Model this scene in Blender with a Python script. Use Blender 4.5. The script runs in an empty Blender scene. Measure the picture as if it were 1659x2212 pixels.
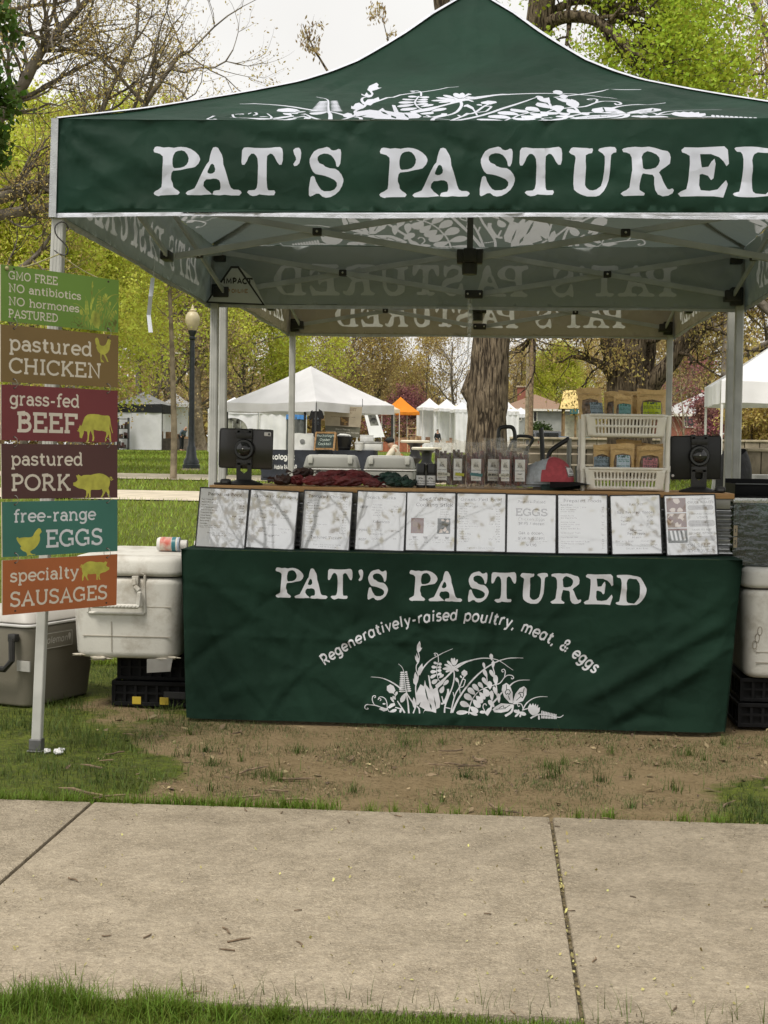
import bpy, bmesh, math, random
import numpy as np
from math import sin, cos, pi, radians, sqrt
from mathutils import Vector, Matrix, Euler
from mathutils.geometry import delaunay_2d_cdt
from mathutils import noise as mnoise

SC = bpy.context.scene
COL = SC.collection
rnd = random.Random(7)
NR = np.random.default_rng(11)

# ---------------------------------------------------------------- camera
FPX, YAW, PITCH, ROLL = 3150.9, 0.0744, 0.0423, 0.0145
CAMP = np.array([0.1271, -5.3603, 1.1578])
CF = np.array([-sin(YAW) * cos(PITCH), cos(YAW) * cos(PITCH), -sin(PITCH)])
CR0 = np.array([cos(YAW), sin(YAW), 0.0]); CU0 = np.cross(CR0, CF)
CR = CR0 * cos(ROLL) + CU0 * sin(ROLL); CU = -CR0 * sin(ROLL) + CU0 * cos(ROLL)
cd = bpy.data.cameras.new('camera'); cam = bpy.data.objects.new('camera', cd); COL.objects.link(cam)
cd.sensor_fit = 'HORIZONTAL'; cd.sensor_width = 36; cd.lens = 36 * FPX / 1659
cd.clip_start = 0.05; cd.clip_end = 1500
M = Matrix(((CR[0], CU[0], -CF[0], CAMP[0]), (CR[1], CU[1], -CF[1], CAMP[1]), (CR[2], CU[2], -CF[2], CAMP[2]), (0, 0, 0, 1)))
cam.matrix_world = M
SC.camera = cam

# ---------------------------------------------------------------- light
SUN_EL, SUN_AZ = radians(60), radians(208)      # azimuth clockwise from +Y (behind the viewer, to the left)
w = bpy.data.worlds.new("World"); SC.world = w; w.use_nodes = True
nt = w.node_tree; bg = nt.nodes['Background']
sky = nt.nodes.new('ShaderNodeTexSky'); sky.sky_type = 'NISHITA'; sky.sun_disc = False
sky.sun_elevation = SUN_EL; sky.sun_rotation = SUN_AZ
sky.air_density = 1.0; sky.dust_density = 3.5; sky.ozone_density = 1.0
hs = nt.nodes.new('ShaderNodeHueSaturation'); hs.inputs['Saturation'].default_value = 0.10
mx = nt.nodes.new('ShaderNodeMix'); mx.data_type = 'RGBA'; mx.blend_type = 'MIX'
mx.inputs[0].default_value = 0.62                 # a thin even overcast veils the clear sky
mx.inputs[7].default_value = (10.0, 9.8, 9.4, 1)
nt.links.new(sky.outputs[0], hs.inputs['Color']); nt.links.new(hs.outputs[0], mx.inputs[6])
stc = nt.nodes.new('ShaderNodeTexCoord'); sn = nt.nodes.new('ShaderNodeTexNoise'); sn.inputs['Scale'].default_value = 3.2; sn.inputs['Detail'].default_value = 5
sr = nt.nodes.new('ShaderNodeMapRange'); sr.inputs[1].default_value = .3; sr.inputs[2].default_value = .7; sr.inputs[3].default_value = .90; sr.inputs[4].default_value = 1.05     # soft cloud tone
sm = nt.nodes.new('ShaderNodeMix'); sm.data_type = 'RGBA'; sm.blend_type = 'MULTIPLY'; sm.inputs[0].default_value = 1
nt.links.new(stc.outputs['Generated'], sn.inputs['Vector']); nt.links.new(sn.outputs['Fac'], sr.inputs[0]); nt.links.new(mx.outputs[2], sm.inputs[6]); nt.links.new(sr.outputs[0], sm.inputs[7])
nt.links.new(sm.outputs[2], bg.inputs['Color']); bg.inputs['Strength'].default_value = 0.098
sd = bpy.data.lights.new('sun', 'SUN'); so = bpy.data.objects.new('sun', sd); COL.objects.link(so)
sd.energy = 2.3; sd.angle = radians(16); sd.color = (1.0, 0.94, 0.84)
SDIR = Vector((sin(SUN_AZ) * cos(SUN_EL), cos(SUN_AZ) * cos(SUN_EL), sin(SUN_EL)))
so.rotation_euler = (-SDIR).to_track_quat('-Z', 'Y').to_euler()
SC.view_settings.view_transform = 'Standard'; SC.view_settings.look = 'None'
SC.view_settings.exposure = 0.45; SC.view_settings.gamma = 1.0
SC.cycles.max_bounces = 10; SC.cycles.transparent_max_bounces = 24

# ---------------------------------------------------------------- pixel -> world (pixels of the 1659 wide photograph)
def ray(px, py): return CF + CR * ((px - 829.5) / FPX) - CU * ((py - 1106) / FPX)
def at(px, py, Y):
    d = ray(px, py); return Vector(CAMP + d * ((Y - CAMP[1]) / d[1]))
def onz(px, py, Z=0.0):
    d = ray(px, py); return Vector(CAMP + d * ((Z - CAMP[2]) / d[2]))
def gz(y): return 0.0 if y < 8 else 1.25 * (1 - math.exp(-(y - 8) / 55.0))
def ong(px, py):
    d = ray(px, py); prev = None
    for k in range(1, 6000):
        P = CAMP + d * (k * 0.05)
        if P[2] <= gz(P[1]): return Vector(P)
    return Vector(CAMP + d * 200)
def gat(px, Y):                                  # the ground point seen in column px at depth Y
    z = gz(Y); p = at(px, 960, Y); return Vector((p.x, Y, z))

# ---------------------------------------------------------------- materials
def srgb(r, g, b):
    f = lambda c: (c / 255) / 12.92 if c <= 10.3 else ((c / 255 + .055) / 1.055) ** 2.4
    return (f(r), f(g), f(b))
MATS = {}
def mat(name, col, rough=.6, var=.12, scale=6, bump=0, bscale=40, metal=0, spec=.4, trans=0, col2=None, island=0, coat=0, dirt=None):
    """Principled material whose colour wanders by noise (col -> col2), optional bump, translucency, per-leaf variation, dirt."""
    if name in MATS: return MATS[name]
    m = bpy.data.materials.new(name); m.use_nodes = True; t = m.node_tree; N = t.nodes; L = t.links
    b = N['Principled BSDF']; b.inputs['Roughness'].default_value = rough; b.inputs['Metallic'].default_value = metal
    b.inputs['Specular IOR Level'].default_value = spec
    if coat: b.inputs['Coat Weight'].default_value = coat; b.inputs['Coat Roughness'].default_value = .08
    tc = N.new('ShaderNodeTexCoord'); nz = N.new('ShaderNodeTexNoise'); nz.inputs['Scale'].default_value = scale; nz.inputs['Detail'].default_value = 5
    L.new(tc.outputs['Object'], nz.inputs['Vector'])
    mxn = N.new('ShaderNodeMix'); mxn.data_type = 'RGBA'
    c2 = col2 if col2 else tuple(c * (1 - var * 2) for c in col)
    c1 = col if col2 else tuple(min(1, c * (1 + var)) for c in col)
    mxn.inputs[6].default_value = (*c1, 1); mxn.inputs[7].default_value = (*c2, 1)
    mr = N.new('ShaderNodeMapRange'); mr.inputs[1].default_value = .36; mr.inputs[2].default_value = .64
    L.new(nz.outputs['Fac'], mr.inputs[0]); L.new(mr.outputs[0], mxn.inputs[0])
    out = mxn.outputs[2]
    if island:
        g = N.new('ShaderNodeNewGeometry'); hv = N.new('ShaderNodeHueSaturation')
        ma = N.new('ShaderNodeMapRange'); ma.inputs[3].default_value = 1 - island; ma.inputs[4].default_value = 1 + island
        L.new(g.outputs['Random Per Island'], ma.inputs[0]); L.new(ma.outputs[0], hv.inputs['Value']); L.new(out, hv.inputs['Color'])
        mh = N.new('ShaderNodeMath'); mh.operation = 'MULTIPLY_ADD'; mh.inputs[1].default_value = .05; mh.inputs[2].default_value = .475
        L.new(g.outputs['Random Per Island'], mh.inputs[0]); L.new(mh.outputs[0], hv.inputs['Hue']); out = hv.outputs[0]
    if dirt:
        n3 = N.new('ShaderNodeTexNoise'); n3.inputs['Scale'].default_value = dirt[1]; n3.inputs['Detail'].default_value = 8; n3.inputs['Roughness'].default_value = .7
        L.new(tc.outputs['Object'], n3.inputs['Vector'])
        r3 = N.new('ShaderNodeMapRange'); r3.inputs[1].default_value = dirt[2]; r3.inputs[2].default_value = dirt[3]; r3.inputs[4].default_value = dirt[4]
        L.new(n3.outputs['Fac'], r3.inputs[0])
        m3 = N.new('ShaderNodeMix'); m3.data_type = 'RGBA'; m3.inputs[7].default_value = (*dirt[0], 1)
        L.new(r3.outputs[0], m3.inputs[0]); L.new(out, m3.inputs[6]); out = m3.outputs[2]
    L.new(out, b.inputs['Base Color'])
    if bump:
        n2 = N.new('ShaderNodeTexNoise'); n2.inputs['Scale'].default_value = bscale; n2.inputs['Detail'].default_value = 6
        L.new(tc.outputs['Object'], n2.inputs['Vector'])
        bp = N.new('ShaderNodeBump'); bp.inputs['Strength'].default_value = bump; bp.inputs['Distance'].default_value = .02
        L.new(n2.outputs['Fac'], bp.inputs['Height']); L.new(bp.outputs[0], b.inputs['Normal'])
    if trans:
        tr = N.new('ShaderNodeBsdfTranslucent'); L.new(out, tr.inputs['Color'])
        ms = N.new('ShaderNodeMixShader'); ms.inputs[0].default_value = trans
        L.new(b.outputs[0], ms.inputs[1]); L.new(tr.outputs[0], ms.inputs[2]); L.new(ms.outputs[0], N['Material Output'].inputs[0])
    MATS[name] = m; return m
def film(name, tint=(1, 1, 1), gloss=.18, rough=.12, milk=.12):
    if name in MATS: return MATS[name]
    m = bpy.data.materials.new(name); m.use_nodes = True; t = m.node_tree; N = t.nodes; L = t.links
    N.remove(N['Principled BSDF'])
    tp = N.new('ShaderNodeBsdfTransparent'); tp.inputs[0].default_value = (*tint, 1)
    gl = N.new('ShaderNodeBsdfGlossy'); gl.inputs['Roughness'].default_value = rough
    df = N.new('ShaderNodeBsdfDiffuse'); df.inputs[0].default_value = (.75, .75, .72, 1)
    nz = N.new('ShaderNodeTexNoise'); nz.inputs['Scale'].default_value = 40; tc = N.new('ShaderNodeTexCoord')
    L.new(tc.outputs['Object'], nz.inputs['Vector'])
    bp = N.new('ShaderNodeBump'); bp.inputs['Strength'].default_value = .6; bp.inputs['Distance'].default_value = .01
    L.new(nz.outputs['Fac'], bp.inputs['Height']); L.new(bp.outputs[0], gl.inputs['Normal'])
    a = N.new('ShaderNodeMixShader'); a.inputs[0].default_value = milk; L.new(tp.outputs[0], a.inputs[1]); L.new(df.outputs[0], a.inputs[2])
    c = N.new('ShaderNodeMixShader'); c.inputs[0].default_value = gloss; L.new(a.outputs[0], c.inputs[1]); L.new(gl.outputs[0], c.inputs[2])
    L.new(c.outputs[0], N['Material Output'].inputs[0]); MATS[name] = m; return m
def laminate(name, col, fac=.34):
    """printed sheet under a mirror-like plastic cover"""
    if name in MATS: return MATS[name]
    m = mat(name, col, .5, .02, 3); t = m.node_tree; N = t.nodes; L = t.links
    gl = N.new('ShaderNodeBsdfGlossy'); gl.inputs['Roughness'].default_value = .02; gl.inputs[0].default_value = (1, 1, 1, 1)
    ms = N.new('ShaderNodeMixShader'); ms.inputs[0].default_value = fac
    L.new(N['Principled BSDF'].outputs[0], ms.inputs[1]); L.new(gl.outputs[0], ms.inputs[2]); L.new(ms.outputs[0], N['Material Output'].inputs[0])
    return m

# ---------------------------------------------------------------- objects
def link_mesh(name, me, mats, parent=None, smooth=False):
    o = bpy.data.objects.new(name, me); COL.objects.link(o)
    for m in (mats if isinstance(mats, (list, tuple)) else [mats]): me.materials.append(m)
    if smooth: me.polygons.foreach_set('use_smooth', [True] * len(me.polygons))
    if parent: o.parent = parent
    return o
def tag(o, label=None, cat=None, group=None, kind=None):
    if label: o['label'] = label
    if cat: o['category'] = cat
    if group: o['group'] = group
    if kind: o['kind'] = kind
    return o
def thing(name, label, cat, loc=(0, 0, 0), rz=0, group=None):
    o = bpy.data.objects.new(name, None); COL.objects.link(o); o.empty_display_size = .1
    o.location = loc; o.rotation_euler = (0, 0, rz); return tag(o, label, cat, group)
def dup(root, loc, rz=0, label=None, scale=None):
    r = root.copy(); COL.objects.link(r); r.location = loc; r.rotation_euler = (0, 0, rz)
    if scale: r.scale = scale
    if label: r['label'] = label
    for ch in list(root.children):
        c = ch.copy(); COL.objects.link(c); c.parent = r
        for g in list(ch.children):
            d = g.copy(); COL.objects.link(d); d.parent = c
    return r
def npmesh(name, V, F, mats, parent=None, smooth=False, fm=None):
    """V (n,3), F (m,k) all faces the same size"""
    V = np.asarray(V, dtype=np.float32); F = np.asarray(F, dtype=np.int32); m, k = F.shape
    me = bpy.data.meshes.new(name); me.vertices.add(len(V)); me.vertices.foreach_set('co', V.ravel())
    me.loops.add(m * k); me.loops.foreach_set('vertex_index', F.ravel())
    me.polygons.add(m); me.polygons.foreach_set('loop_start', np.arange(0, m * k, k, dtype=np.int32))
    me.polygons.foreach_set('loop_total', np.full(m, k, dtype=np.int32))
    if fm is not None: me.polygons.foreach_set('material_index', np.asarray(fm, dtype=np.int32))
    me.update(calc_edges=True); me.validate()
    return link_mesh(name, me, mats, parent, smooth)

class MB:
    """collects shapes into one mesh"""
    def __init__(s): s.bm = bmesh.new(); s.mi = 0; s.org = Vector((0, 0, 0))
    def _f(s, vs):
        try: f = s.bm.faces.new(vs); f.material_index = s.mi; return f
        except ValueError: return None
    def box(s, a, b, bev=0, M=None, seg=2):
        x0, y0, z0 = a; x1, y1, z1 = b
        t = bmesh.new(); bmesh.ops.create_cube(t, size=1)
        for v in t.verts: v.co = Vector((x0 + (v.co.x + .5) * (x1 - x0), y0 + (v.co.y + .5) * (y1 - y0), z0 + (v.co.z + .5) * (z1 - z0)))
        if bev: bmesh.ops.bevel(t, geom=list(t.edges) + list(t.verts), offset=bev, segments=seg, affect='EDGES', profile=.5)
        s.add(t, M)
    def add(s, t, M=None):
        if M is not None: bmesh.ops.transform(t, matrix=M, verts=t.verts)
        vm = {v: s.bm.verts.new(v.co) for v in t.verts}
        for f in t.faces: s._f([vm[v] for v in f.verts])
        t.free()
    def bar(s, p, q, w, h, up=(0, 0, 1), bev=0):
        """rectangular bar from p to q: w sideways, h along up"""
        p, q = Vector(p), Vector(q); d = q - p; L = d.length; z = d.normalized(); u = Vector(up)
        x = z.cross(u)
        if x.length < 1e-4: x = z.cross(Vector((1, 0, 0)))
        x.normalize(); y = x.cross(z)
        M = Matrix(((x.x, y.x, z.x, p.x), (x.y, y.y, z.y, p.y), (x.z, y.z, z.z, p.z), (0, 0, 0, 1)))
        s.box((-w / 2, -h / 2, 0), (w / 2, h / 2, L), bev, M, 1)
    def tube(s, pts, r, n=8, cap=True):
        pts = [Vector(p) for p in pts]; rr = r if isinstance(r, (list, tuple)) else [r] * len(pts)
        rings = []; prev = None
        for i, p in enumerate(pts):
            d = (pts[min(i + 1, len(pts) - 1)] - pts[max(i - 1, 0)]).normalized()
            if prev is None:
                x = d.orthogonal().normalized()
            else:
                x = (prev - d * prev.dot(d))
                x = x.normalized() if x.length > 1e-6 else d.orthogonal().normalized()
            prev = x; y = d.cross(x)
            rings.append([s.bm.verts.new(p + (x * cos(2 * pi * k / n) + y * sin(2 * pi * k / n)) * rr[i]) for k in range(n)])
        for a, b in zip(rings, rings[1:]):
            for k in range(n): s._f([a[k], a[(k + 1) % n], b[(k + 1) % n], b[k]])
        if cap: s._f(rings[0][::-1]); s._f(rings[-1])
    def lathe(s, prof, c=(0, 0, 0), n=20, sx=1, sy=1):
        c = Vector(c); rings = []
        for r, z in prof: rings.append([s.bm.verts.new(c + Vector((r * cos(2 * pi * k / n) * sx, r * sin(2 * pi * k / n) * sy, z))) for k in range(n)])
        for a, b in zip(rings, rings[1:]):
            for k in range(n): s._f([a[k], a[(k + 1) % n], b[(k + 1) % n], b[k]])
        s._f(rings[0][::-1]); s._f(rings[-1])
    def prism(s, poly, M, d):
        """2D polygon (x,y) extruded 0..d along local z"""
        a = [s.bm.verts.new(M @ Vector((x, y, 0))) for x, y in poly]; b = [s.bm.verts.new(M @ Vector((x, y, d))) for x, y in poly]
        s._f(a[::-1]); s._f(b)
        for i in range(len(a)): s._f([a[i], a[(i + 1) % len(a)], b[(i + 1) % len(a)], b[i]])
    def grid(s, fn, nu, nv, closed=False):
        g = [[s.bm.verts.new(fn(i / nu, j / nv)) for i in range(nu + (0 if closed else 1))] for j in range(nv + 1)]
        n = nu
        for j in range(nv):
            for i in range(n):
                i2 = (i + 1) % nu if closed else i + 1
                s._f([g[j][i], g[j][i2], g[j + 1][i2], g[j + 1][i]])
    def ball(s, c, r, n=12, sc=(1, 1, 1), fn=None):
        t = bmesh.new(); bmesh.ops.create_uvsphere(t, u_segments=n, v_segments=max(6, n * 2 // 3), radius=1)
        for v in t.verts:
            k = fn(v.co) if fn else 1
            v.co = Vector((v.co.x * r * sc[0] * k, v.co.y * r * sc[1] * k, v.co.z * r * sc[2] * k)) + Vector(c)
        s.add(t)
    def quad(s, a, b, c, d): s._f([s.bm.verts.new(Vector(p)) for p in (a, b, c, d)])
    def solidify(s, th): bmesh.ops.solidify(s.bm, geom=s.bm.faces[:], thickness=th)
    def make(s, name, mats, parent=None, smooth=False, local=None, normals=True):
        if normals: bmesh.ops.recalc_face_normals(s.bm, faces=s.bm.faces)
        if local is not None:
            L = Vector(local)
            for v in s.bm.verts: v.co -= L
        me = bpy.data.meshes.new(name); s.bm.to_mesh(me); s.bm.free()
        o = link_mesh(name, me, mats, parent)
        if smooth:
            me.polygons.foreach_set('use_smooth', [True] * len(me.polygons))
            if smooth != 'all':
                try: me.set_sharp_from_angle(angle=radians(35))
                except Exception: pass
        return o
def frame3(o, x, z):
    """matrix whose x axis runs along x and whose y axis is the board's up; z out of it"""
    X = Vector(x).normalized(); Y = Vector(z); Y = (Y - X * Y.dot(X)).normalized(); Z = X.cross(Y)
    return Matrix(((X.x, Y.x, Z.x, o[0]), (X.y, Y.y, Z.y, o[1]), (X.z, Y.z, Z.z, o[2]), (0, 0, 0, 1)))
# ================================================================= lettering and emblems as flat shapes
def arc(cx, cy, rx, ry, a0, a1, n=None):
    n = n or max(4, int(abs(a1 - a0) / 24)); return [(cx + rx * cos(radians(a0 + (a1 - a0) * i / n)), cy + ry * sin(radians(a0 + (a1 - a0) * i / n))) for i in range(n + 1)]
def ribbon(pts, w, closed=False):
    """polygon of a stroke; w a number or one width per point"""
    n = len(pts); ww = w if isinstance(w, (list, tuple)) else [w] * n
    P = [np.array(p, float) for p in pts]; L, R = [], []
    for i in range(n):
        a = P[i] - P[i - 1] if i > 0 else (P[0] - P[-2] if closed else P[1] - P[0])
        b = P[i + 1] - P[i] if i < n - 1 else (P[1] - P[0] if closed else P[-1] - P[-2])
        a = a / (np.linalg.norm(a) + 1e-9); b = b / (np.linalg.norm(b) + 1e-9)
        na = np.array([-a[1], a[0]]); nb = np.array([-b[1], b[0]]); m = na + nb; l = np.linalg.norm(m)
        m = m / l if l > .2 else nb
        k = min(1.6, 1 / max(.35, abs(m @ nb))); L.append(P[i] + m * ww[i] / 2 * k); R.append(P[i] - m * ww[i] / 2 * k)
    return [tuple(p) for p in L] + [tuple(p) for p in R[::-1]]
def taper(pts, w0, w1):
    n = len(pts); return ribbon(pts, [w0 + (w1 - w0) * i / (n - 1) for i in range(n)])
def smooth_line(pts, k=4):
    P = [np.array(p, float) for p in pts]; out = []
    for i in range(len(P) - 1):
        p0, p1, p2, p3 = P[max(i - 1, 0)], P[i], P[i + 1], P[min(i + 2, len(P) - 1)]
        for j in range(k):
            t = j / k; out.append(tuple(.5 * ((2 * p1) + (p2 - p0) * t + (2 * p0 - 5 * p1 + 4 * p2 - p3) * t * t + (3 * p1 - p0 - 3 * p2 + p3) * t ** 3)))
    out.append(tuple(P[-1])); return out
def leaf(a, b, w):
    a, b = np.array(a, float), np.array(b, float); d = b - a; n = np.array([-d[1], d[0]]) / (np.linalg.norm(d) + 1e-9) * w / 2
    up = [(.0, .12), (.2, .6), (.45, .95), (.7, 1), (.9, .65), (1, .0)]
    return [tuple(a + d * t + n * k) for t, k in up] + [tuple(a + d * t - n * k) for t, k in up[-2::-1]]
# monoline slab letters: strokes in units of the cap height (x height .68); 's' = serif (x, y, left, right)
XH = .68
def G_(w, *st): return (w, st)
def s_(x, y, l=.13, r=.13): return ('s', x, y, l, r)
GL = {
 'A': G_(.9, [(.1, 0), (.45, 1), (.8, 0)], [(.22, .34), (.68, .34)], s_(.1, 0), s_(.8, 0)),
 'B': G_(.74, [(.14, 0), (.14, 1)], [(0, 1), (.4, 1)] + arc(.4, .765, .22, .235, 90, -90), [(.14, .53), (.42, .53)] + arc(.42, .265, .26, .265, 90, -90) + [(0, 0)]),
 'C': G_(.78, arc(.43, .5, .41, .5, 42, 318), ('s2', .75, 1.0, .70)),
 'D': G_(.84, [(0, 1), (.36, 1)] + arc(.36, .5, .44, .5, 90, -90) + [(0, 0)], [(.14, 0), (.14, 1)]),
 'E': G_(.76, [(.14, 0), (.14, 1)], [(0, 1), (.66, 1), (.66, .76)], [(0, 0), (.7, 0), (.7, .26)], [(.14, .52), (.56, .52)]),
 'F': G_(.7, [(.14, 0), (.14, 1)], [(0, 1), (.66, 1), (.66, .76)], [(.14, .5), (.54, .5)], s_(.14, 0, .14, .16)),
 'G': G_(.92, arc(.44, .5, .42, .5, 42, 305), [(.8, .02), (.8, .42), (.52, .42)], ('s2', .76, 1.0, .70)),
 'H': G_(.92, [(.16, 0), (.16, 1)], [(.76, 0), (.76, 1)], [(.16, .52), (.76, .52)], s_(.16, 0), s_(.76, 0), s_(.16, 1), s_(.76, 1)),
 'I': G_(.38, [(.19, 0), (.19, 1)], s_(.19, 0, .16, .16), s_(.19, 1, .16, .16)),
 'K': G_(.84, [(.16, 0), (.16, 1)], [(.16, .38), (.68, 1)], [(.34, .58), (.74, 0)], s_(.16, 0), s_(.16, 1), s_(.68, 1), s_(.74, 0)),
 'L': G_(.68, [(.14, 1), (.14, 0)], [(0, 0), (.6, 0), (.6, .26)], s_(.14, 1)),
 'M': G_(1.08, [(.14, 0), (.18, 1), (.53, .22), (.88, 1), (.92, 0)], s_(.14, 0), s_(.92, 0), s_(.18, 1, .14, .02), s_(.88, 1, .02, .14)),
 'N': G_(.92, [(.16, 0), (.16, 1), (.74, 0), (.74, 1)], s_(.16, 0), s_(.74, 1), s_(.16, 1, .16, .0)),
 'O': G_(.94, arc(.46, .5, .43, .5, 90, 450)),
 'P': G_(.72, [(.14, 0), (.14, 1)], [(0, 1), (.38, 1)] + arc(.38, .72, .27, .28, 90, -90) + [(.14, .44)], s_(.14, 0, .14, .17)),
 'R': G_(.84, [(.14, 0), (.14, 1)], [(0, 1), (.38, 1)] + arc(.38, .73, .26, .27, 90, -90) + [(.14, .46)], [(.38, .46), (.7, 0)], s_(.14, 0), s_(.72, 0, .08, .12)),
 'S': G_(.7, arc(.34, .755, .27, .245, 25, 250) + arc(.34, .255, .3, .255, 75, -150), ('s2', .61, 1.0, .78), ('s2', .06, .0, .24)),
 'T': G_(.8, [(0, .74), (0, 1), (.78, 1), (.78, .74)], [(.39, 1), (.39, 0)], s_(.39, 0, .17, .17)),
 'U': G_(.9, [(.14, 1), (.14, .36)] + arc(.45, .34, .31, .34, 180, 360) + [(.76, 1)], s_(.14, 1), s_(.76, 1)),
 'W': G_(1.2, [(.08, 1), (.34, 0), (.6, .85), (.86, 0), (1.1, 1)], s_(.08, 1, .1, .1), s_(1.1, 1, .1, .1)),
 'a': G_(.62, arc(.27, .2, .23, .2, 30, 390), [(.5, 0), (.5, .45)] + arc(.28, .45, .22, .23, 0, 160), s_(.5, 0, 0, .12)),
 'b': G_(.72, [(.12, 0), (.12, 1)], arc(.38, .34, .27, .34, 180, 540), s_(.12, 1, .13, 0)),
 'c': G_(.58, arc(.33, .34, .3, .34, 50, 315), ('s2', .54, .68, .46)),
 'd': G_(.72, [(.57, 0), (.57, 1)], arc(.31, .34, .27, .34, 0, 360), s_(.57, 1, .13, 0), s_(.57, 0, 0, .13)),
 'e': G_(.64, arc(.33, .34, .3, .34, 0, 315), [(.03, .34), (.63, .34)]),
 'f': G_(.44, [(.19, 0), (.19, .78)] + arc(.38, .8, .19, .2, 180, 60), [(.02, .66), (.42, .66)], s_(.19, 0)),
 'g': G_(.68, arc(.3, .36, .26, .32, 0, 360), [(.56, .68), (.56, -.1)] + arc(.3, -.1, .26, .2, 0, -150), s_(.56, .68, 0, .12)),
 'h': G_(.76, [(.13, 0), (.13, 1)], [(.13, .38)] + arc(.38, .42, .24, .26, 180, 0) + [(.62, 0)], s_(.13, 0), s_(.62, 0), s_(.13, 1, .13, 0)),
 'i': G_(.32, [(.15, 0), (.15, .68)], ('dot', .15, .92), s_(.15, 0), s_(.15, .68, .13, 0)),
 'k': G_(.7, [(.13, 0), (.13, 1)], [(.13, .26), (.54, .68)], [(.27, .4), (.6, 0)], s_(.13, 0), s_(.13, 1, .13, 0), s_(.54, .68, .1, .1), s_(.6, 0, .1, .1)),
 'l': G_(.32, [(.15, 0), (.15, 1)], s_(.15, 0), s_(.15, 1, .13, 0)),
 'm': G_(1.1, [(.13, 0), (.13, .68)], [(.13, .4)] + arc(.34, .42, .21, .26, 180, 0) + [(.55, 0)], [(.55, .4)] + arc(.76, .42, .21, .26, 180, 0) + [(.97, 0)], s_(.13, 0, .12, .1), s_(.55, 0, .1, .1), s_(.97, 0, .1, .12), s_(.13, .68, .13, 0)),
 'n': G_(.76, [(.13, 0), (.13, .68)], [(.13, .4)] + arc(.38, .42, .24, .26, 180, 0) + [(.62, 0)], s_(.13, 0), s_(.62, 0), s_(.13, .68, .13, 0)),
 'o': G_(.68, arc(.33, .34, .3, .34, 90, 450)),
 'p': G_(.72, [(.13, -.3), (.13, .68)], arc(.39, .34, .27, .34, 180, 540), s_(.13, -.3), s_(.13, .68, .13, 0)),
 'r': G_(.52, [(.15, 0), (.15, .68)], [(.15, .38)] + arc(.4, .4, .24, .28, 180, 70), s_(.15, 0, .13, .15), s_(.15, .68, .13, 0)),
 's': G_(.54, arc(.26, .515, .2, .165, 25, 250) + arc(.26, .175, .23, .175, 75, -150), ('s2', .46, .68, .52), ('s2', .04, .0, .17)),
 't': G_(.46, [(.19, .92), (.19, .2)] + arc(.36, .2, .17, .2, 180, 300), [(.03, .66), (.42, .66)]),
 'u': G_(.76, [(.13, .68), (.13, .26)] + arc(.37, .26, .24, .26, 180, 360), [(.61, 0), (.61, .68)], s_(.13, .68, .13, 0), s_(.61, .68, .13, 0), s_(.61, 0, 0, .12)),
 'v': G_(.64, [(.06, .68), (.32, 0), (.58, .68)], s_(.06, .68, .1, .1), s_(.58, .68, .1, .1)),
 'w': G_(.96, [(.06, .68), (.27, 0), (.48, .6), (.69, 0), (.9, .68)], s_(.06, .68, .1, .1), s_(.9, .68, .1, .1)),
 'y': G_(.66, [(.07, .68), (.35, .02)], [(.6, .68), (.33, -.08)] + arc(.16, -.05, .17, .2, -10, -110), s_(.07, .68, .1, .1), s_(.6, .68, .1, .1)),
 '-': G_(.46, [(.06, .33), (.4, .33)]), ' ': G_(.4), '.': G_(.26, ('dot', .12, .05)),
 ',': G_(.28, [(.15, .06), (.07, -.18)]), "'": G_(.26, [(.13, 1), (.09, .72)]), '!': G_(.3, [(.14, 1), (.14, .32)], ('dot', .14, .05)),
 '&': G_(.82, [(.76, 0)] + [(.2, .68)] + arc(.36, .8, .19, .2, 200, -20) + [(.14, .36)] + arc(.33, .24, .27, .24, 165, 300) + [(.74, .42)]),
}
SANS = dict(GL)
SANS['a'] = G_(.7, arc(.31, .34, .27, .34, 0, 360), [(.57, 0), (.57, .68)])
SANS['R'] = G_(.76, [(.12, 0), (.12, 1), (.38, 1)] + arc(.38, .7, .26, .3, 90, -90) + [(.12, .4)], [(.38, .4), (.66, 0)])
SANS['f'] = GL['f']
def glyphs(txt, wt=.13, sans=False, gap=.1):
    """list of polygons with x from 0 to width; cap height 1"""
    out = []; x = 0; T = SANS if sans else GL
    for ch in txt:
        if ch not in T: x += .5; continue
        gw, st = T[ch]; h = wt / 2; q = []
        vm = lambda y: y * (1 - wt) + h
        for s in st:
            if s[0] == 's':
                if sans: continue
                _, sx, sy, l, r = s; q.append([(sx - l, vm(sy) - h), (sx + r, vm(sy) - h), (sx + r, vm(sy) + h), (sx - l, vm(sy) + h)])
            elif s[0] == 's2':
                if sans: continue
                _, sx, y0, y1 = s; q.append(ribbon([(sx, vm(y0)), (sx, vm(y1))], wt * .9))
            elif s[0] == 'dot': q.append([(s[1] + h * 1.25 * cos(k * pi / 4), vm(s[2]) + h * 1.25 * sin(k * pi / 4)) for k in range(8)])
            else:
                p = [(a, vm(b)) for a, b in s]; q.append(ribbon(p, wt, closed=(math.dist(p[0], p[-1]) < 1e-6)))
        out += [[(x + a, b) for a, b in poly] for poly in q]; x += gw + gap
    return out, x - gap
def fit_text(txt, x0, x1, y, cap, wt=.13, sans=False, skew=0):
    P, wd = glyphs(txt, wt, sans); k = (x1 - x0) / wd
    return [[(x0 + a * k + b * skew * cap, y + b * cap) for a, b in p] for p in P]

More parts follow.
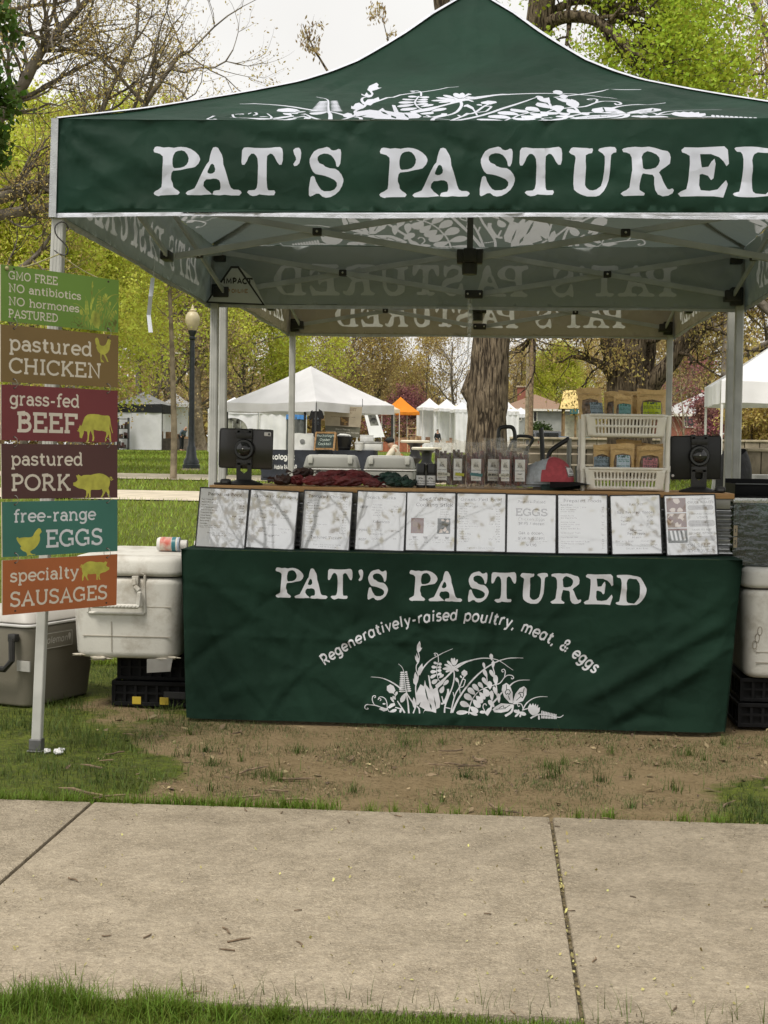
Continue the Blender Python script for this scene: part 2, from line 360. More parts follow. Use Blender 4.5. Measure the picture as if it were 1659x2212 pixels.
# ---- the rough wood-type capitals of the stall's name: (outline, counters, baseline, cap top, px per photo px)
CAPS = {
'P': ([(40,150),(60,100),(95,87),(140,92),(210,108),(290,98),(380,112),(440,98),(500,93),(580,102),(660,130),(730,175),(790,235),(815,290),(818,320),(795,380),(740,440),(680,455),(600,468),(500,492),(430,500),(375,505),(350,540),(340,600),(340,650),(365,710),(372,765),(410,805),(460,835),(485,868),(460,905),(380,905),(280,905),(160,908),(130,920),(95,910),(60,895),(42,865),(65,835),(120,810),(175,770),(185,700),(190,600),(198,450),(205,330),(200,260),(150,215),(90,198),(50,185)],
      [[(400,190),(440,165),(510,153),(560,172),(605,225),(630,290),(625,350),(600,400),(560,435),(500,455),(400,463),(375,440),(363,380),(362,310),(375,240)]], 905, 95, 4.1475),
'A': ([(587,885),(620,850),(690,825),(735,805),(775,730),(830,610),(880,500),(930,395),(970,345),(985,250),(1005,170),(1030,110),(1075,98),(1115,115),(1145,170),(1180,230),(1200,300),(1210,400),(1245,500),(1275,600),(1310,730),(1335,790),(1380,822),(1460,825),(1500,845),(1513,875),(1475,918),(1340,920),(1230,908),(1160,918),(1080,915),(1030,905),(1050,850),(1090,838),(1150,830),(1165,790),(1162,720),(1145,670),(1100,645),(1045,640),(1000,652),(930,655),(890,700),(882,765),(930,825),(985,865),(1020,903),(900,910),(840,918),(690,918),(620,918)],
      [[(1025,388),(1055,410),(1077,480),(1070,525),(1030,555),(990,560),(950,545),(948,520),(975,450),(1000,400)]], 913, 100, 4.1475),
'T': ([(50,340),(55,160),(80,118),(140,112),(240,122),(400,122),(480,118),(540,108),(620,102),(655,130),(668,200),(668,310),(650,378),(615,378),(580,330),(540,250),(510,215),(475,207),(432,245),(428,350),(430,480),(430,600),(437,720),(450,762),(480,768),(545,765),(560,795),(540,838),(460,842),(370,835),(320,828),(280,848),(220,857),(175,840),(135,800),(160,772),(250,765),(280,735),(295,660),(298,560),(300,400),(290,290),(270,245),(235,210),(195,210),(155,260),(130,330),(95,385),(60,385)], [], 845, 110, 3.7705),
"'": ([(818,150),(850,118),(900,112),(925,135),(940,190),(935,270),(915,350),(880,388),(840,397),(825,365),(865,300),(860,260),(835,215)], [], 845, 110, 3.7705),
'S': ([(1095,230),(1130,170),(1190,130),(1270,110),(1320,98),(1355,112),(1385,145),(1420,155),(1460,145),(1490,125),(1520,130),(1532,180),(1530,270),(1522,350),(1500,400),(1480,405),(1465,390),(1455,330),(1430,280),(1390,230),(1340,205),(1280,198),(1220,215),(1185,250),(1185,300),(1210,345),(1270,370),(1300,400),(1370,425),(1450,432),(1500,465),(1545,520),(1570,580),(1570,620),(1550,690),(1510,760),(1450,815),(1380,855),(1310,865),(1260,850),(1215,808),(1170,810),(1120,840),(1080,857),(1062,835),(1060,740),(1075,640),(1090,565),(1120,545),(1145,560),(1165,625),(1200,690),(1240,745),(1285,768),(1380,765),(1440,740),(1475,690),(1475,640),(1440,600),(1380,570),(1300,540),(1240,525),(1160,515),(1120,480),(1090,420),(1070,350),(1070,290)], [], 850, 110, 3.7705),
'U': ([(47,180),(75,125),(110,108),(200,115),(310,120),(345,128),(385,122),(395,150),(380,195),(335,205),(292,230),(290,320),(298,400),(295,480),(290,580),(288,680),(310,720),(350,755),(400,762),(455,745),(520,690),(545,600),(560,480),(568,350),(565,245),(535,205),(480,165),(470,150),(490,125),(570,105),(640,98),(710,105),(732,140),(730,185),(690,192),(658,225),(650,320),(645,450),(630,600),(600,690),(560,770),(500,835),(450,853),(320,855),(240,830),(170,790),(130,750),(120,660),(122,540),(130,400),(145,270),(130,235),(75,210)], [], 838, 104, 3.7705),
'R': ([(815,130),(840,110),(900,98),(1000,90),(1100,97),(1200,88),(1290,105),(1390,140),(1470,155),(1500,190),(1515,250),(1505,340),(1440,395),(1380,435),(1350,475),(1385,530),(1410,600),(1450,680),(1475,720),(1500,728),(1545,712),(1568,735),(1550,780),(1490,815),(1410,828),(1340,805),(1300,740),(1285,650),(1282,545),(1260,510),(1180,500),(1120,490),(1105,510),(1085,590),(1070,680),(1075,740),(1110,765),(1150,790),(1140,822),(1000,825),(850,830),(805,795),(830,770),(890,740),(930,700),(940,620),(950,530),(965,440),(962,340),(955,250),(925,195),(880,172),(830,168)],
      [[(1180,153),(1240,170),(1310,205),(1350,250),(1360,300),(1340,360),(1300,405),(1230,425),(1160,432),(1120,415),(1110,350),(1105,290),(1098,240),(1125,185)]], 828, 94, 3.7705),
'E': ([(1262,640),(1275,628),(1330,630),(1440,625),(1455,640),(1460,700),(1450,710),(1438,690),(1420,672),(1385,658),(1340,658),(1345,700),(1348,715),(1375,712),(1388,690),(1400,678),(1405,700),(1398,760),(1388,768),(1375,750),(1350,742),(1340,745),(1338,790),(1345,812),(1380,815),(1415,808),(1435,785),(1450,768),(1458,785),(1440,842),(1400,838),(1330,838),(1260,840),(1250,828),(1262,818),(1285,808),(1293,770),(1298,700),(1297,665),(1280,655),(1265,650)], [], 840, 628, 1.0972),
'D': ([(360,355),(390,335),(560,325),(700,322),(820,330),(930,352),(1060,370),(1160,400),(1210,450),(1290,570),(1350,680),(1390,760),(1398,820),(1380,930),(1330,1060),(1250,1180),(1160,1270),(1070,1320),(930,1325),(780,1338),(620,1342),(460,1335),(380,1310),(350,1275),(370,1250),(470,1225),(490,1150),(505,1050),(525,900),(535,750),(535,580),(515,480),(480,430),(410,425),(375,390)],
      [[(750,475),(815,440),(940,455),(1045,460),(1085,520),(1140,590),(1165,680),(1168,800),(1165,950),(1155,1070),(1110,1140),(1040,1230),(985,1282),(870,1272),(790,1265),(735,1225),(720,1150),(710,1000),(710,900),(720,820),(715,720),(705,600),(725,520)]], 1335, 325, 8.295)}
# left edges of the letters in photo px on the valance (cap height 196 px)
NAME_X = [('P',600),('A',731),('T',953),("'",1157),('S',1221),('P',1498),('A',1628),('S',1890),('T',2042),('U',2232),('R',2433),('E',2651),('D',2861)]
def name_shapes(x0, x1, y, cap=None):
    """the stall's name between x0 and x1 with its baseline at y: (polygons, holes)"""
    cap0 = 196.; tot = 2861 + 228 - 600.; k = (x1 - x0) / tot; kc = (cap / cap0) if cap else k
    P, H = [], []
    for ch, lx in NAME_X:
        o, hs_, bl, tp, sc = CAPS[ch]; minx = min(p[0] for p in o); q = cap0 / (bl - tp)
        qx = q if ch in 'D' else 1 / sc
        f = lambda p: (x0 + ((lx - 600) + (p[0] - minx) * qx) * k, y + (bl - p[1]) * q * kc)
        P.append([f(p) for p in o]); H += [[f(p) for p in h] for h in hs_]
    return P, H
# ---- the meadow emblem (two tracings joined into photo px)
def meadow():
    P, H = [], []
    a = lambda p: (1420 + p[0] / 3.7705, -(2500 + p[1] / 3.7705)); b = lambda p: (1780 + p[0] / 3.6065, -(2540 + p[1] / 3.6065))
    for c, items in ((a, MEADOW_A), (b, MEADOW_B)):
        for it in items:
            k = it[0]
            if k == 's': poly = ribbon(smooth_line(it[3], 3), [it[1] + (it[2] - it[1]) * i / ((len(it[3]) - 1) * 3) for i in range((len(it[3]) - 1) * 3 + 1)])
            elif k == 'l': poly = leaf(it[1], it[2], it[3])
            elif k == 'p': poly = it[1]
            elif k == 'h': H.append([c(p) for p in it[1]]); continue
            elif k == 'hs': H.append([c(p) for p in ribbon(it[2], it[1], closed=it[2][0] == it[2][-1])]); continue
            P.append([c(p) for p in poly])
    return P, H
MEADOW_A = [
 ('s',5,24,[(150,637),(280,645),(400,680),(500,730),(600,800)]), ('s',5,12,[(555,435),(600,470),(625,510),(640,560),(655,680),(672,800)]),
 ('s',14,22,[(672,800),(690,870),(740,950),(790,1020)]), ('s',16,24,[(675,860),(705,990),(725,1160)]),
 *[('l',(645+i*4,558+i*31),(585-i*2,562+i*31),25) for i in range(10)], *[('l',(650+i*4,556+i*31),(692+i*7,550+i*31),25) for i in range(10)],
 ('p',[(390,770),(440,738),(490,765),(520,830),(490,875),(430,870),(390,830)]),
 ('s',11,14,[(100,1098),(116,1112),(95,1122),(68,1105),(70,1070),(100,1048),(160,1052),(230,1058),(300,1080),(400,1105)]),
 ('s',10,12,[(205,945),(226,935),(215,914),(185,925),(175,970),(195,1030),(215,1055)]), ('s',10,12,[(290,988),(308,970),(285,952),(264,970),(275,940),(310,928),(360,950),(390,1000),(402,1080)]),
 ('p',[(275,1110),(320,1085),(400,1095),(400,1125),(350,1145)]), ('p',[(405,1085),(450,1030),(510,1015),(520,1050),(440,1095)]), ('l',(440,1145),(545,1112),44), ('s',10,10,[(400,1085),(430,1140),(480,1132)]),
 ('l',(500,1010),(448,930),36), ('l',(525,965),(478,918),40), ('l',(520,910),(545,845),36), ('s',10,10,[(490,870),(520,915),(510,950)]), ('l',(670,865),(605,1005),70), ('l',(610,1085),(595,1155),34),
 ('s',14,24,[(550,985),(610,1070),(665,1155)]), ('l',(380,1030),(330,1030),22), ('s',14,14,[(520,1080),(600,1095)]),
 ('p',[(868,85),(885,130),(880,160),(890,190),(908,185),(880,235),(845,265),(825,220),(830,150)]), ('p',[(825,260),(845,330),(865,350),(855,400),(835,410),(805,360),(800,300),(820,330)]),
 ('s',12,18,[(850,260),(865,320),(860,390),(825,450),(825,520),(850,580),(850,660),(820,760),(825,880),(838,1010),(790,1160)]),
 ('p',[(910,420),(922,480),(905,550),(865,600),(840,560),(855,490),(885,450)]), ('p',[(812,545),(840,610),(855,650),(850,700),(815,745),(785,715),(778,640),(790,660),(795,590)]),
 ('p',[(790,925),(815,960),(835,1040),(815,1100),(785,1060),(770,1000)]), ('s',18,20,[(840,1060),(875,1090),(885,1160)]),
 ('s',24,5,[(870,590),(930,480),(1030,370),(1140,300),(1250,240),(1360,190)]), ('s',9,11,[(1090,302),(1107,290),(1085,268),(1120,265),(1145,300),(1152,400)]), ('s',10,10,[(1140,400),(1125,530),(1150,640),(1172,680)]),
 ('l',(1135,420),(1078,402),40), ('l',(1140,425),(1202,425),44), ('l',(1130,475),(1048,470),46), ('l',(1135,475),(1197,475),42), ('l',(1125,535),(1033,545),52), ('l',(1130,525),(1199,520),42),
 ('l',(1125,580),(1033,632),50), ('l',(1135,590),(1202,558),42), ('l',(1165,632),(1232,578),40), ('l',(1145,655),(1058,712),64),
 ('l',(1360,470),(1238,428),38), ('l',(1365,455),(1278,372),38), ('l',(1372,440),(1345,328),40), ('l',(1380,440),(1386,323),34), ('l',(1390,445),(1434,345),34), ('l',(1360,480),(1213,497),42), ('l',(1365,490),(1258,542),36), ('l',(1385,490),(1455,520),38), ('l',(1390,470),(1478,408),28), ('l',(1372,495),(1325,560),32), ('p',[(1345,450),(1400,450),(1410,500),(1360,515)]),
 ('s',16,22,[(1378,500),(1390,600),(1370,740),(1310,900),(1262,1040),(1255,1145)]), ('s',20,26,[(1660,345),(1560,380),(1460,450),(1380,510),(1280,610),(1180,725),(1080,870)]),
 ('p',[(830,860),(890,730),(940,760),(955,665),(975,740),(1030,800),(1000,590),(1020,600),(1050,740),(1080,800),(1140,760),(1170,900),(1190,990),(1180,1070),(1130,1095),(1130,1150),(1060,1130),(960,1120),(935,1160),(960,1100),(880,1060),(900,990),(850,1050),(830,960)]),
 ('h',[(955,770),(980,830),(1015,980),(985,930),(965,850)]), ('h',[(1090,890),(1120,1000),(1130,1090),(1105,1010)]), ('h',[(1030,1000),(1060,1050),(1065,1110),(1035,1060)]),
 ('l',(1235,750),(1190,855),66), ('l',(1230,740),(1305,660),52), ('p',[(1110,740),(1250,620),(1280,625),(1220,720),(1130,800)]), ('s',30,34,[(1300,790),(1300,860),(1245,1010)]), ('s',12,30,[(1210,900),(1235,1000),(1200,1010)]),
 ('p',[(1535,495),(1580,520),(1585,560),(1550,598),(1500,575),(1495,535)]), ('l',(1502,622),(1478,588),28), ('s',14,20,[(1540,590),(1510,650),(1470,760),(1410,870),(1370,1030),(1350,1145)]), ('l',(1458,692),(1408,622),44), ('s',10,10,[(1455,690),(1470,760),(1482,852)]), ('s',12,12,[(1480,765),(1530,745)]), ('s',14,12,[(1530,740),(1555,650),(1518,638)]), ('s',12,12,[(1260,1065),(1345,1082)]), ('s',14,14,[(1378,838),(1392,905)])]
MEADOW_B = [
 ('s',30,6,[(10,945),(100,740),(250,520),(430,340),(600,225),(750,165),(870,145),(1003,147)]), ('s',22,5,[(20,310),(120,245),(250,195),(400,165),(520,165),(640,185),(740,240),(862,324)]),
 ('s',14,12,[(245,965),(260,850),(300,740),(380,640),(470,590),(600,540),(680,510),(740,430),(790,395),(850,400),(872,430),(848,447),(838,430)]), ('s',12,11,[(740,430),(752,350),(735,313),(703,325),(710,352),(728,345)]),
 ('l',(255,852),(118,798),84), ('l',(292,762),(178,678),88), ('l',(330,682),(228,588),76), ('l',(382,632),(293,533),66), ('l',(442,592),(373,508),58), ('l',(240,935),(68,948),64), ('l',(262,860),(378,935),78), ('l',(300,760),(408,864),84), ('l',(345,705),(440,800),80), ('l',(390,650),(474,748),64), ('l',(450,600),(522,704),95), ('l',(250,935),(372,972),42),
 ('l',(560,195),(543,98),52), ('l',(575,305),(580,195),46), ('s',14,16,[(575,190),(580,300),(600,380),(590,470),(630,560),(642,702)]), ('l',(460,312),(438,223),38), ('l',(497,435),(440,318),54), ('s',12,14,[(450,310),(490,420),(502,560)]), ('l',(492,545),(432,438),58), ('l',(592,435),(535,327),54), ('l',(630,535),(613,396),60), ('l',(540,605),(530,487),70), ('l',(572,765),(560,618),56), ('l',(635,685),(590,560),50), ('l',(672,795),(660,655),48),
 ('s',20,34,[(712,640),(642,732),(580,805),(545,900),(500,972)]), ('l',(605,855),(522,758),66), ('s',11,12,[(495,838),(482,813),(455,820),(445,862),(472,912)]), ('l',(505,930),(398,930),42), ('l',(478,955),(565,868),54),
 ('p',[(770,505),(820,540),(860,640),(868,800),(820,790),(745,710),(705,610),(715,540)]), ('p',[(1020,550),(1060,590),(1055,670),(1010,760),(880,812),(868,770),(900,660),(960,580)]), ('p',[(875,812),(700,800),(620,850),(580,890),(610,930),(700,935),(800,910),(860,850)]),
 ('hs',9,[(770,530),(775,605)]), ('hs',11,[(770,610),(755,640),(770,670),(790,655),(810,670),(830,640),(815,605),(792,600),(770,610)]), ('hs',9,[(795,680),(825,750)]), ('hs',9,[(1025,575),(1012,635)]), ('hs',11,[(1010,640),(960,640),(945,660),(975,665),(975,690),(1000,715),(1018,680),(1010,640)]), ('hs',9,[(985,690),(915,755)]), ('hs',9,[(625,888),(700,882),(760,875),(772,855),(735,860),(735,835),(700,850),(660,885)]), ('hs',9,[(770,860),(830,820)]),
 ('s',22,5,[(820,545),(870,500),(960,465),(1100,460)]), ('s',26,34,[(870,820),(850,915),(760,978)]), ('s',12,12,[(870,805),(980,800),(1012,865)]), ('s',10,10,[(930,805),(945,840),(967,828)]), ('s',18,5,[(1010,880),(1060,790),(1150,720),(1250,690),(1355,688)]),
 ('l',(985,932),(878,898),48), ('l',(950,920),(1058,952),54), ('l',(970,920),(898,988),30), ('l',(980,935),(972,992),26), ('s',14,14,[(1000,890),(1092,858)]), ('l',(965,920),(940,880),20),
 ('p',[(1080,850),(1110,790),(1130,820),(1150,785),(1170,820),(1190,790),(1200,830),(1225,800),(1220,850),(1250,840),(1245,900),(1215,940),(1150,960),(1110,930),(1085,890)]), ('s',22,8,[(1120,1000),(1170,970),(1250,940),(1370,945),(1480,970),(1540,970),(1582,938)]), ('l',(1235,945),(1240,1018),28),
 *[('l',(1275+22*i,948+i*2),(1280+22*i,884+5*i),18) for i in range(10)], *[('l',(1275+22*i,945+i*2),(1282+22*i,1000),18) for i in range(10)]]
# ---- animals
COW = [(240,675),(275,720),(300,730),(340,650),(390,500),(440,400),(530,325),(640,300),(800,295),(960,305),(1080,330),(1200,335),(1320,330),(1370,360),(1400,450),(1420,600),(1450,760),(1490,880),(1505,950),(1480,955),(1440,850),(1415,740),(1395,620),(1380,700),(1375,800),(1400,880),(1425,950),(1430,1100),(1450,1250),(1410,1290),(1375,1250),(1375,1100),(1335,1000),(1300,1070),(1270,1170),(1250,1240),(1200,1260),(1215,1130),(1255,1010),(1240,910),(1170,895),(1080,870),(980,880),(880,865),(760,840),(770,1000),(795,1130),(780,1220),(740,1255),(705,1245),(730,1170),(725,1060),(680,950),(650,880),(615,960),(590,1080),(585,1220),(540,1290),(485,1275),(530,1180),(540,1060),(520,910),(480,910),(430,890),(400,900),(390,980),(350,1080),(330,1150),(300,1150),(240,1125),(235,1040),(240,960),(205,915),(160,915),(135,880),(190,890),(200,860),(165,830),(215,820),(225,770),(215,740),(250,750)]
PIG = [(175,490),(240,485),(300,440),(320,400),(300,340),(265,260),(330,265),(345,225),(400,265),(440,290),(520,255),(640,245),(760,250),(900,215),(1050,195),(1180,215),(1290,270),(1380,340),(1410,390),(1420,480),(1400,590),(1365,690),(1400,780),(1395,870),(1395,975),(1365,980),(1335,920),(1340,860),(1280,770),(1240,840),(1200,910),(1150,980),(1095,970),(1150,890),(1175,800),(1135,700),(1060,730),(900,725),(780,725),(755,780),(755,970),(680,985),(700,930),(690,840),(660,840),(655,930),(620,985),(565,975),(610,900),(610,760),(580,730),(470,690),(360,680),(300,650),(230,610),(175,585)]
PIGTAIL = ribbon([(1400,395),(1450,385),(1485,360),(1475,330),(1440,325),(1425,355),(1435,405),(1475,425),(1530,385)], 24)
HEN = [(165,500),(180,450),(205,440),(250,485),(330,465),(430,460),(560,470),(650,455),(700,420),(740,330),(800,250),(870,180),(930,195),(955,250),(980,320),(945,325),(930,360),(900,400),(920,480),(920,560),(890,650),(830,750),(740,840),(650,890),(590,940),(630,990),(690,1020),(755,1020),(760,1045),(690,1045),(660,1060),(600,1045),(490,1070),(500,1030),(480,960),(440,930),(370,900),(310,840),(285,790),(320,750),(250,660),(200,580)]
ROOSTER = [(564,518),(570,509),(580,508),(588,524),(592,545),(602,553),(618,553),(630,545),(638,530),(643,514),(650,508),(656,513),(663,515),(665,522),(659,525),(661,535),(657,548),(655,570),(645,590),(628,602),(640,622),(644,634),(650,645),(640,646),(634,632),(618,605),(606,604),(604,632),(616,642),(622,652),(602,650),(599,632),(598,602),(582,588),(572,566),(575,555),(568,545)]
def place(poly, x0, y0, x1, y1, flip=False, ref=None):
    """scale an outline (y down) into the box x0..x1, y0..y1 (y up)"""
    R = ref or poly; a, b = min(p[0] for p in R), max(p[0] for p in R); c, d = min(p[1] for p in R), max(p[1] for p in R)
    f = lambda x: (b - x) if flip else (x - a)
    return [(x0 + f(x) / (b - a) * (x1 - x0), y0 + (d - y) / (d - c) * (y1 - y0)) for x, y in poly]

# ================================================================= printed cloth / boards: shapes cut into one mesh
def inpoly(P, C):
    P = np.asarray(P, float); x, y = C[:, 0], C[:, 1]; r = np.zeros(len(C), bool); n = len(P)
    lo, hi = P.min(0), P.max(0); idx = np.where((x >= lo[0]) & (x <= hi[0]) & (y >= lo[1]) & (y <= hi[1]))[0]
    if not len(idx): return r
    xs, ys = x[idx], y[idx]; q = np.zeros(len(idx), bool); j = n - 1
    for i in range(n):
        c = ((P[i, 1] > ys) != (P[j, 1] > ys))
        if c.any():
            t = (P[j, 0] - P[i, 0]) * (ys - P[i, 1]) / (P[j, 1] - P[i, 1] + 1e-12) + P[i, 0]; q ^= c & (xs < t)
        j = i
    r[idx] = q; return r
def printed(name, dom, layers, step, fn, mats, parent=None, smooth=True, cut=None, jit=.25):
    """dom: convex polygon of the sheet; layers: [(material index, polygons, holes)]; fn(array uv)->array xyz; cut = index whose faces are removed"""
    rg = np.random.default_rng(5); V, E = [], []
    def ring(p):
        b = len(V); V.extend(Vector(q) for q in p); E.extend((b + i, b + (i + 1) % len(p)) for i in range(len(p)))
    D = np.array(dom, float); per = []
    for i in range(len(D)):
        a, b = D[i], D[(i + 1) % len(D)]; n = max(1, int(np.linalg.norm(b - a) / step)); per += [tuple(a + (b - a) * k / n) for k in range(n)]
    ring(per)
    for mi, P, H in layers:
        for p in P + H: ring(p)
    lo, hi = D.min(0), D.max(0); nx, ny = max(1, int((hi[0] - lo[0]) / step)), max(1, int((hi[1] - lo[1]) / step))
    gx, gy = np.meshgrid(lo[0] + (np.arange(nx) + .5) / nx * (hi[0] - lo[0]), lo[1] + (np.arange(ny) + .5) / ny * (hi[1] - lo[1]))
    g = np.stack([gx.ravel(), gy.ravel()], 1) + rg.uniform(-jit, jit, (nx * ny, 2)) * step
    inside = inpoly(D, g); V.extend(Vector(q) for q in g[inside])
    ov, oe, of, *_ = delaunay_2d_cdt(V, E, [], 0, 1e-6)
    uv = np.array([(v[0], v[1]) for v in ov]); F = np.array([f for f in of if len(f) == 3], dtype=np.int32)
    C = uv[F].mean(1); mi_ = np.zeros(len(F), int)
    for mi, P, H in layers:
        r = np.zeros(len(F), bool)
        for p in P: r |= inpoly(p, C)
        for h in H: r &= ~inpoly(h, C)
        mi_[r] = mi
    ar = np.cross(uv[F[:, 1]] - uv[F[:, 0]], uv[F[:, 2]] - uv[F[:, 0]]); F[ar < 0] = F[ar < 0][:, ::-1]
    k = np.abs(ar) > 1e-12
    if cut is not None: k &= mi_ != cut
    F, mi_ = F[k], mi_[k]
    return npmesh(name, fn(uv), F, mats, parent, smooth, mi_)
def waves(u, v, seed, terms, base=(2, 9), stretch=1.0):
    rg = np.random.default_rng(seed); r = np.zeros_like(u)
    for i in range(terms):
        th = rg.uniform(0, pi); f = rg.uniform(*base); ph = rg.uniform(0, 6.28); a = 1 / f
        r += a * np.sin(f * (u * cos(th) * stretch + v * sin(th)) + ph + 1.3 * np.sin(.6 * f * (u * sin(th) - v * cos(th)) + ph * 2))
    return r
def creases(u, v, seed, n, span, w=.012, L=.35):
    """n soft pinched folds: short ridges of random direction"""
    rg = np.random.default_rng(seed); r = np.zeros_like(u)
    for i in range(n):
        cx, cy = rg.uniform(span[0], span[1]), rg.uniform(span[2], span[3]); th = rg.uniform(0, pi); l = L * rg.uniform(.4, 1.2); ww = w * rg.uniform(.6, 2.2)
        a = (u - cx) * cos(th) + (v - cy) * sin(th); b = -(u - cx) * sin(th) + (v - cy) * cos(th) + .15 * a * a / l
        r += rg.choice([-1, 1]) * rg.uniform(.4, 1) * ww * .45 * np.where(i % 3 == 0, np.exp(-(b / ww) ** 2), np.exp(-np.abs(b) / ww * 1.1) * 1.1) * np.exp(-(a / l) ** 2)
    return r
# ================================================================= ground, pavement, grass
SWY0, SWY1 = -0.767, -2.41          # far and near edge of the pavement
def sstep(a, b, x): t = np.clip((x - a) / (b - a), 0, 1); return t * t * (3 - 2 * t)
_rg = np.random.default_rng(3); _ph = _rg.uniform(0, 6.28, 40); _fr = _rg.uniform(.8, 9, 40); _th = _rg.uniform(0, pi, 40)
def fbm(x, y, k0=0, k1=14):
    r = np.zeros_like(x)
    for i in range(k0, k1): r += np.sin(_fr[i] * (x * np.cos(_th[i]) + y * np.sin(_th[i])) + _ph[i] + 1.5 * np.sin(.7 * _fr[i] * (y * np.cos(_th[i]) - x * np.sin(_th[i])))) / _fr[i] ** .5
    return r / 3
def dirt_amount(x, y):
    """1 = bare trodden soil, 0 = closed turf"""
    n = fbm(x, y); n2 = fbm(x * 2.3 + 5, y * 2.3, 14, 30)
    lx = -1.02 - .42 * sstep(.2, 1.3, y) + .25 * n; rx = 1.0 + .25 * n + .45 * np.clip(y, -.8, .8)
    m = sstep(lx - .55, lx + .5, x + .45 * n2) * (1 - sstep(rx - .15, rx + .3, x)) * (y > -.8) * (1 - sstep(2.5, 4.5, y))
    m = np.clip(m * (1.0 + .25 * n) - .18 * np.clip(n2, 0, 1), 0, 1)
    under = sstep(-1.9, -1.4, x) * (1 - sstep(1.4, 2.1, x)) * sstep(1.0, 1.6, y) * (1 - sstep(6.2, 7.4, y))
    band = np.clip(1 - np.abs(y - .55) / .35, 0, 1) * sstep(-1.7, -1.2, x) * .6
    return np.clip(np.maximum.reduce([m, under * .75, band * (1 - sstep(1.6, 2.0, x))]), 0, 1)
def coords(lo, hi, f0, f1, fine, grow=1.22):
    a = list(np.arange(f0, f1 + 1e-6, fine)); s = fine
    x = f1
    while x < hi: s *= grow; x += min(s, 25); a.append(x)
    x = f0; s = fine
    while x > lo: s *= grow; x -= min(s, 25); a.insert(0, x)
    return np.array(a)
gx_ = coords(-420, 420, -2.6, 2.4, .05); gy_ = coords(-40, 620, -2.9, 2.0, .05)
GXX, GYY = np.meshgrid(gx_, gy_); GZ = np.vectorize(gz)(GYY)
da = dirt_amount(GXX, GYY)
near = (np.abs(GXX) < 6) & (GYY < 8) & (GYY > SWY0 - .03)
GZ = GZ + np.where(near, .006 * fbm(GXX * 3, GYY * 3) - .008 * da, 0) - np.where((GYY < SWY0 - .0) & (GYY > SWY1 + .0), .05, 0)
nx_, ny_ = len(gx_), len(gy_); I = np.arange(nx_ * ny_).reshape(ny_, nx_)
Fq = np.stack([I[:-1, :-1], I[:-1, 1:], I[1:, 1:], I[1:, :-1]], -1).reshape(-1, 4)
def ground_mat():
    m = bpy.data.materials.new('turf_and_soil'); m.use_nodes = True; t = m.node_tree; N = t.nodes; L = t.links; b = N['Principled BSDF']
    b.inputs['Roughness'].default_value = .95; b.inputs['Specular IOR Level'].default_value = .1
    tc = N.new('ShaderNodeTexCoord')
    def noise(s, d=6, r=.6):
        n = N.new('ShaderNodeTexNoise'); n.inputs['Scale'].default_value = s; n.inputs['Detail'].default_value = d; n.inputs['Roughness'].default_value = r; L.new(tc.outputs['Object'], n.inputs['Vector']); return n.outputs['Fac']
    def mix(f, a, c, lo=.3, hi=.7):
        r = N.new('ShaderNodeMapRange'); r.inputs[1].default_value = lo; r.inputs[2].default_value = hi; L.new(f, r.inputs[0])
        x = N.new('ShaderNodeMix'); x.data_type = 'RGBA'; L.new(r.outputs[0], x.inputs[0])
        for k, v in ((6, a), (7, c)):
            if isinstance(v, tuple): x.inputs[k].default_value = (*v, 1)
            else: L.new(v, x.inputs[k])
        return x.outputs[2]
    soil = mix(noise(9), (.245, .182, .098), (.32, .242, .138)); soil = mix(noise(60, 8, .75), (.15, .110, .06), soil, .36, .50)
    soil = mix(noise(2.2), soil, (.30, .225, .128), .52, .72)
    turf = mix(noise(.35, 4), (.115, .155, .024), (.18, .215, .036)); turf = mix(noise(14, 8, .7), (.045, .062, .014), turf, .3, .55); turf = mix(noise(38, 8, .75), (.095, .10, .034), turf, .38, .54); turf = mix(noise(1.1, 5), turf, (.17, .17, .05), .56, .8)
    at_ = N.new('ShaderNodeAttribute'); at_.attribute_name = 'dirt'
    f = N.new('ShaderNodeMath'); f.operation = 'MULTIPLY_ADD'; L.new(noise(22, 8, .7), f.inputs[0]); f.inputs[1].default_value = .9; L.new(at_.outputs['Fac'], f.inputs[2])
    L.new(mix(f.outputs[0], turf, soil, .72, 1.0), b.inputs['Base Color'])
    bp = N.new('ShaderNodeBump'); bp.inputs['Strength'].default_value = .9; bp.inputs['Distance'].default_value = .03; L.new(noise(70, 8, .75), bp.inputs['Height']); L.new(bp.outputs[0], b.inputs['Normal'])
    return m
ground = npmesh('ground', np.stack([GXX, GYY, GZ], -1).reshape(-1, 3), Fq, ground_mat(), smooth=True); tag(ground, kind='structure')
at_d = ground.data.attributes.new('dirt', 'FLOAT', 'POINT'); at_d.data.foreach_set('value', da.ravel().astype(np.float32))

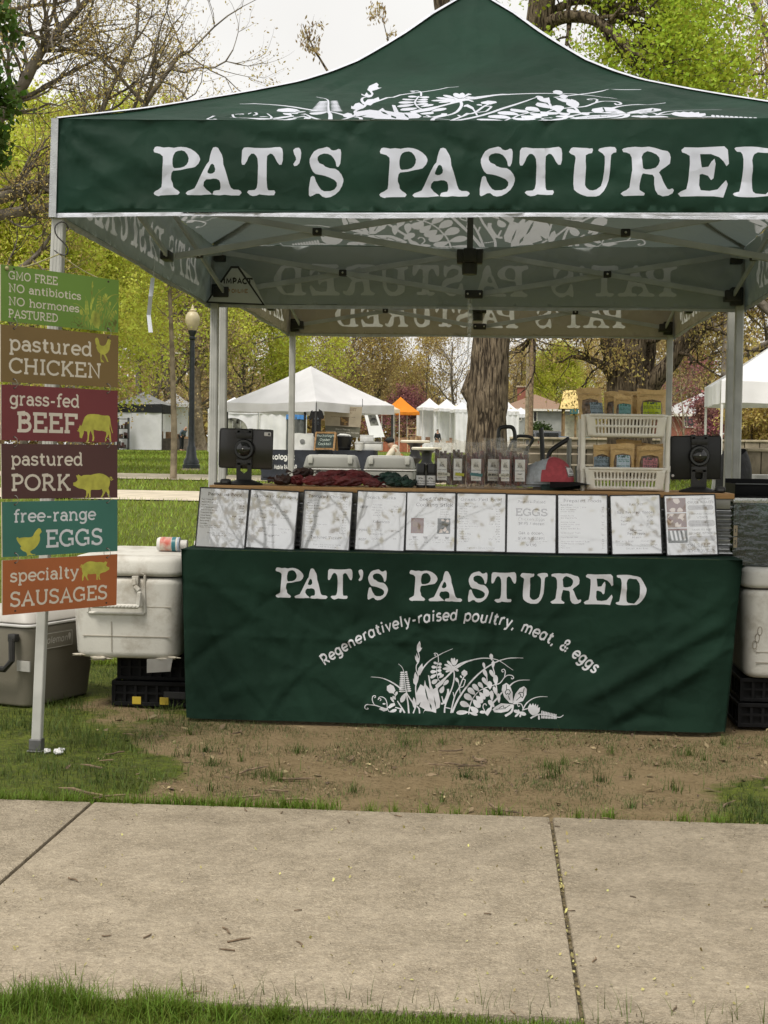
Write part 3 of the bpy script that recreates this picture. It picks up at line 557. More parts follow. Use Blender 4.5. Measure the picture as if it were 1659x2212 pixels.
conc = mat('concrete', (.312, .263, .193), .9, col2=(.225, .187, .133), scale=7, bump=.55, bscale=130, spec=.2, dirt=((.12, .092, .06), 110, .57, .66, .8))
def conc_extra(m):
    t = m.node_tree; N = t.nodes; L = t.links; b = N['Principled BSDF']; src = b.inputs['Base Color'].links[0].from_socket
    tc = N.new('ShaderNodeTexCoord'); mp = N.new('ShaderNodeMapping'); mp.inputs['Scale'].default_value = (1, 2.2, 1); L.new(tc.outputs['Object'], mp.inputs[0])
    n = N.new('ShaderNodeTexNoise'); n.inputs['Scale'].default_value = 75; n.inputs['Detail'].default_value = 5; n.inputs['Distortion'].default_value = 2.5; L.new(mp.outputs[0], n.inputs['Vector'])
    r = N.new('ShaderNodeMapRange'); r.inputs[1].default_value = .50; r.inputs[2].default_value = .60; r.inputs[4].default_value = .85; L.new(n.outputs['Fac'], r.inputs[0])
    x = N.new('ShaderNodeMix'); x.data_type = 'RGBA'; L.new(r.outputs[0], x.inputs[0]); L.new(src, x.inputs[6]); x.inputs[7].default_value = (.40, .345, .26, 1)
    n4 = N.new('ShaderNodeTexNoise'); n4.inputs['Scale'].default_value = 1.7; n4.inputs['Detail'].default_value = 6; L.new(tc.outputs['Object'], n4.inputs['Vector'])
    r4 = N.new('ShaderNodeMapRange'); r4.inputs[1].default_value = .5; r4.inputs[2].default_value = .72; r4.inputs[4].default_value = .35; L.new(n4.outputs['Fac'], r4.inputs[0])
    y = N.new('ShaderNodeMix'); y.data_type = 'RGBA'; L.new(r4.outputs[0], y.inputs[0]); L.new(x.outputs[2], y.inputs[6]); y.inputs[7].default_value = (.21, .178, .13, 1)
    g = N.new('ShaderNodeNewGeometry'); hv = N.new('ShaderNodeHueSaturation'); ma = N.new('ShaderNodeMapRange'); ma.inputs[3].default_value = .90; ma.inputs[4].default_value = 1.08
    L.new(g.outputs['Random Per Island'], ma.inputs[0]); L.new(ma.outputs[0], hv.inputs['Value']); L.new(y.outputs[2], hv.inputs['Color'])
    vo = N.new('ShaderNodeTexNoise'); vo.inputs['Scale'].default_value = 48; vo.inputs['Detail'].default_value = 7; vo.inputs['Roughness'].default_value = .75; L.new(tc.outputs['Object'], vo.inputs['Vector'])
    rv = N.new('ShaderNodeMapRange'); rv.inputs[1].default_value = .30; rv.inputs[2].default_value = .70; rv.inputs[3].default_value = .70; rv.inputs[4].default_value = 1.24; L.new(vo.outputs['Fac'], rv.inputs[0])
    mm = N.new('ShaderNodeMix'); mm.data_type = 'RGBA'; mm.blend_type = 'MULTIPLY'; mm.inputs[0].default_value = 1; L.new(hv.outputs[0], mm.inputs[6]); L.new(rv.outputs[0], mm.inputs[7]); L.new(mm.outputs[2], b.inputs['Base Color'])
conc_extra(conc)
mb = MB()
for k in range(-4, 5):
    x0 = -1.147 + 1.475 * k; mb.box((x0 + .0048, SWY1, -.09), (x0 + 1.475 - .0048, SWY0, .008), .006)
sw = mb.make('sidewalk', conc, smooth=True); tag(sw, kind='structure')
mb = MB()
for k in range(-4, 6):
    x0 = -1.147 + 1.475 * k; mb.box((x0 - .006, SWY1 + .01, -.08), (x0 + .006, SWY0 - .01, -.004))
tag(mb.make('sidewalk_joint', mat('joint_dirt', (.17, .135, .075), .95, .4, 60, bump=.8, bscale=150)), kind='structure')
# the two pale paths across the lawn behind
pc = mat('path_concrete', (.50, .44, .34), .9, .1, 2, bump=.2)
def path_strip(name, y0, y1, x0, x1, slope=0):
    m = MB(); xs = np.linspace(x0, x1, 40)
    for a, b in zip(xs, xs[1:]):
        m.quad((a, y0 + slope * a, gz(y0 + slope * a) + .02), (b, y0 + slope * b, gz(y0 + slope * b) + .02), (b, y1 + slope * b, gz(y1 + slope * b) + .02), (a, y1 + slope * a, gz(y1 + slope * a) + .02))
    bmesh.ops.remove_doubles(m.bm, verts=m.bm.verts, dist=1e-4); return tag(m.make(name, pc), kind='structure')
pA0, pA1 = ong(300, 1083), ong(300, 1062); path_strip('lawn_path', pA0.y, pA1.y, -40, 30, -.03)
pB0, pB1 = ong(320, 1038), ong(320, 1026); path_strip('lawn_path', pB0.y, pB1.y, -60, 0, -.06)
mb = MB(); mb.quad((-60, 118, gz(118) + .03), (160, 118, gz(118) + .03), (160, 126, gz(126) + .03), (-60, 126, gz(126) + .03))
tag(mb.make('street', mat('asphalt', (.16, .155, .15), .9, .1, 3, bump=.2)), kind='structure')

# ---- grass blades
def blades(name, P, h, wd, mats, seg=2, lean=.5, curl=.6):
    n = len(P); az = NR.uniform(0, 2 * pi, n); ln = np.abs(NR.normal(0, lean, n)) + .08
    dx, dy = np.cos(az), np.sin(az); px, py = -dy, dx; rows = []
    for s in range(seg + 1):
        t = s / seg; z = h * t * np.cos(ln * (t * curl + .3)); o = h * t * np.sin(ln * (t * curl + .3)) * (1 + .6 * t)
        ww = wd * (1 - t * .92) / 2
        c = np.stack([P[:, 0] + dx * o, P[:, 1] + dy * o, P[:, 2] + z], 1)
        rows += [c + np.stack([px * ww, py * ww, 0 * px], 1), c - np.stack([px * ww, py * ww, 0 * px], 1)]
    V = np.stack(rows, 1).reshape(-1, 3); b = np.arange(n)[:, None] * (2 * (seg + 1))
    F = np.concatenate([b + np.array([2 * s, 2 * s + 1, 2 * s + 3, 2 * s + 2])[None] for s in range(seg)], 0)
    return npmesh(name, V, F, mats)
grass_near = mat('grass_blade', (.105, .140, .030), .6, col2=(.04, .066, .012), scale=2.6, island=.5, trans=.35, spec=.25)
grass_lit = mat('grass_blade_fresh', (.15, .22, .028), .6, col2=(.11, .17, .02), scale=1.3, island=.4, trans=.4, spec=.25)
grass_far = mat('lawn_blade', (.28, .35, .052), .6, col2=(.19, .25, .034), scale=.4, island=.35, trans=.35, spec=.2)
grass_dry = mat('dry_blade', (.26, .21, .09), .8, .2, 3, island=.4, trans=.2)
def scatter(n, x0, x1, y0, y1, dens):
    x = NR.uniform(x0, x1, n); y = NR.uniform(y0, y1, n); k = NR.uniform(0, 1, n) < dens(x, y); x, y = x[k], y[k]
    return np.stack([x, y, np.array([gz(v) for v in y]) - .006 + 0 * x], 1)
def tufts(cent, per, r):
    P = []
    for cx, cy, s in cent:
        k = int(per * s); a = NR.uniform(0, 6.28, k); q = np.abs(NR.normal(0, r * s, k)); P.append(np.stack([cx + q * np.cos(a), cy + q * np.sin(a), np.full(k, -.004)], 1))
    return np.concatenate(P)
d1 = lambda x, y: (1 - dirt_amount(x, y)) ** 2.2 * (.35 + .65 * (fbm(x * 2.2, y * 2.2, 5, 20) > -.25)) * ((y > SWY0 + .01)) * np.where(x < -1.0, 1, .8)
P = scatter(110000, -2.6, 2.4, SWY0, 2.2, d1)
tag(blades('grass', P, NR.uniform(.012, .042, len(P)) * np.clip(1 + .8 * fbm(P[:, 0] * 4, P[:, 1] * 4, 8, 26), .35, 1.9), .0032, grass_near), kind='stuff')
# sparse weeds on the worn soil
P = scatter(90000, -1.5, 1.7, SWY0 + .02, .75, lambda x, y: np.clip(.22 + .55 * fbm(x * 3, y * 3, 10, 30) + .2 * sstep(.1, .6, y), 0, 1) * .9)
tag(blades('sparse_grass', P, NR.uniform(.005, .019, len(P)), .0024, mat('thin_grass', (.12, .14, .045), .7, col2=(.075, .095, .03), scale=3, island=.5, trans=.3)), kind='stuff')
c = [(rnd.uniform(-1.2, 1.5), rnd.uniform(-.66, .6), rnd.uniform(.3, .9)) for _ in range(24)] + [(-.66, -.30, 1.6), (-.60, -.34, 1.2), (-.95, .1, 1.2), (1.0, -.5, 1), (-.2, .35, 1.0), (.9, .3, 1.2), (.05, -.2, .8)]
P = tufts(c, 50, .035); tag(blades('grass_tufts', P, NR.uniform(.015, .06, len(P)), .003, grass_near), kind='stuff')
# fringe along the far edge of the pavement
c = [(x, SWY0 + rnd.uniform(.005, .05), rnd.uniform(.5, 1.25)) for x in np.arange(-2.2, -.35, .03)] + [(x + rnd.uniform(-.05, .05), SWY0 + rnd.uniform(0, .03), rnd.uniform(.4, .9)) for x in (-.28, -.2, -.1, .03, .18, .42, .48, .55, .78, .83, .9, 1.0, 1.1, 1.14, 1.25, 1.3, 1.36)]
P = tufts(c, 60, .03); P = P[P[:, 1] > SWY0 - .012]; tag(blades('verge_grass', P, NR.uniform(.02, .055, len(P)), .0035, grass_lit), kind='stuff')
# the near verge at the bottom of the picture
def nd(x, y):
    e = -2.375 + .02 * fbm(x * 4, y * 0, 0, 14) - .05 * sstep(-.5, .3, x)
    return (y < e) * (x < .33)
P = scatter(60000, -1.6, 1.3, -2.75, -2.3, nd); tag(blades('near_grass', P, NR.uniform(.008, .024, len(P)), .0034, grass_lit), kind='stuff')
c = [(onz(px, py).x, onz(px, py).y, s) for px, py, s in ((70, 2165, 1.5), (110, 2170, 1.6), (150, 2172, 1.4), (20, 2178, 1.2), (195, 2180, 1.0), (300, 2185, 1.3), (345, 2180, 1.5), (380, 2190, 1.0), (480, 2200, .7), (600, 2205, .7))]
P = tufts(c, 170, .03); tag(blades('tall_grass_clumps', P, NR.uniform(.025, .055, len(P)), .0035, grass_lit, 3), kind='stuff')
P = scatter(200, -1.0, .95, -2.42, -2.35, lambda x, y: np.ones_like(x)); tag(blades('stray_stalks', P, NR.uniform(.04, .085, len(P)), .0022, grass_near, 3, .25), kind='stuff')
# the lawn behind the stall
x_ = NR.uniform(-1, 1, 150000); y_ = 2.2 + 75 * NR.uniform(0, 1, 150000) ** 2.2; x_ = x_ * (4 + y_ * .33) + .02 * y_
k = ~(((y_ > pA0.y - .03 * x_) & (y_ < pA1.y - .03 * x_)) | ((y_ > pB0.y - .06 * x_) & (y_ < pB1.y - .06 * x_) & (x_ < 0))) & (NR.uniform(0, 1, 150000) > dirt_amount(x_, y_) * 1.1)
x_, y_ = x_[k], y_[k]; P = np.stack([x_, y_, np.array([gz(v) for v in y_])], 1)
tag(blades('lawn', P, NR.uniform(.03, .065, len(P)) * (1 + y_ / 60), .004 + .0009 * y_, grass_far, 2), kind='stuff')
# ---- litter
def flakes(name, P, size, mats, tilt=.35, asp=.5):
    n = len(P); az = NR.uniform(0, 6.28, n); u = np.stack([np.cos(az), np.sin(az), NR.normal(0, tilt, n)], 1); v = np.stack([-np.sin(az), np.cos(az), NR.normal(0, tilt, n)], 1)
    s = size[:, None]; c = P + np.array([0, 0, .003]) + np.stack([0 * az, 0 * az, np.abs(u[:, 2]) * size * .5], 1)
    V = np.stack([c - u * s, c + v * s * asp + np.array([0, 0, .002]), c + u * s, c - v * s * asp], 1).reshape(-1, 3)
    F = np.arange(n * 4).reshape(n, 4); return npmesh(name, V, F, mats)
lf = mat('dead_leaf', (.21, .155, .09), .85, .3, 5, island=.6)
P = scatter(9000, -1.5, 1.7, SWY0 + .01, .9, lambda x, y: (.08 + .5 * dirt_amount(x, y)) * np.clip(.35 + 1.1 * fbm(x * 2, y * 3, 6, 24), .04, 1)); tag(flakes('leaf_litter', P, NR.uniform(.002, .009, len(P)), lf), kind='stuff')
P = scatter(80, -1.5, 1.7, SWY0 + .02, .8, lambda x, y: np.ones_like(x)); tag(flakes('dead_leaves', P, NR.uniform(.012, .026, len(P)), lf, .3, .45), kind='stuff')
bl = mat('yellow_blossom', (.36, .32, .12), .8, .2, 8, island=.35)
def pave(n): return np.stack([NR.uniform(-1.3, 1.2, n), NR.uniform(SWY1, SWY0, n), np.full(n, .008)], 1)
P = pave(230); P2 = np.stack([.328 + NR.normal(0, .003, 50), NR.uniform(SWY1, -1.0, 50), np.full(50, .001)], 1); P = np.concatenate([P, P2, np.stack([NR.uniform(-.2, 1.1, 40), NR.uniform(-2.32, -2.15, 40), np.full(40, .008)], 1)])
tag(flakes('fallen_blossoms', P, NR.uniform(.002, .0048, len(P)), bl, .7, .9), kind='stuff')
tag(flakes('pavement_specks', pave(420), NR.uniform(.0015, .0045, 420), mat('dark_speck', (.10, .075, .045), .9, .3, 9, island=.5), .2, .35), kind='stuff')
def twig_field(name, C, mats):
    m = MB()
    for x, y, z, L in C:
        a = rnd.uniform(0, 6.28); p = [Vector((x, y, z))]
        for _ in range(3): a += rnd.uniform(-.5, .5); p.append(p[-1] + Vector((cos(a), sin(a), rnd.uniform(-.1, .15))) * L / 3)
        for q in p: q.z = max(q.z, z)
        m.tube(p, [.0028 * L / .12 + .0012] * 3 + [.0012], 5)
    return tag(m.make(name, mats), kind='stuff')
twm = mat('twig', (.17, .12, .075), .85, .3, 30)
twig_field('twigs', [(rnd.uniform(-1.3, 1.5), rnd.uniform(-.7, .6), .006, rnd.uniform(.03, .16)) for _ in range(40)] + [(1.28, .05, .01, .2), (1.33, .02, .01, .22), (-1.13, -.70, .012, .17), (-1.15, -.74, .014, .12)], twm)
twig_field('pavement_twigs', [(rnd.uniform(-1.2, 1.1), rnd.uniform(SWY1, SWY0), .011, rnd.uniform(.012, .04)) for _ in range(24)] + [(-.50, -1.95, .011, .055), (-.47, -2.05, .011, .06), (-.98, -1.6, .011, .05)], twm)
# ================================================================= trees
class Tree:
    def __init__(s, seed): s.r = random.Random(seed); s.n = np.random.default_rng(seed); s.seg = []; s.tips = []
    def line(s, pts, rad): s.seg.append((np.array([tuple(p) for p in pts], float), np.array(rad, float)))
    def grow(s, p, d, L, r, lvl, o):
        p = Vector(p); d = Vector(d).normalized(); n = 5 if lvl > 1 else 4; pts = [p.copy()]; dirs = [d.copy()]
        for i in range(n):
            d = (d + Vector((s.r.gauss(0, 1), s.r.gauss(0, 1), s.r.gauss(0, 1))) * o.get('wob', .16) + Vector((0, 0, o.get('up', .06)))).normalized()
            p = p + d * (L / n); pts.append(p.copy()); dirs.append(d.copy())
        r1 = r * (.5 if lvl else .35); s.line(pts, [r + (r1 - r) * i / n for i in range(n + 1)])
        if lvl == 0: s.tips += pts[1:]; return
        if lvl == 1: s.tips += pts[3:]
        k = o.get('kids', (3, 5)); m = s.r.randint(*k)
        for i in range(m + 1):
            last = i == m; t = 1 if last else s.r.uniform(o.get('from', .3), 1); j = min(n, int(round(t * n))); b = dirs[j]
            ang = radians(s.r.uniform(8, 22) if last else s.r.uniform(*o.get('ang', (28, 62)))); ax = b.orthogonal().normalized(); ax = Matrix.Rotation(s.r.uniform(0, 6.28), 3, b) @ ax
            c = Matrix.Rotation(ang, 3, ax) @ b; rr = (r + (r1 - r) * j / n) * (.85 if last else s.r.uniform(.45, .7))
            s.grow(pts[j], c, L * s.r.uniform(*o.get('len', (.55, .8))), rr, lvl - 1, o)
    def along(s, pts, rad, n, L, r, lvl, o, t0=.3):
        """a hand-laid limb that carries grown twigs"""
        P = [Vector(p) for p in smooth3(pts)]; m = len(P); rr = [rad[0] + (rad[1] - rad[0]) * i / (m - 1) for i in range(m)]; s.line(P, rr)
        for i in range(n):
            j = s.r.randint(int(t0 * (m - 1)), m - 1); d = (P[min(j + 1, m - 1)] - P[max(j - 1, 0)]).normalized()
            c = Matrix.Rotation(radians(s.r.uniform(25, 75)), 3, Matrix.Rotation(s.r.uniform(0, 6.28), 3, d) @ d.orthogonal().normalized()) @ d
            s.grow(P[j], c, L * s.r.uniform(.6, 1.2), min(r, rr[j] * .7), lvl, o)
    def wood(s, name, mats, parent=None, rmin=0.0):
        V, F, b = [], [], 0
        for P, R in s.seg:
            if R[0] < rmin: continue
            k = 12 if R[0] > .12 else (7 if R[0] > .04 else (4 if R[0] > .012 else 3)); d = np.gradient(P, axis=0); d /= np.linalg.norm(d, axis=1)[:, None] + 1e-9
            ref = np.array([.31, .77, .55]); x = np.cross(d, ref); x /= np.linalg.norm(x, axis=1)[:, None] + 1e-9; y = np.cross(d, x); a = np.arange(k) * 2 * pi / k
            ring = P[:, None] + (x[:, None] * np.cos(a)[None, :, None] + y[:, None] * np.sin(a)[None, :, None]) * R[:, None, None]
            V.append(ring.reshape(-1, 3)); m = len(P)
            i = np.arange(m - 1)[:, None] * k; j = np.arange(k)[None]; q = np.stack([i + j, i + (j + 1) % k, i + k + (j + 1) % k, i + k + j], -1).reshape(-1, 4); F.append(q + b); b += m * k
        return npmesh(name, np.concatenate(V), np.concatenate(F), mats, parent, True)
    def leaves(s, name, mats, parent, per, size, spread, asp=.55, droop=0., keep=1.0):
        T = np.array([tuple(t) for t in s.tips]); T = T[s.n.uniform(0, 1, len(T)) < keep]
        T = np.repeat(T, per, axis=0); n = len(T); c = T + s.n.normal(0, spread, (n, 3)); c[:, 2] -= np.abs(s.n.normal(0, spread * droop, n)) if droop else 0
        u = s.n.normal(0, 1, (n, 3)); u[:, 2] -= droop * 2.2; u /= np.linalg.norm(u, axis=1)[:, None]; w_ = np.cross(u, s.n.normal(0, 1, (n, 3))); w_ /= np.linalg.norm(w_, axis=1)[:, None] + 1e-9
        sz = size * s.n.uniform(.55, 1.3, n)[:, None]; nn = np.cross(u, w_)
        V = np.stack([c - u * sz, c + w_ * sz * asp + nn * sz * .15, c + u * sz, c - w_ * sz * asp + nn * sz * .15], 1).reshape(-1, 3)
        return npmesh(name, V, np.arange(n * 4).reshape(n, 4), mats, parent)
def smooth3(pts, k=4):
    P = [Vector(p) for p in pts]; out = []
    for i in range(len(P) - 1):
        p0, p1, p2, p3 = P[max(i - 1, 0)], P[i], P[i + 1], P[min(i + 2, len(P) - 1)]
        for j in range(k):
            t = j / k; out.append(.5 * ((2 * p1) + (p2 - p0) * t + (2 * p0 - 5 * p1 + 4 * p2 - p3) * t * t + (3 * p1 - p0 - 3 * p2 + p3) * t ** 3))
    out.append(P[-1]); return out
bark = mat('bark', (.135, .105, .075), .95, .3, 9, bump=1, bscale=14, col2=(.055, .042, .03), spec=.1)
bark_grey = mat('bark_grey', (.20, .175, .145), .95, .3, 6, bump=.8, bscale=18, col2=(.10, .085, .068), spec=.1)
bark_pale = mat('bark_pale', (.34, .28, .20), .95, .3, 5, bump=.8, bscale=12, col2=(.18, .145, .10), spec=.1)
def ridged(m, sc=(9, 9, 1.3)):
    t = m.node_tree; N = t.nodes; L = t.links; b = N['Principled BSDF']; tc = N.new('ShaderNodeTexCoord'); mp = N.new('ShaderNodeMapping'); mp.inputs['Scale'].default_value = sc
    L.new(tc.outputs['Object'], mp.inputs[0]); v = N.new('ShaderNodeTexNoise'); v.inputs['Scale'].default_value = 2.2; v.inputs['Detail'].default_value = 5; v.inputs['Distortion'].default_value = .8; L.new(mp.outputs[0], v.inputs['Vector'])
    bp = N.new('ShaderNodeBump'); bp.inputs['Strength'].default_value = 1; bp.inputs['Distance'].default_value = .10; L.new(v.outputs['Fac'], bp.inputs['Height']); L.new(bp.outputs[0], b.inputs['Normal'])
    src = b.inputs['Base Color'].links[0].from_socket; r = N.new('ShaderNodeMapRange'); r.inputs[1].default_value = .40; r.inputs[2].default_value = .54; L.new(v.outputs['Fac'], r.inputs[0])
    x = N.new('ShaderNodeMix'); x.data_type = 'RGBA'; L.new(r.outputs[0], x.inputs[0]); x.inputs[6].default_value = (.035, .027, .02, 1); L.new(src, x.inputs[7]); L.new(x.outputs[2], b.inputs['Base Color'])
oak_bark = mat('oak_bark', (.215, .17, .12), .95, .3, 5, col2=(.14, .108, .075), spec=.1); ridged(oak_bark)
L_yg = mat('leaf_yellow_green', (.66, .66, .12), .6, col2=(.50, .54, .08), scale=.5, island=.35, trans=.55, spec=.2)
L_gold = mat('leaf_golden', (.58, .45, .17), .7, col2=(.42, .32, .115), scale=.5, island=.4, trans=.45, spec=.15)
L_brown = mat('leaf_brown', (.48, .37, .20), .8, col2=(.36, .27, .14), scale=.4, island=.4, trans=.4, spec=.1)
L_bright = mat('leaf_bright_green', (.46, .54, .06), .55, col2=(.34, .43, .04), scale=.8, island=.35, trans=.5, spec=.25)
L_deep = mat('leaf_deep_green', (.085, .15, .02), .55, col2=(.06, .11, .016), scale=.8, island=.4, trans=.4, spec=.25)
L_pink = mat('redbud_blossom', (.27, .09, .12), .7, col2=(.24, .13, .10), scale=.8, island=.4, trans=.3, spec=.15)
L_dark = mat('leaf_evergreen', (.055, .085, .022), .6, col2=(.035, .055, .015), scale=1.5, island=.4, trans=.2, spec=.2)

# --- the oak behind the stall: trunk seen under the canopy and again above the roof
OY = 25.0; A_ = lambda x, y, dy=0: at(x, y, OY + dy)
o = Tree(21); opt = dict(wob=.22, up=.03, kids=(2, 4), ang=(25, 60))
base = gat(1052, OY); tr = smooth3([base, A_(1052, 900), A_(1056, 820), A_(1062, 730), A_(1085, 560), A_(1120, 330), A_(1150, 150), A_(1168, 30), A_(1182, -140), A_(1200, -420)], 5)
rr = [.50 - .02 * min(i, 5) if i < 6 else .44 - .24 * (i - 5) / len(tr) for i in range(len(tr))]; rr[0] = .66; rr[1] = .56
o.line(tr, rr); b0 = A_(1012, 845); o.line([A_(1025, 880), b0, A_(1020, 800)], [.10, .19, .08])
o.along([A_(1090, 540), A_(1010, 260, .4), A_(955, 10, .5), A_(940, -200, .5)], (.22, .15), 6, 2.2, .06, 2, opt, .6)
ob = Tree(22); ob.along([A_(1000, 330), A_(860, 290), A_(760, 230), A_(715, 165), A_(690, 125), A_(670, 90), A_(654, 52)], (.05, .007), 9, .26, .008, 1, opt, .7); ob.along([A_(960, 300), A_(880, 200), A_(845, 110), A_(826, 38)], (.04, .006), 5, .22, .007, 1, opt, .75)
o.along([A_(1172, 55), A_(1225, 36, -.4), A_(1290, 46, -.7), A_(1345, 95, -1), A_(1410, 190, -1.2), A_(1440, 250, -1.3)], (.15, .05), 12, 1.5, .05, 2, opt, .15)
o.along([A_(1172, 40), A_(1260, 0, .4), A_(1380, 60, .6), A_(1460, 120, .6), A_(1530, 190, .5)], (.10, .03), 12, 1.3, .04, 2, opt, .2)
o.along([A_(1230, 40), A_(1228, 70, -.6), A_(1222, 105, -.8)], (.06, .03), 5, .9, .025, 2, opt, .2)
o.along([A_(1290, 46), A_(1330, 10, -.5), A_(1400, 40, -.7), A_(1480, 110, -.7)], (.06, .03), 10, 1.2, .03, 2, opt, .1)
o.along([A_(1186, -180), A_(1300, -190, .5), A_(1460, -80, .8)], (.14, .05), 8, 1.8, .05, 2, opt, .2)
tk = thing('oak_tree', 'thick furrowed trunk behind the stall, leaning right, bright green leaves above the canopy', 'tree', base)
def rel(ob, root):                                # parts modelled in world space under a root that sits elsewhere
    ob.data.transform(Matrix.Translation(-Vector(root.location))); return ob
rel(ob.wood('side_branch', oak_bark, tk), tk); rel(ob.leaves('buds', L_brown, tk, 2, .05, .05, .4, 1.0, .6), tk); rel(o.wood('trunk', oak_bark, tk), tk); rel(o.leaves('crown', L_bright, tk, 14, .045, .19, .75, keep=.78), tk)

# --- second oak to the right with forking limbs
OY2 = 32.0; A2 = lambda x, y, dy=0: at(x, y, OY2 + dy); o = Tree(5); base = gat(1362, OY2)
o.line(smooth3([base, A2(1360, 930), A2(1355, 850), A2(1350, 800), A2(1345, 770)]), [.62 - .012 * i for i in range(17)])
op2 = dict(wob=.25, up=.12, kids=(2, 4), ang=(30, 65))
o.along([A2(1335, 800), A2(1322, 740), A2(1300, 700), A2(1240, 680), A2(1180, 690), A2(1130, 700)], (.30, .06), 16, 1.8, .06, 2, op2, .3)
o.along([A2(1330, 830), A2(1308, 795, -.4), A2(1270, 775, -.6), A2(1232, 770, -.7)], (.16, .04), 9, 1.1, .04, 2, op2, .3)
o.along([A2(1355, 830), A2(1372, 740), A2(1385, 600), A2(1390, 350)], (.36, .20), 14, 2.4, .08, 2, op2, .25)
o.along([A2(1380, 850), A2(1400, 760, .4), A2(1405, 620, .6), A2(1440, 400, .8)], (.24, .14), 12, 2.2, .07, 2, op2, .25)
o.along([A2(1375, 880), A2(1420, 815, -.3), A2(1455, 775, -.4), A2(1485, 710, -.5), A2(1530, 620, -.5), A2(1600, 520, -.5)], (.26, .12), 18, 2.0, .06, 2, op2, .3)
tk = thing('oak_tree', 'dark forked oak with a limb slanting right, behind the basket shelf', 'tree', base)
rel(o.wood('trunk', oak_bark, tk), tk); rel(o.leaves('crown', L_gold, tk, 5, .042, .16, .5, .6, .55), tk)

# --- the bare spreading tree of the upper left, its trunk outside the picture
OY3 = 27.0; A3 = lambda x, y, dy=0: at(x, y, OY3 + dy); o = Tree(77); base = gat(-170, OY3); op3 = dict(wob=.20, up=.05, kids=(3, 4), ang=(25, 58), len=(.55, .8))
o.line(smooth3([base, A3(-165, 700), A3(-150, 400), A3(-130, 150), A3(-110, -200)]), [.5 - .015 * i for i in range(17)]); o.grow(A3(-110, -200), (-.2, .1, 1), 3.2, .25, 3, op3)
o.along([A3(-155, 480), A3(-40, 440), A3(60, 405), A3(160, 370), A3(260, 300), A3(330, 200), A3(395, 110)], (.20, .03), 26, 1.7, .05, 2, op3, .2)
o.along([A3(-150, 520), A3(-20, 470), A3(90, 450), A3(200, 430), A3(300, 405), A3(400, 380), A3(500, 340)], (.15, .025), 20, 1.3, .04, 2, op3, .2)
o.along([A3(-150, 360), A3(-30, 280), A3(45, 190), A3(90, 110), A3(170, 20), A3(260, -80)], (.20, .04), 24, 1.9, .05, 2, op3, .2)
o.along([A3(-140, 200), A3(-30, 60), A3(50, -60), A3(120, -180)], (.17, .05), 14, 2.0, .05, 2, op3, .3)
o.along([A3(100, 392), A3(190, 300), A3(240, 190), A3(290, 90), A3(300, 10)], (.09, .02), 18, 1.2, .03, 2, op3, .2)
o.along([A3(-150, 640), A3(-20, 615), A3(70, 560), A3(115, 500)], (.12, .03), 10, 1.2, .03, 2, op3, .3)
o.along([A3(-150, 740), A3(-40, 742), A3(60, 748), A3(140, 780)], (.13, .07), 8, 1.2, .03, 2, op3, .3)
tk = thing('spreading_tree', 'bare spreading tree with budding twigs reaching in from the left above the hanging signs', 'tree', base)
rel(o.wood('trunk', bark_grey, tk), tk); rel(o.leaves('buds', L_gold, tk, 3, .034, .11, .5, .3, .75), tk)

def std_tree(seed, H, tr, lvl, opt, crown0=.3, nl=9, bk=bark_grey, spread=.5):
    """trunk plus n limbs leaving it from crown0*H upward"""
    t = Tree(seed); pts = [Vector((0, 0, -.1))]; d = Vector((t.r.gauss(0, .05), t.r.gauss(0, .05), 1))
    for i in range(8): d = (d + Vector((t.r.gauss(0, .06), t.r.gauss(0, .06), .12))).normalized(); pts.append(pts[-1] + d * H * .85 / 8)
    rad = [tr * (1.25 if i == 0 else 1) * (1 - .1 * i) for i in range(9)]; P = smooth3(pts, 3); R = list(np.interp(np.linspace(0, 8, len(P)), range(9), rad)); t.line(P, R)
    for i in range(nl):
        f = crown0 + (1 - crown0) * (i + .5) / nl; j = int(f * (len(P) - 1)); az = i * 2.4 + t.r.uniform(-.4, .4); el = radians(t.r.uniform(15, 45) + 35 * f)
        t.grow(P[j], (cos(az) * cos(el), sin(az) * cos(el), sin(el)), H * spread * (1.05 - .55 * f) * t.r.uniform(.5, .75), R[j] * .55, lvl, opt)
    return t
og = dict(wob=.18, up=.05, kids=(2, 4), ang=(28, 60), len=(.5, .78))
KIND = {}
def kind(key, seed, H, tr, lvl, nl, lm, per, size, spread, asp, droop, keep, bk=bark_grey, c0=.25, sp=.5, o_=og):
    t = std_tree(seed, H, tr, lvl, o_, c0, nl, bk, sp); KIND[key] = (t, lm, per, size, spread, asp, droop, keep, bk, None)
kind('yg', 31, 12, .18, 3, 17, L_yg, 17, .075, .33, .6, .2, .9, bark_grey, .27)
kind('yg2', 32, 11, .16, 3, 17, L_yg, 17, .075, .35, .6, .2, .85, bark_grey, .27)
kind('gold', 33, 12, .24, 3, 15, L_gold, 9, .075, .32, .5, .5, .8, bark_grey, .12)
kind('gold2', 34, 13, .24, 3, 12, L_gold, 4, .12, .3, .5, .5, .7, bark_grey, .15)
kind('brown', 35, 12, .22, 3, 15, L_brown, 8, .07, .36, .5, .3, .5, bark_grey, .12)
kind('bare', 36, 13, .22, 3, 11, L_brown, 1, .09, .2, .5, .3, .6)
def plant(key, px, Y, label, s=1.0, rz=0, name='tree', group=None, sx=1, cat='tree'):
    t, lm, per, size, spread, asp, droop, keep, bk, root = KIND[key]; b = gat(px, Y)
    if root is None:
        r = thing(name, label, cat, b, rz, group); t.wood('trunk', bk, r); t.leaves('crown', lm, r, per, size, spread, asp, droop, keep); KIND[key] = KIND[key][:-1] + (r,)
    else:
        r = dup(root, b, rz, label); r.name = name
        if 'group' in r: del r['group']
        if group: r['group'] = group
    r.scale = (s * sx, s * sx, s); return r
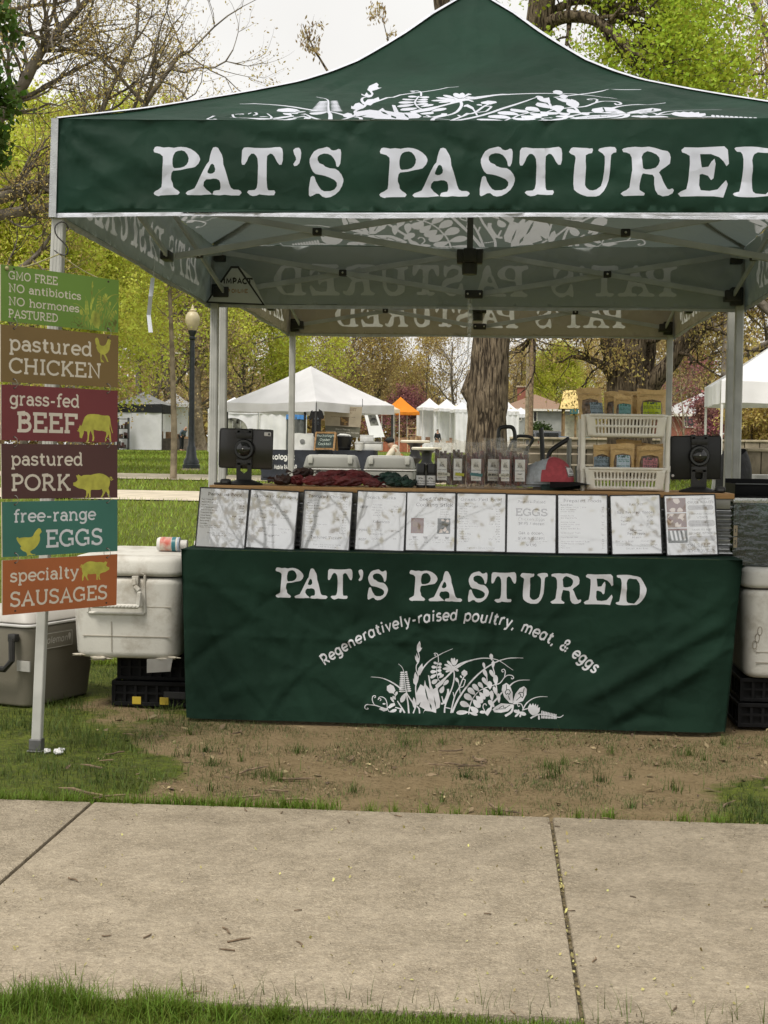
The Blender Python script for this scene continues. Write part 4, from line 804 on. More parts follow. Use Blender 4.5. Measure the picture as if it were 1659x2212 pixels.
GB = 'trees closing off the park'
plant('yg', 170, 44, 'yellow-green leafy tree behind the lamp post and the young slim tree', .95, .4, 'leafy_tree', GB)
plant('yg2', 60, 34, 'yellow-green tree behind the hanging signs at the left edge', .78, 2.0, 'leafy_tree', GB)
plant('yg', 420, 112, 'yellow-green tree between the lamp post and the near tent leg, farther back', 1.75, 2.6, 'leafy_tree', GB)
plant('yg2', 150, 62, 'yellow-green tree above the gap between the upper hanging signs', 1.15, 4.4, 'leafy_tree', GB)
plant('yg2', 545, 118, 'pale green tree showing under the canopy, just right of the left tent legs', 1.5, 1.2, 'leafy_tree', GB)
plant('brown', 610, 128, 'brown budding tree behind the peak of the big white canopy', 1.5, .3, 'budding_tree', GB)
plant('gold', 720, 134, 'golden budding tree rising behind the right half of the big white canopy', 1.5, 1.9, 'budding_tree', GB)
plant('brown', 500, 132, 'brown budding tree behind the tablet at the left of the counter', 1.6, 3.3, 'budding_tree', GB)
plant('brown', 820, 140, 'brown tree behind the pink redbud left of the trunk', 1.3, 5.0, 'budding_tree', GB)
plant('gold2', 905, 146, 'thin golden tree above the orange tent', .95, .7, 'budding_tree', GB)
plant('bare', 985, 140, 'nearly bare tree with bright sky behind, touching the left side of the big trunk', 1.0, 2.2, 'bare_tree', GB)
plant('gold2', 1140, 168, 'thin golden tree beyond the utility pole right of the big trunk', .9, 3.0, 'budding_tree', GB)
plant('yg2', 1190, 150, 'green tree behind the roof of the grey house', .95, 5.2, 'leafy_tree', GB)
plant('brown', 1100, 150, 'grey-brown tree behind the brick chimney', .95, 1.5, 'budding_tree', GB)
plant('gold', 1275, 172, 'golden tree behind the kiosk with the scalloped roof', 1.3, 4.0, 'budding_tree', GB)
plant('gold', 1440, 150, 'golden tree showing left of the right-hand tent legs', 1.8, 2.7, 'budding_tree', GB)
plant('gold', 1545, 140, 'golden tree behind the white canopy at the right edge', 1.9, 5.5, 'budding_tree', GB)
plant('gold2', 1640, 136, 'golden tree at the right edge above the white canopy', 2.0, .2, 'budding_tree', GB)
plant('bare', 330, 112, 'bare budding tree rising highest in the left background', 1.9, .9, 'bare_tree', GB)
plant('brown', 90, 80, 'brown tree far back at the left edge, above the green foliage', 1.2, 2.4, 'budding_tree', GB)
plant('brown', 230, 88, 'brown tree far back behind the lamp-side foliage', 1.3, 4.1, 'budding_tree', GB)
plant('brown', 380, 96, 'brown tree far back, left of the roof corner of the green canopy', 1.4, 5.9, 'budding_tree', GB)
plant('brown', 1360, 120, 'brown tree far back behind the forked oak', 1.1, .8, 'budding_tree', GB)
# golden catkin tree at the upper right
t = std_tree(41, 17, .3, 3, dict(wob=.17, up=.05, kids=(3, 4), ang=(25, 55), len=(.55, .8)), .2, 16, bark, .5); b = gat(1745, 30)
r = thing('catkin_tree', 'tall tree hung with golden catkins rising at the upper right corner', 'tree', b); t.wood('trunk', bark_grey, r); t.leaves('catkins', L_gold, r, 3, .085, .15, .35, 1.0, .75)
t = std_tree(45, 15, .24, 3, dict(wob=.17, up=.05, kids=(3, 4), ang=(25, 55), len=(.55, .8)), .25, 13, bark, .45); b = gat(1560, 130)
r = thing('catkin_tree', 'golden catkin tree between the bright green branch and the upper right corner', 'tree', b); t.wood('trunk', bark_grey, r); t.leaves('catkins', L_gold, r, 3, .08, .16, .35, 1.0, .7); r.scale = (2.6, 2.6, 2.6)
# upright budding shoots above the left slope of the canopy
for i, (px, H, lab) in enumerate(((300, 13.2, 'left'), (365, 14.2, 'tallest'), (425, 12.0, 'right'))):
    t = std_tree(60 + i, H, .12, 2, dict(wob=.10, up=.16, kids=(2, 3), ang=(14, 34), len=(.5, .8)), .35, 15, bark, .34); b = gat(px, 96 + 4 * i)
    lab = {'left': 'slender upright budding tree, leftmost of the three above the canopy slope', 'tallest': 'slender upright budding tree, tallest of the three above the canopy slope', 'right': 'slender upright budding tree closest to the canopy slope'}[lab]
    r = thing('slender_tree', lab, 'tree', b, 0, 'slender budding trees left of the canopy'); t.wood('trunk', bark_grey, r); t.leaves('buds', L_gold, r, 3, .055, .11, .5, .3, .8); r.scale = (2.1, 2.1, 2.1)
# young slim tree on the lawn
YB = ong(374, 1036); t = std_tree(51, 6.4, .085, 2, dict(wob=.16, up=.04, kids=(2, 3), ang=(35, 70), len=(.55, .85)), .42, 14, bark, .62)
t = Tree(51); VY = lambda x, y: at(x, y, YB.y) - YB; t.line(smooth3([(0, 0, -.05), VY(376, 940), VY(374, 840), VY(371, 740), VY(367, 640), VY(362, 520), VY(355, 400)]), [.085 - .0024 * i for i in range(25)])
for x0, y0, x1, y1 in ((371, 760, 300, 690), (370, 650, 450, 560), (369, 690, 290, 600), (367, 640, 430, 560), (365, 600, 300, 500), (363, 540, 420, 460)): t.along([VY(x0, y0), VY((x0 + x1) / 2, (y0 + y1) / 2 + 12) + Vector((0, rnd.uniform(-.4, .4), 0)), VY(x1, y1) + Vector((0, rnd.uniform(-.8, .8), 0))], (.022, .007), 9, .5, .008, 1, og, .2)
r = thing('young_tree', 'young tree with a slim pale trunk standing on the lawn left of the lamp post', 'tree', YB); t.wood('trunk', bark_pale, r); t.leaves('crown', L_yg, r, 5, .045, .11, .6, .2, .8)
# pale old trunk behind the lamp post
b = ong(434, 972); o = Tree(8); U = lambda x, y: at(x, y, b.y)
o.line(smooth3([b, U(434, 955), U(430, 920), U(428, 880), U(426, 820), U(430, 740), U(440, 600)]), [.62, .50, .44, .40, .37, .35, .34] + [.33 - .01 * i for i in range(18)])
o.along([U(426, 820), U(450, 770), U(500, 720), U(560, 690)], (.16, .05), 14, 2.2, .06, 2, og, .3); o.along([U(430, 720), U(400, 600), U(360, 480)], (.2, .06), 14, 2.4, .06, 2, og, .3)
r = thing('old_tree', 'stout pale ridged trunk behind the dark lamp post', 'tree', b); rel(o.wood('trunk', bark_pale, r), r); rel(o.leaves('crown', L_yg, r, 4, .11, .26, .6, .2, .8), r)
# deep green branch hanging in at the extreme left
o = Tree(15); Q = lambda x, y, dy=0: at(x, y, 9 + dy); b = gat(-330, 9)
o.line(smooth3([b, Q(-330, 500), Q(-300, 0)]), [.2 - .009 * i for i in range(9)]); o.grow(Q(-300, 0), (-.7, 0, 1), .9, .12, 2, og)
for yy in (30, 165, 215, 300):
    o.along([Q(-320, yy - 40), Q(-180, yy - 30, rnd.uniform(-.5, .5)), Q(-70, yy, rnd.uniform(-.5, .5)), Q(-12, yy + 10, 0)], (.03, .008), 7, .20, .008, 1, og, .6)
r = thing('maple_tree', 'deep green leafy branches hanging in at the extreme left edge', 'tree', b); rel(o.wood('trunk', bark, r), r); rel(o.leaves('crown', L_deep, r, 5, .038, .07, .8, .3, .7), r)
# small trees and shrubs
t = std_tree(71, 4.8, .09, 3, dict(wob=.2, up=.06, kids=(2, 4), ang=(25, 60), len=(.5, .75)), .12, 12, bark, .75); b = gat(864, 126)
r = thing('redbud_tree', 'deep pink flowering redbud beyond the orange tent', 'flowering tree', b); t.wood('trunk', bark, r); t.leaves('blossom', L_pink, r, 4, .09, .22, .6, 0, .6)
t = std_tree(72, 5.2, .07, 3, dict(wob=.2, up=.08, kids=(2, 3), ang=(20, 50), len=(.5, .75)), .12, 11, bark_pale, .6); b = gat(1472, 72)
r = thing('crepe_myrtle', 'pale bare multi-stem tree with a few crimson leaves, left of the right tent legs', 'tree', b); t.wood('trunk', bark_pale, r); t.leaves('crown', L_pink, r, 3, .08, .2, .6, .2, .12)
t = std_tree(73, 2.5, .05, 3, dict(wob=.22, up=.03, kids=(2, 3), ang=(30, 60), len=(.5, .75)), .1, 9, bark, .8); b = gat(1545, 66)
r = thing('crimson_shrub', 'crimson-leaved shrub in front of the dark house window', 'shrub', b); t.wood('trunk', bark_pale, r); t.leaves('crown', L_pink, r, 4, .08, .2, .6, .2, .7)
t = std_tree(74, 3.4, .05, 3, dict(wob=.22, up=.03, kids=(2, 3), ang=(30, 60), len=(.5, .75)), .08, 11, bark, .6); b = gat(1622, 50)
r = thing('golden_shrub', 'golden leafy shrub between the right tent legs and the picture edge', 'shrub', b); t.wood('trunk', bark, r); t.leaves('crown', L_gold, r, 9, .07, .15, .5, .2, .9)
t = std_tree(75, 1.6, .05, 3, dict(wob=.22, up=.03, kids=(2, 3), ang=(30, 60), len=(.5, .75)), .1, 9, bark, .9); b = gat(1124, 110)
b = gat(1166, 108); r = thing('round_shrub', 'clipped round dark evergreen shrub beside the parked dark car', 'shrub', b); t.wood('trunk', bark, r); t.leaves('crown', L_dark, r, 12, .10, .22, .6, .2, .95); r.scale = (1.0, 1.0, 1.0)
# far woods that read as one mass
n = 140000; px_ = NR.uniform(-1400, 3200, n); hh = 10.5 - 5.5 * np.exp(-((px_ - 985) / 60) ** 2) - 5 * np.exp(-((px_ - 1200) / 110) ** 2) + 2.6 * fbm(px_ / 90, px_ * 0, 0, 20) + 1.2 * NR.normal(0, 1, n); zz = np.abs(hh) * NR.uniform(0, 1, n) ** .8; yy_ = NR.uniform(165, 185, n)
c = np.stack([(px_ - 1066) / 3150.9 * (yy_ + 5.4) + .12, yy_, 1.2 + zz], 1); u = NR.normal(0, 1, (n, 3)); u /= np.linalg.norm(u, axis=1)[:, None]; v_ = np.cross(u, NR.normal(0, 1, (n, 3))); v_ /= np.linalg.norm(v_, axis=1)[:, None]; s_z = NR.uniform(.2, .5, n)[:, None]
tag(npmesh('far_woods', np.stack([c - u * s_z, c + v_ * s_z * .7, c + u * s_z, c - v_ * s_z * .7], 1).reshape(-1, 3), np.arange(4 * n).reshape(n, 4), [L_brown, L_gold], fm=(NR.uniform(0, 1, n) < .45).astype(int)), kind='stuff')
# trees across the street from the stall, mirrored in the glossy menu sheets
for i, (x, y, k, s, lab) in enumerate(((-3.4, -14, 'bare', .8, 'bare tree standing behind the viewer, left'), (3.0, -22, 'bare', .7, 'bare tree standing behind the viewer, middle'), (6.0, -16, 'bare', .85, 'spreading tree standing behind the viewer, right'))):
    rt = dup(KIND[k][-1], (x, y, 0), i * 1.7, lab); rt.name = 'street_tree'; rt.scale = (s, s, s); rt['group'] = 'trees across the pavement'
# ================================================================= the green canopies
def twosided(name, front, back, rough, tr, trcol, spec=.35, fvar=.12):
    m = mat(name, front, rough, fvar, 2.5, bump=.12, bscale=420, spec=spec); t = m.node_tree; N = t.nodes; L = t.links; b = N['Principled BSDF']
    src = b.inputs['Base Color'].links[0].from_socket; g = N.new('ShaderNodeNewGeometry'); x = N.new('ShaderNodeMix'); x.data_type = 'RGBA'
    L.new(g.outputs['Backfacing'], x.inputs[0]); L.new(src, x.inputs[6]); x.inputs[7].default_value = (*back, 1); L.new(x.outputs[2], b.inputs['Base Color'])
    tc = N.new('ShaderNodeTexCoord'); cn_ = N.new('ShaderNodeTexVoronoi'); cn_.feature = 'SMOOTH_F1'; cn_.inputs['Scale'].default_value = 7.5; cn_.inputs['Smoothness'].default_value = .12; dn = N.new('ShaderNodeTexNoise'); dn.inputs['Scale'].default_value = 4; dn.inputs['Detail'].default_value = 3   # crumples left from folding
    vm = N.new('ShaderNodeVectorMath'); vm.operation = 'MULTIPLY_ADD'; vm.inputs[1].default_value = (.35, .35, .35); L.new(dn.outputs['Color'], vm.inputs[0]); L.new(tc.outputs['Object'], vm.inputs[2]); L.new(tc.outputs['Object'], dn.inputs['Vector']); L.new(vm.outputs[0], cn_.inputs['Vector'])
    b2 = N.new('ShaderNodeBump'); b2.inputs['Strength'].default_value = .36; b2.inputs['Distance'].default_value = .022; L.new(cn_.outputs['Distance'], b2.inputs['Height']); L.new(b.inputs['Normal'].links[0].from_socket, b2.inputs['Normal']); L.new(b2.outputs[0], b.inputs['Normal'])
    T = N.new('ShaderNodeBsdfTranslucent'); T.inputs[0].default_value = (*trcol, 1); ms = N.new('ShaderNodeMixShader'); ms.inputs[0].default_value = tr
    L.new(b.outputs[0], ms.inputs[1]); L.new(T.outputs[0], ms.inputs[2]); L.new(ms.outputs[0], N['Material Output'].inputs[0]); return m
green = twosided('green_polyester', (.0085, .0345, .0215), (.37, .395, .395), .6, .20, (.15, .19, .182), .14)
print_w = twosided('white_print', (.55, .57, .655), (.375, .40, .40), .6, .165, (.95, .95, .95), .25, .05)
trim_w = mat('white_binding', (.56, .575, .64), .7, .06, 30, bump=.4, bscale=300)
trim_g = mat('grey_binding', (.42, .435, .46), .7, .06, 30, bump=.4, bscale=300)
alu = mat('powder_coated_frame', (.44, .44, .415), .45, .08, 8, spec=.4)
alu_in = mat('anodised_frame', (.40, .425, .455), .45, .08, 8, spec=.4)
blk = mat('black_plastic', (.022, .021, .02), .45, .2, 14, spec=.4)
screw = mat('bright_screw', (.55, .55, .53), .3, .1, 20, metal=.8)
HW, LS = 1.509, 1.486                             # half width of the cloth, half spacing of the legs
ZE, ZB = 2.365, 2.003                              # eave, bottom edge of the valance
TP = [0, .17, .34, .41, .525, .6, .67, .74, .8, .87, .95, 1.0]; ZP = [2.365, 2.462, 2.574, 2.622, 2.706, 2.775, 2.85, 2.945, 3.03, 3.14, 3.25, 3.325]
def zroof(t): return np.interp(t, TP, ZP)
MP, MH = meadow(); ax0 = at(984, 277, -.03).x
mt = lambda p: ((ax0 + (p[0] - 1785) * .002645) / HW, max(.0035, (p[1] + 2806) * .002645 / 1.42))
MPr = [[mt(p) for p in q] for q in MP]; MHr = [[mt(p) for p in q] for q in MH]
def roof_fn(uv):
    x, t = uv[:, 0], uv[:, 1]; X = x * HW; Y = -HW + HW * t; Z = zroof(t)
    e = np.clip(1 - np.abs(x) / np.maximum(1 - t, 1e-3), 0, 1)     # 0 on the hips
    Z = Z - .022 * np.sin(e * pi / 2) * (1 - t) * np.minimum(1, .4 + t * 3)
    r = .006 * waves(X, t * 1.7, 3, 10, (8, 26), .5) * np.sqrt(e) * 2 + creases(X, t * 1.7, 14, 95, (-1.2, 1.2, .05, 1.5), .010, .16) * 1.5 * np.minimum(1, e * 4)
    r += .006 * np.exp(-((x * HW) / .012) ** 2) * (t > .15)
    k = 2 * np.clip(1 - t, 0, 1) * np.exp(-((t - .10) / .09) ** 2)
    r -= .004 * k * np.sin(X * 5 + 1)
    return np.stack([X, Y - r * .45, Z + r], 1)
vx0 = at(329, 421, -.04).x; vz = at(500, 421, -.04).z; vxe = vx0 + 2489 / 1.823 / 590
NP, NH = name_shapes(vx0, vxe, vz - ZB, at(500, 314, -.04).z - vz)
def val_fn(uv):
    x, z = uv[:, 0], uv[:, 1]; H = ZE - ZB; q = 1 - z / H; s = np.abs(x) / HW
    y = -HW - .012 * q - .011 * np.sin(q * pi) * (1 - s ** 4)
    ed = np.clip((1 - s) * 14, 0, 1)
    y -= .009 * waves(x, z * 2.2, 8, 9, (3, 11), .75) * (.25 + q * .9) * ed
    for sx in (-1, 1):                              # folds raying from the upper corners
        dx, dz = (1 + sx * -x / HW) * HW, H - z; a = np.arctan2(dz, dx + .02); rr_ = np.hypot(dx, dz)
        y += .007 * np.sin(a * 13) * np.exp(-rr_ / .6) * np.minimum(1, rr_ / .1)
    y -= creases(x, z, 9, 80, (-1.5, 1.5, 0, H), .011, .13) * 1.25 * ed
    y += .010 * np.exp(-((z - .11 - .03 * np.sin(x * 2.1)) / .045) ** 2) * (1 - s ** 2)
    dz = -.010 * np.sin(np.pi * (x + HW) / (2 * HW)) * (z / H) + .004 * np.sin(x * 5) * q
    return np.stack([x, y, ZB + z + dz], 1)
CACHE = {}
def shared(key, name, maker, parent, rz=0):
    if key not in CACHE: o_ = maker(); CACHE[key] = o_.data; o_.parent = parent
    else: o_ = bpy.data.objects.new(name, CACHE[key]); COL.objects.link(o_); o_.parent = parent
    o_.rotation_euler = (0, 0, rz); return o_
def canopy(label, cy, zs, tilt):
    T = thing('pop_up_canopy', label, 'canopy', (0, cy, 0), 0, 'green pop-up canopies set back to back'); T.scale = (1, 1, zs)
    H = ZE - ZB
    for k in range(4):
        shared('roof', 'roof_panel', lambda: printed('roof_panel', [(-1, 0), (1, 0), (0, 1)], [(1, MPr, MHr)], .018, roof_fn, [green, print_w]), T, k * pi / 2)
        band = [(-HW, 0), (HW, 0), (HW, .017), (-HW, .017)]
        shared('val', 'valance', lambda: printed('valance', [(-HW, 0), (HW, 0), (HW, H), (-HW, H)], [(1, NP, NH), (2, [band], [])], .02, val_fn, [green, print_w, trim_w]), T, k * pi / 2)
        def hip():
            m = MB(); ts = np.linspace(0, 1, 40); d = Vector((.015, -.015, 0))
            for a, b in zip(ts, ts[1:]):
                p = [Vector((-HW + HW * t, -HW + HW * t, float(zroof(t)) + .006)) for t in (a, b)]
                m.quad(p[0] + d - Vector((0, 0, .007)), p[1] + d - Vector((0, 0, .007)), p[1], p[0]); m.quad(p[0], p[1], p[1] - d - Vector((0, 0, .007)), p[0] - d - Vector((0, 0, .007)))
            bmesh.ops.remove_doubles(m.bm, verts=m.bm.verts, dist=1e-4); return m.make('hip_binding', trim_w, None, True)
        shared('hip', 'hip_binding', hip, T, k * pi / 2)
        def edge():
            m = MB(); c = Vector((-HW - .004, -HW - .004, 0)); n = 12; L_ = []
            for i in range(n + 1):
                z = ZB - .003 + (ZE - ZB + .002) * i / n; q = 1 - i / n; L_.append((c + Vector((.016 - .003 * q, -.002 - .010 * q, z)), c + Vector((-.004 - .006 * q, -.006 - .006 * q, z)), c + Vector((-.002 - .010 * q, .016 - .003 * q, z))))
            for a, b in zip(L_, L_[1:]): m.quad(a[0], a[1], b[1], b[0]); m.quad(a[1], a[2], b[2], b[1])
            bmesh.ops.remove_doubles(m.bm, verts=m.bm.verts, dist=1e-4); m.solidify(.004); return m.make('corner_binding', trim_g, None, True)
        shared('edge', 'corner_binding', edge, T, k * pi / 2)
    # legs
    for sx, sy in ((-1, -1), (1, -1), (-1, 1), (1, 1)):
        top = Vector((sx * LS, sy * LS, 2.34)); foot = Vector((sx * LS, sy * LS, 0))
        if tilt and (sx, sy) == (-1, -1): foot = Vector((-1.578, -LS + .03, 0)); top = Vector((-LS - .002, -LS, 2.34))
        f = lambda z: foot + (top - foot) * (z / 2.34)
        m = MB(); m.bar(f(.80 if sy < 0 else .9), f(2.13), .045, .045, (0, 1, 0), .004); m.bar(f(.012), f(.95), .036, .036, (0, 1, 0), .003)
        for dx in (-.012, 0, .012): m.bar(f(.84) + Vector((dx, -.0232, 0)), f(1.98) + Vector((dx, -.0232, 0)), .004, .002, (0, 1, 0))
        lg = m.make('leg', alu, T, True)
        m = MB(); m.box((foot.x - .03, foot.y - .03, .002), (foot.x + .03, foot.y + .03, .008), .002); m.box((foot.x - .024, foot.y - .024, .008), (foot.x + .024, foot.y + .024, .05), .004); m.make('foot_plate', mat('foot_steel', (.20, .20, .20), .5, .2, 9, metal=.5), lg)
        for q in (((sx * (LS - .022) - .034, sy * (LS - .022) - .034, 2.03), (sx * (LS - .022) + .034, sy * (LS - .022) + .034, 2.13)), ((sx * (LS - .05) - .045, sy * (LS - .05) - .045, 2.05), (sx * (LS - .05) + .045, sy * (LS - .05) + .045, 2.11)), ((sx * (LS - .03) - .032, sy * (LS - .03) - .032, 2.26), (sx * (LS - .03) + .032, sy * (LS - .03) + .032, 2.325))): m = MB(); m.box(*q, .006); m.make('leg_bracket', blk, T, True)
    lo, hi = 2.08, 2.31
    def crossbars(a, b, off):
        """two scissors between a and b (x, y ends), their pins and the middle joint"""
        a, b = Vector((*a, 0)), Vector((*b, 0)); d = (b - a).normalized(); n = Vector((-d.y, d.x, 0)) * .009
        mid = (a + b) / 2
        for p, q in ((a + d * .04, mid - d * .02), (mid + d * .02, b - d * .04)):
            for u_, v_, s_n in ((lo, hi, 1), (hi, lo, -1)): m = MB(); m.bar(p + Vector((0, 0, u_)) + n * s_n, q + Vector((0, 0, v_)) + n * s_n, .011, .030, (0, 0, 1), .002); m.make('truss_bar', alu_in, T, True)
        for p, q in ((a, mid), (mid, b)):
            c = (p + q) / 2 + Vector((0, 0, (lo + hi) / 2)); m = MB(); m.box(c - Vector((.022, .022, .018)), c + Vector((.022, .022, .018)), .006); m.make('truss_joint', blk, T, True)
        for z in (lo, hi): m = MB(); c = mid + Vector((0, 0, z)); m.box(c - Vector((.050 if abs(d.x) > .5 else .022, .050 if abs(d.y) > .5 else .022, .022)), c + Vector((.050 if abs(d.x) > .5 else .022, .050 if abs(d.y) > .5 else .022, .022)), .005); m.make('truss_joint', blk, T, True)
        for c in [(p + q) / 2 + Vector((0, 0, (lo + hi) / 2)) for p, q in ((a, mid), (mid, b))] + [mid + d * (.034 * s) + Vector((0, 0, z)) for z in (lo, hi) for s in (-1, 1)]: m = MB(); m.ball(c - Vector((0, .024, 0)), .006, 8); m.make('bolt', screw, T)
    e = LS - .055
    crossbars((-LS, -e), (LS, -e), 0); crossbars((-LS, e), (LS, e), 0); crossbars((-e, -LS), (-e, LS), 0); crossbars((e, -LS), (e, LS), 0); crossbars((-e, 0), (e, 0), 0)
    m = MB(); m.bar((0, 0, 2.05), (0, 0, 3.25), .028, .028, (0, 1, 0), .003); m.make('centre_post', mat('dark_post', (.07, .07, .07), .4, .1), T, True)
    m = MB(); m.box((-.06, -.03, 2.05), (.06, .03, 2.115), .006); m.box((-.03, -.06, 2.05), (.03, .06, 2.115), .006); m.lathe([(.034, 2.0), (.036, 2.02), (.036, 2.06)], n=14); m.make('centre_hub', blk, T, True); m = MB(); m.lathe([(.02, 3.22), (.05, 3.25), (.03, 3.275)], n=14); m.make('peak_cap', blk, T, True)
    return T
T1 = canopy('front dark green canopy with white rustic lettering on its valance and a meadow print', LS, 1.0, True)
T1.rotation_euler.x = -.0125; T1.location = (0, LS - .025, -.0187)
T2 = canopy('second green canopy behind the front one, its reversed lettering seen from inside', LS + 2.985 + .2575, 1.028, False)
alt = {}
for o_ in T2.children:                               # warm light from behind and below, put into the second canopy's inside colours
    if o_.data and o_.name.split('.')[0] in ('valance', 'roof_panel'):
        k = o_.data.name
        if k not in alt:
            alt[k] = o_.data.copy(); alt[k].materials[0] = twosided('green_polyester_warm_lit_back', (.0085, .0345, .0215), (.43, .385, .31), .6, .2, (.24, .215, .16), .14)
            alt[k].materials[1] = twosided('white_print_warm_lit_back', (.55, .57, .655), (.52, .48, .41), .6, .4, (.98, .96, .92), .25, .05)
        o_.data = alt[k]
# white corner pocket with the maker's print, back left corner inside the front canopy
m0 = at(505, 602, 2.86); sx_ = .00262
tri = [(-.16, -.105), (.17, -.115), (.02, .08), (-.02, .08)]
pk = printed('corner_pocket', tri, [(1, [ribbon([(-.158, -.103), (.168, -.113), (.02, .078), (-.02, .078), (-.158, -.103)], .012, True)] + fit_text('IMPACT', -.065, .10, -.01, .034, .24, True), []), (2, fit_text('SHOP ONLINE', -.09, .075, -.055, .022, .2, True), [])], .03, lambda uv: np.stack([m0.x + uv[:, 0], 2.86 + 0 * uv[:, 0], m0.z + uv[:, 1] * 1.1 - T1.location.z], 1) - np.array([0, T1.location.y, 0]), [mat('pocket_white', (.46, .47, .47), .6, .05), blk, mat('brown_print', (.30, .17, .07), .7, .05)], T1)
# ribbon and string hanging inside
RB = at(336, 548, 1.40)
m = MB(); m.tube([RB, at(331, 600, 1.40)], .0012, 5); tp = [at(330, 600, 1.40), at(325, 640, 1.38), at(321, 680, 1.42), at(325, 718, 1.40)]
for a, b in zip(tp, tp[1:]): m.quad(a + Vector((-.009, 0, 0)), a + Vector((.009, .004, 0)), b + Vector((.011, .002, 0)), b + Vector((-.009, 0, 0)))
bmesh.ops.remove_doubles(m.bm, verts=m.bm.verts, dist=1e-5); tag(m.make('cloth_strip', mat('pale_cloth', (.62, .65, .72), .8, .05)), 'narrow white cloth strip hanging from the left side of the front canopy frame', 'ribbon')
p = [at(1014, 632, 2.95), at(1016, 690, 2.95), at(1012, 740, 2.95), at(1010, 782, 2.95)]; m = MB()
for a, b, w0, w1 in ((p[0], p[1], .010, .016), (p[1], p[2], .016, .006), (p[2], p[3], .006, .003)): m.quad(a + Vector((-w0, 0, 0)), a + Vector((w0, .004, 0)), b + Vector((w1, 0, 0)), b + Vector((-w1, .003, 0)))
bmesh.ops.remove_doubles(m.bm, verts=m.bm.verts, dist=1e-5); tag(m.make('plastic_tie', film('clear_tie', (.9, .9, .9), .2, .2, .35)), 'thin clear plastic tie dangling under the middle of the front canopy', 'tie')

# ================================================================= hanging sign boards at the left leg
lettr = mat('sign_lettering', (.56, .51, .43), .6, .05); lettr_w = mat('sign_lettering_white', (.56, .57, .60), .6, .05); olive = mat('sign_animal', (.42, .40, .06), .6, .10, 30)
olive_rim = mat('sign_animal_pale', (.47, .44, .11), .6, .05); rust = mat('rusty_hole', (.05, .03, .02), .8, .2)
BC = [((5, 62), (715, 158), (710, 472), (5, 402)), ((5, 422), (712, 490), (708, 803), (5, 768)), ((8, 783), (708, 822), (706, 1128), (8, 1118)), ((8, 1140), (706, 1147), (706, 1465), (12, 1472)), ((12, 1490), (706, 1476), (706, 1785), (15, 1822)), ((15, 1842), (706, 1804), (700, 2110), (15, 2172))]
W_ = 2.1                                            # width : height of a board
def bx(l, t, r, b_, k):                             # box given in zoom px -> board (u, v) for board k
    TL, TR, BR, BL = BC[k]
    def uv(x, y):
        u = (x - TL[0]) / (TR[0] - TL[0]); yt = TL[1] + (TR[1] - TL[1]) * u; yb = BL[1] + (BR[1] - BL[1]) * u; return (u * W_, (yb - y) / (yb - yt))
    a, c = uv(l, b_), uv(r, t); a2, c2 = uv(l, t), uv(r, b_); return (a[0], (a[1] + c2[1]) / 2, c[0], (c[1] + a2[1]) / 2)
FLW = [[(p[0], p[1]) for p in q] for q in MP]
def flowers(k):
    out = []
    for q in FLW:
        z = [((p[0] - 1437) / 520 * .95 + 1.22, (p[1] + 2810) / 290 * .92 + .01) for p in q]
        if max(p[0] for p in z) < W_ - .01 and max(p[1] for p in z) < .97: out.append([(p[0], max(.012, p[1])) for p in z])
        elif min(p[0] for p in z) < W_ - .15: out.append([(min(p[0], W_ - .01), min(max(.012, p[1]), .96)) for p in z])
    return out
def T_(s, u0, u1, v, c, wt=.135): return fit_text(s, u0 * W_, u1 * W_, v, c, wt)
hn = lambda k, poly, box, flip=False: [place(poly, *bx(*box, k), flip)]
BOARDS = [
 ((.125, .225, .035), 'green hanging board listing what the meat is free of, topmost of the chain', T_('GMO FREE', .063, .465, .755, .155) + T_('NO antibiotics', .063, .665, .53, .155) + T_('NO hormones', .063, .65, .295, .155) + T_('PASTURED', .062, .468, .075, .155), flowers(0), (.30, .31, .06)),
 ((.165, .105, .035), 'olive brown hanging board with a walking hen, for pastured chicken', T_('pastured', .07, .765, .555, .285) + T_('CHICKEN', .07, .85, .155, .285), hn(1, ROOSTER, (564, 506, 666, 652)), None),
 ((.145, .026, .030), 'dark red hanging board with a grazing cow, for grass-fed beef', T_('grass-fed', .07, .655, .63, .26) + T_('BEEF', .13, .635, .145, .375, .16), hn(2, COW, (452, 962, 678, 1132)), None),
 ((.070, .026, .024), 'maroon brown hanging board with a standing pig facing left, for pastured pork', T_('pastured', .08, .685, .60, .26) + T_('PORK', .08, .575, .14, .31, .14), [place(PIG, *bx(428, 1318, 658, 1465, 3)), place(PIGTAIL, *bx(652, 1338, 680, 1362, 3))], None),
 ((.036, .135, .105), 'teal hanging board with a standing hen at the left, for free-range eggs', T_('free-range', .095, .80, .615, .25) + T_('EGGS', .365, .86, .13, .335, .14), hn(4, HEN, (92, 1650, 240, 1815)), None),
 ((.330, .098, .030), 'orange hanging board with a small pig facing right, lowest of the chain', T_('specialty', .065, .645, .585, .25) + T_('SAUSAGES', .065, .91, .13, .29, .14), [place(PIG, *bx(482, 1845, 655, 1960, 5), flip=True), place(PIGTAIL, *bx(470, 1866, 490, 1886, 5), flip=True)], None)]
def bpx(p): return (p[0] / 2.782, 548.6 + p[1] / 2.782)
prev_ring = None
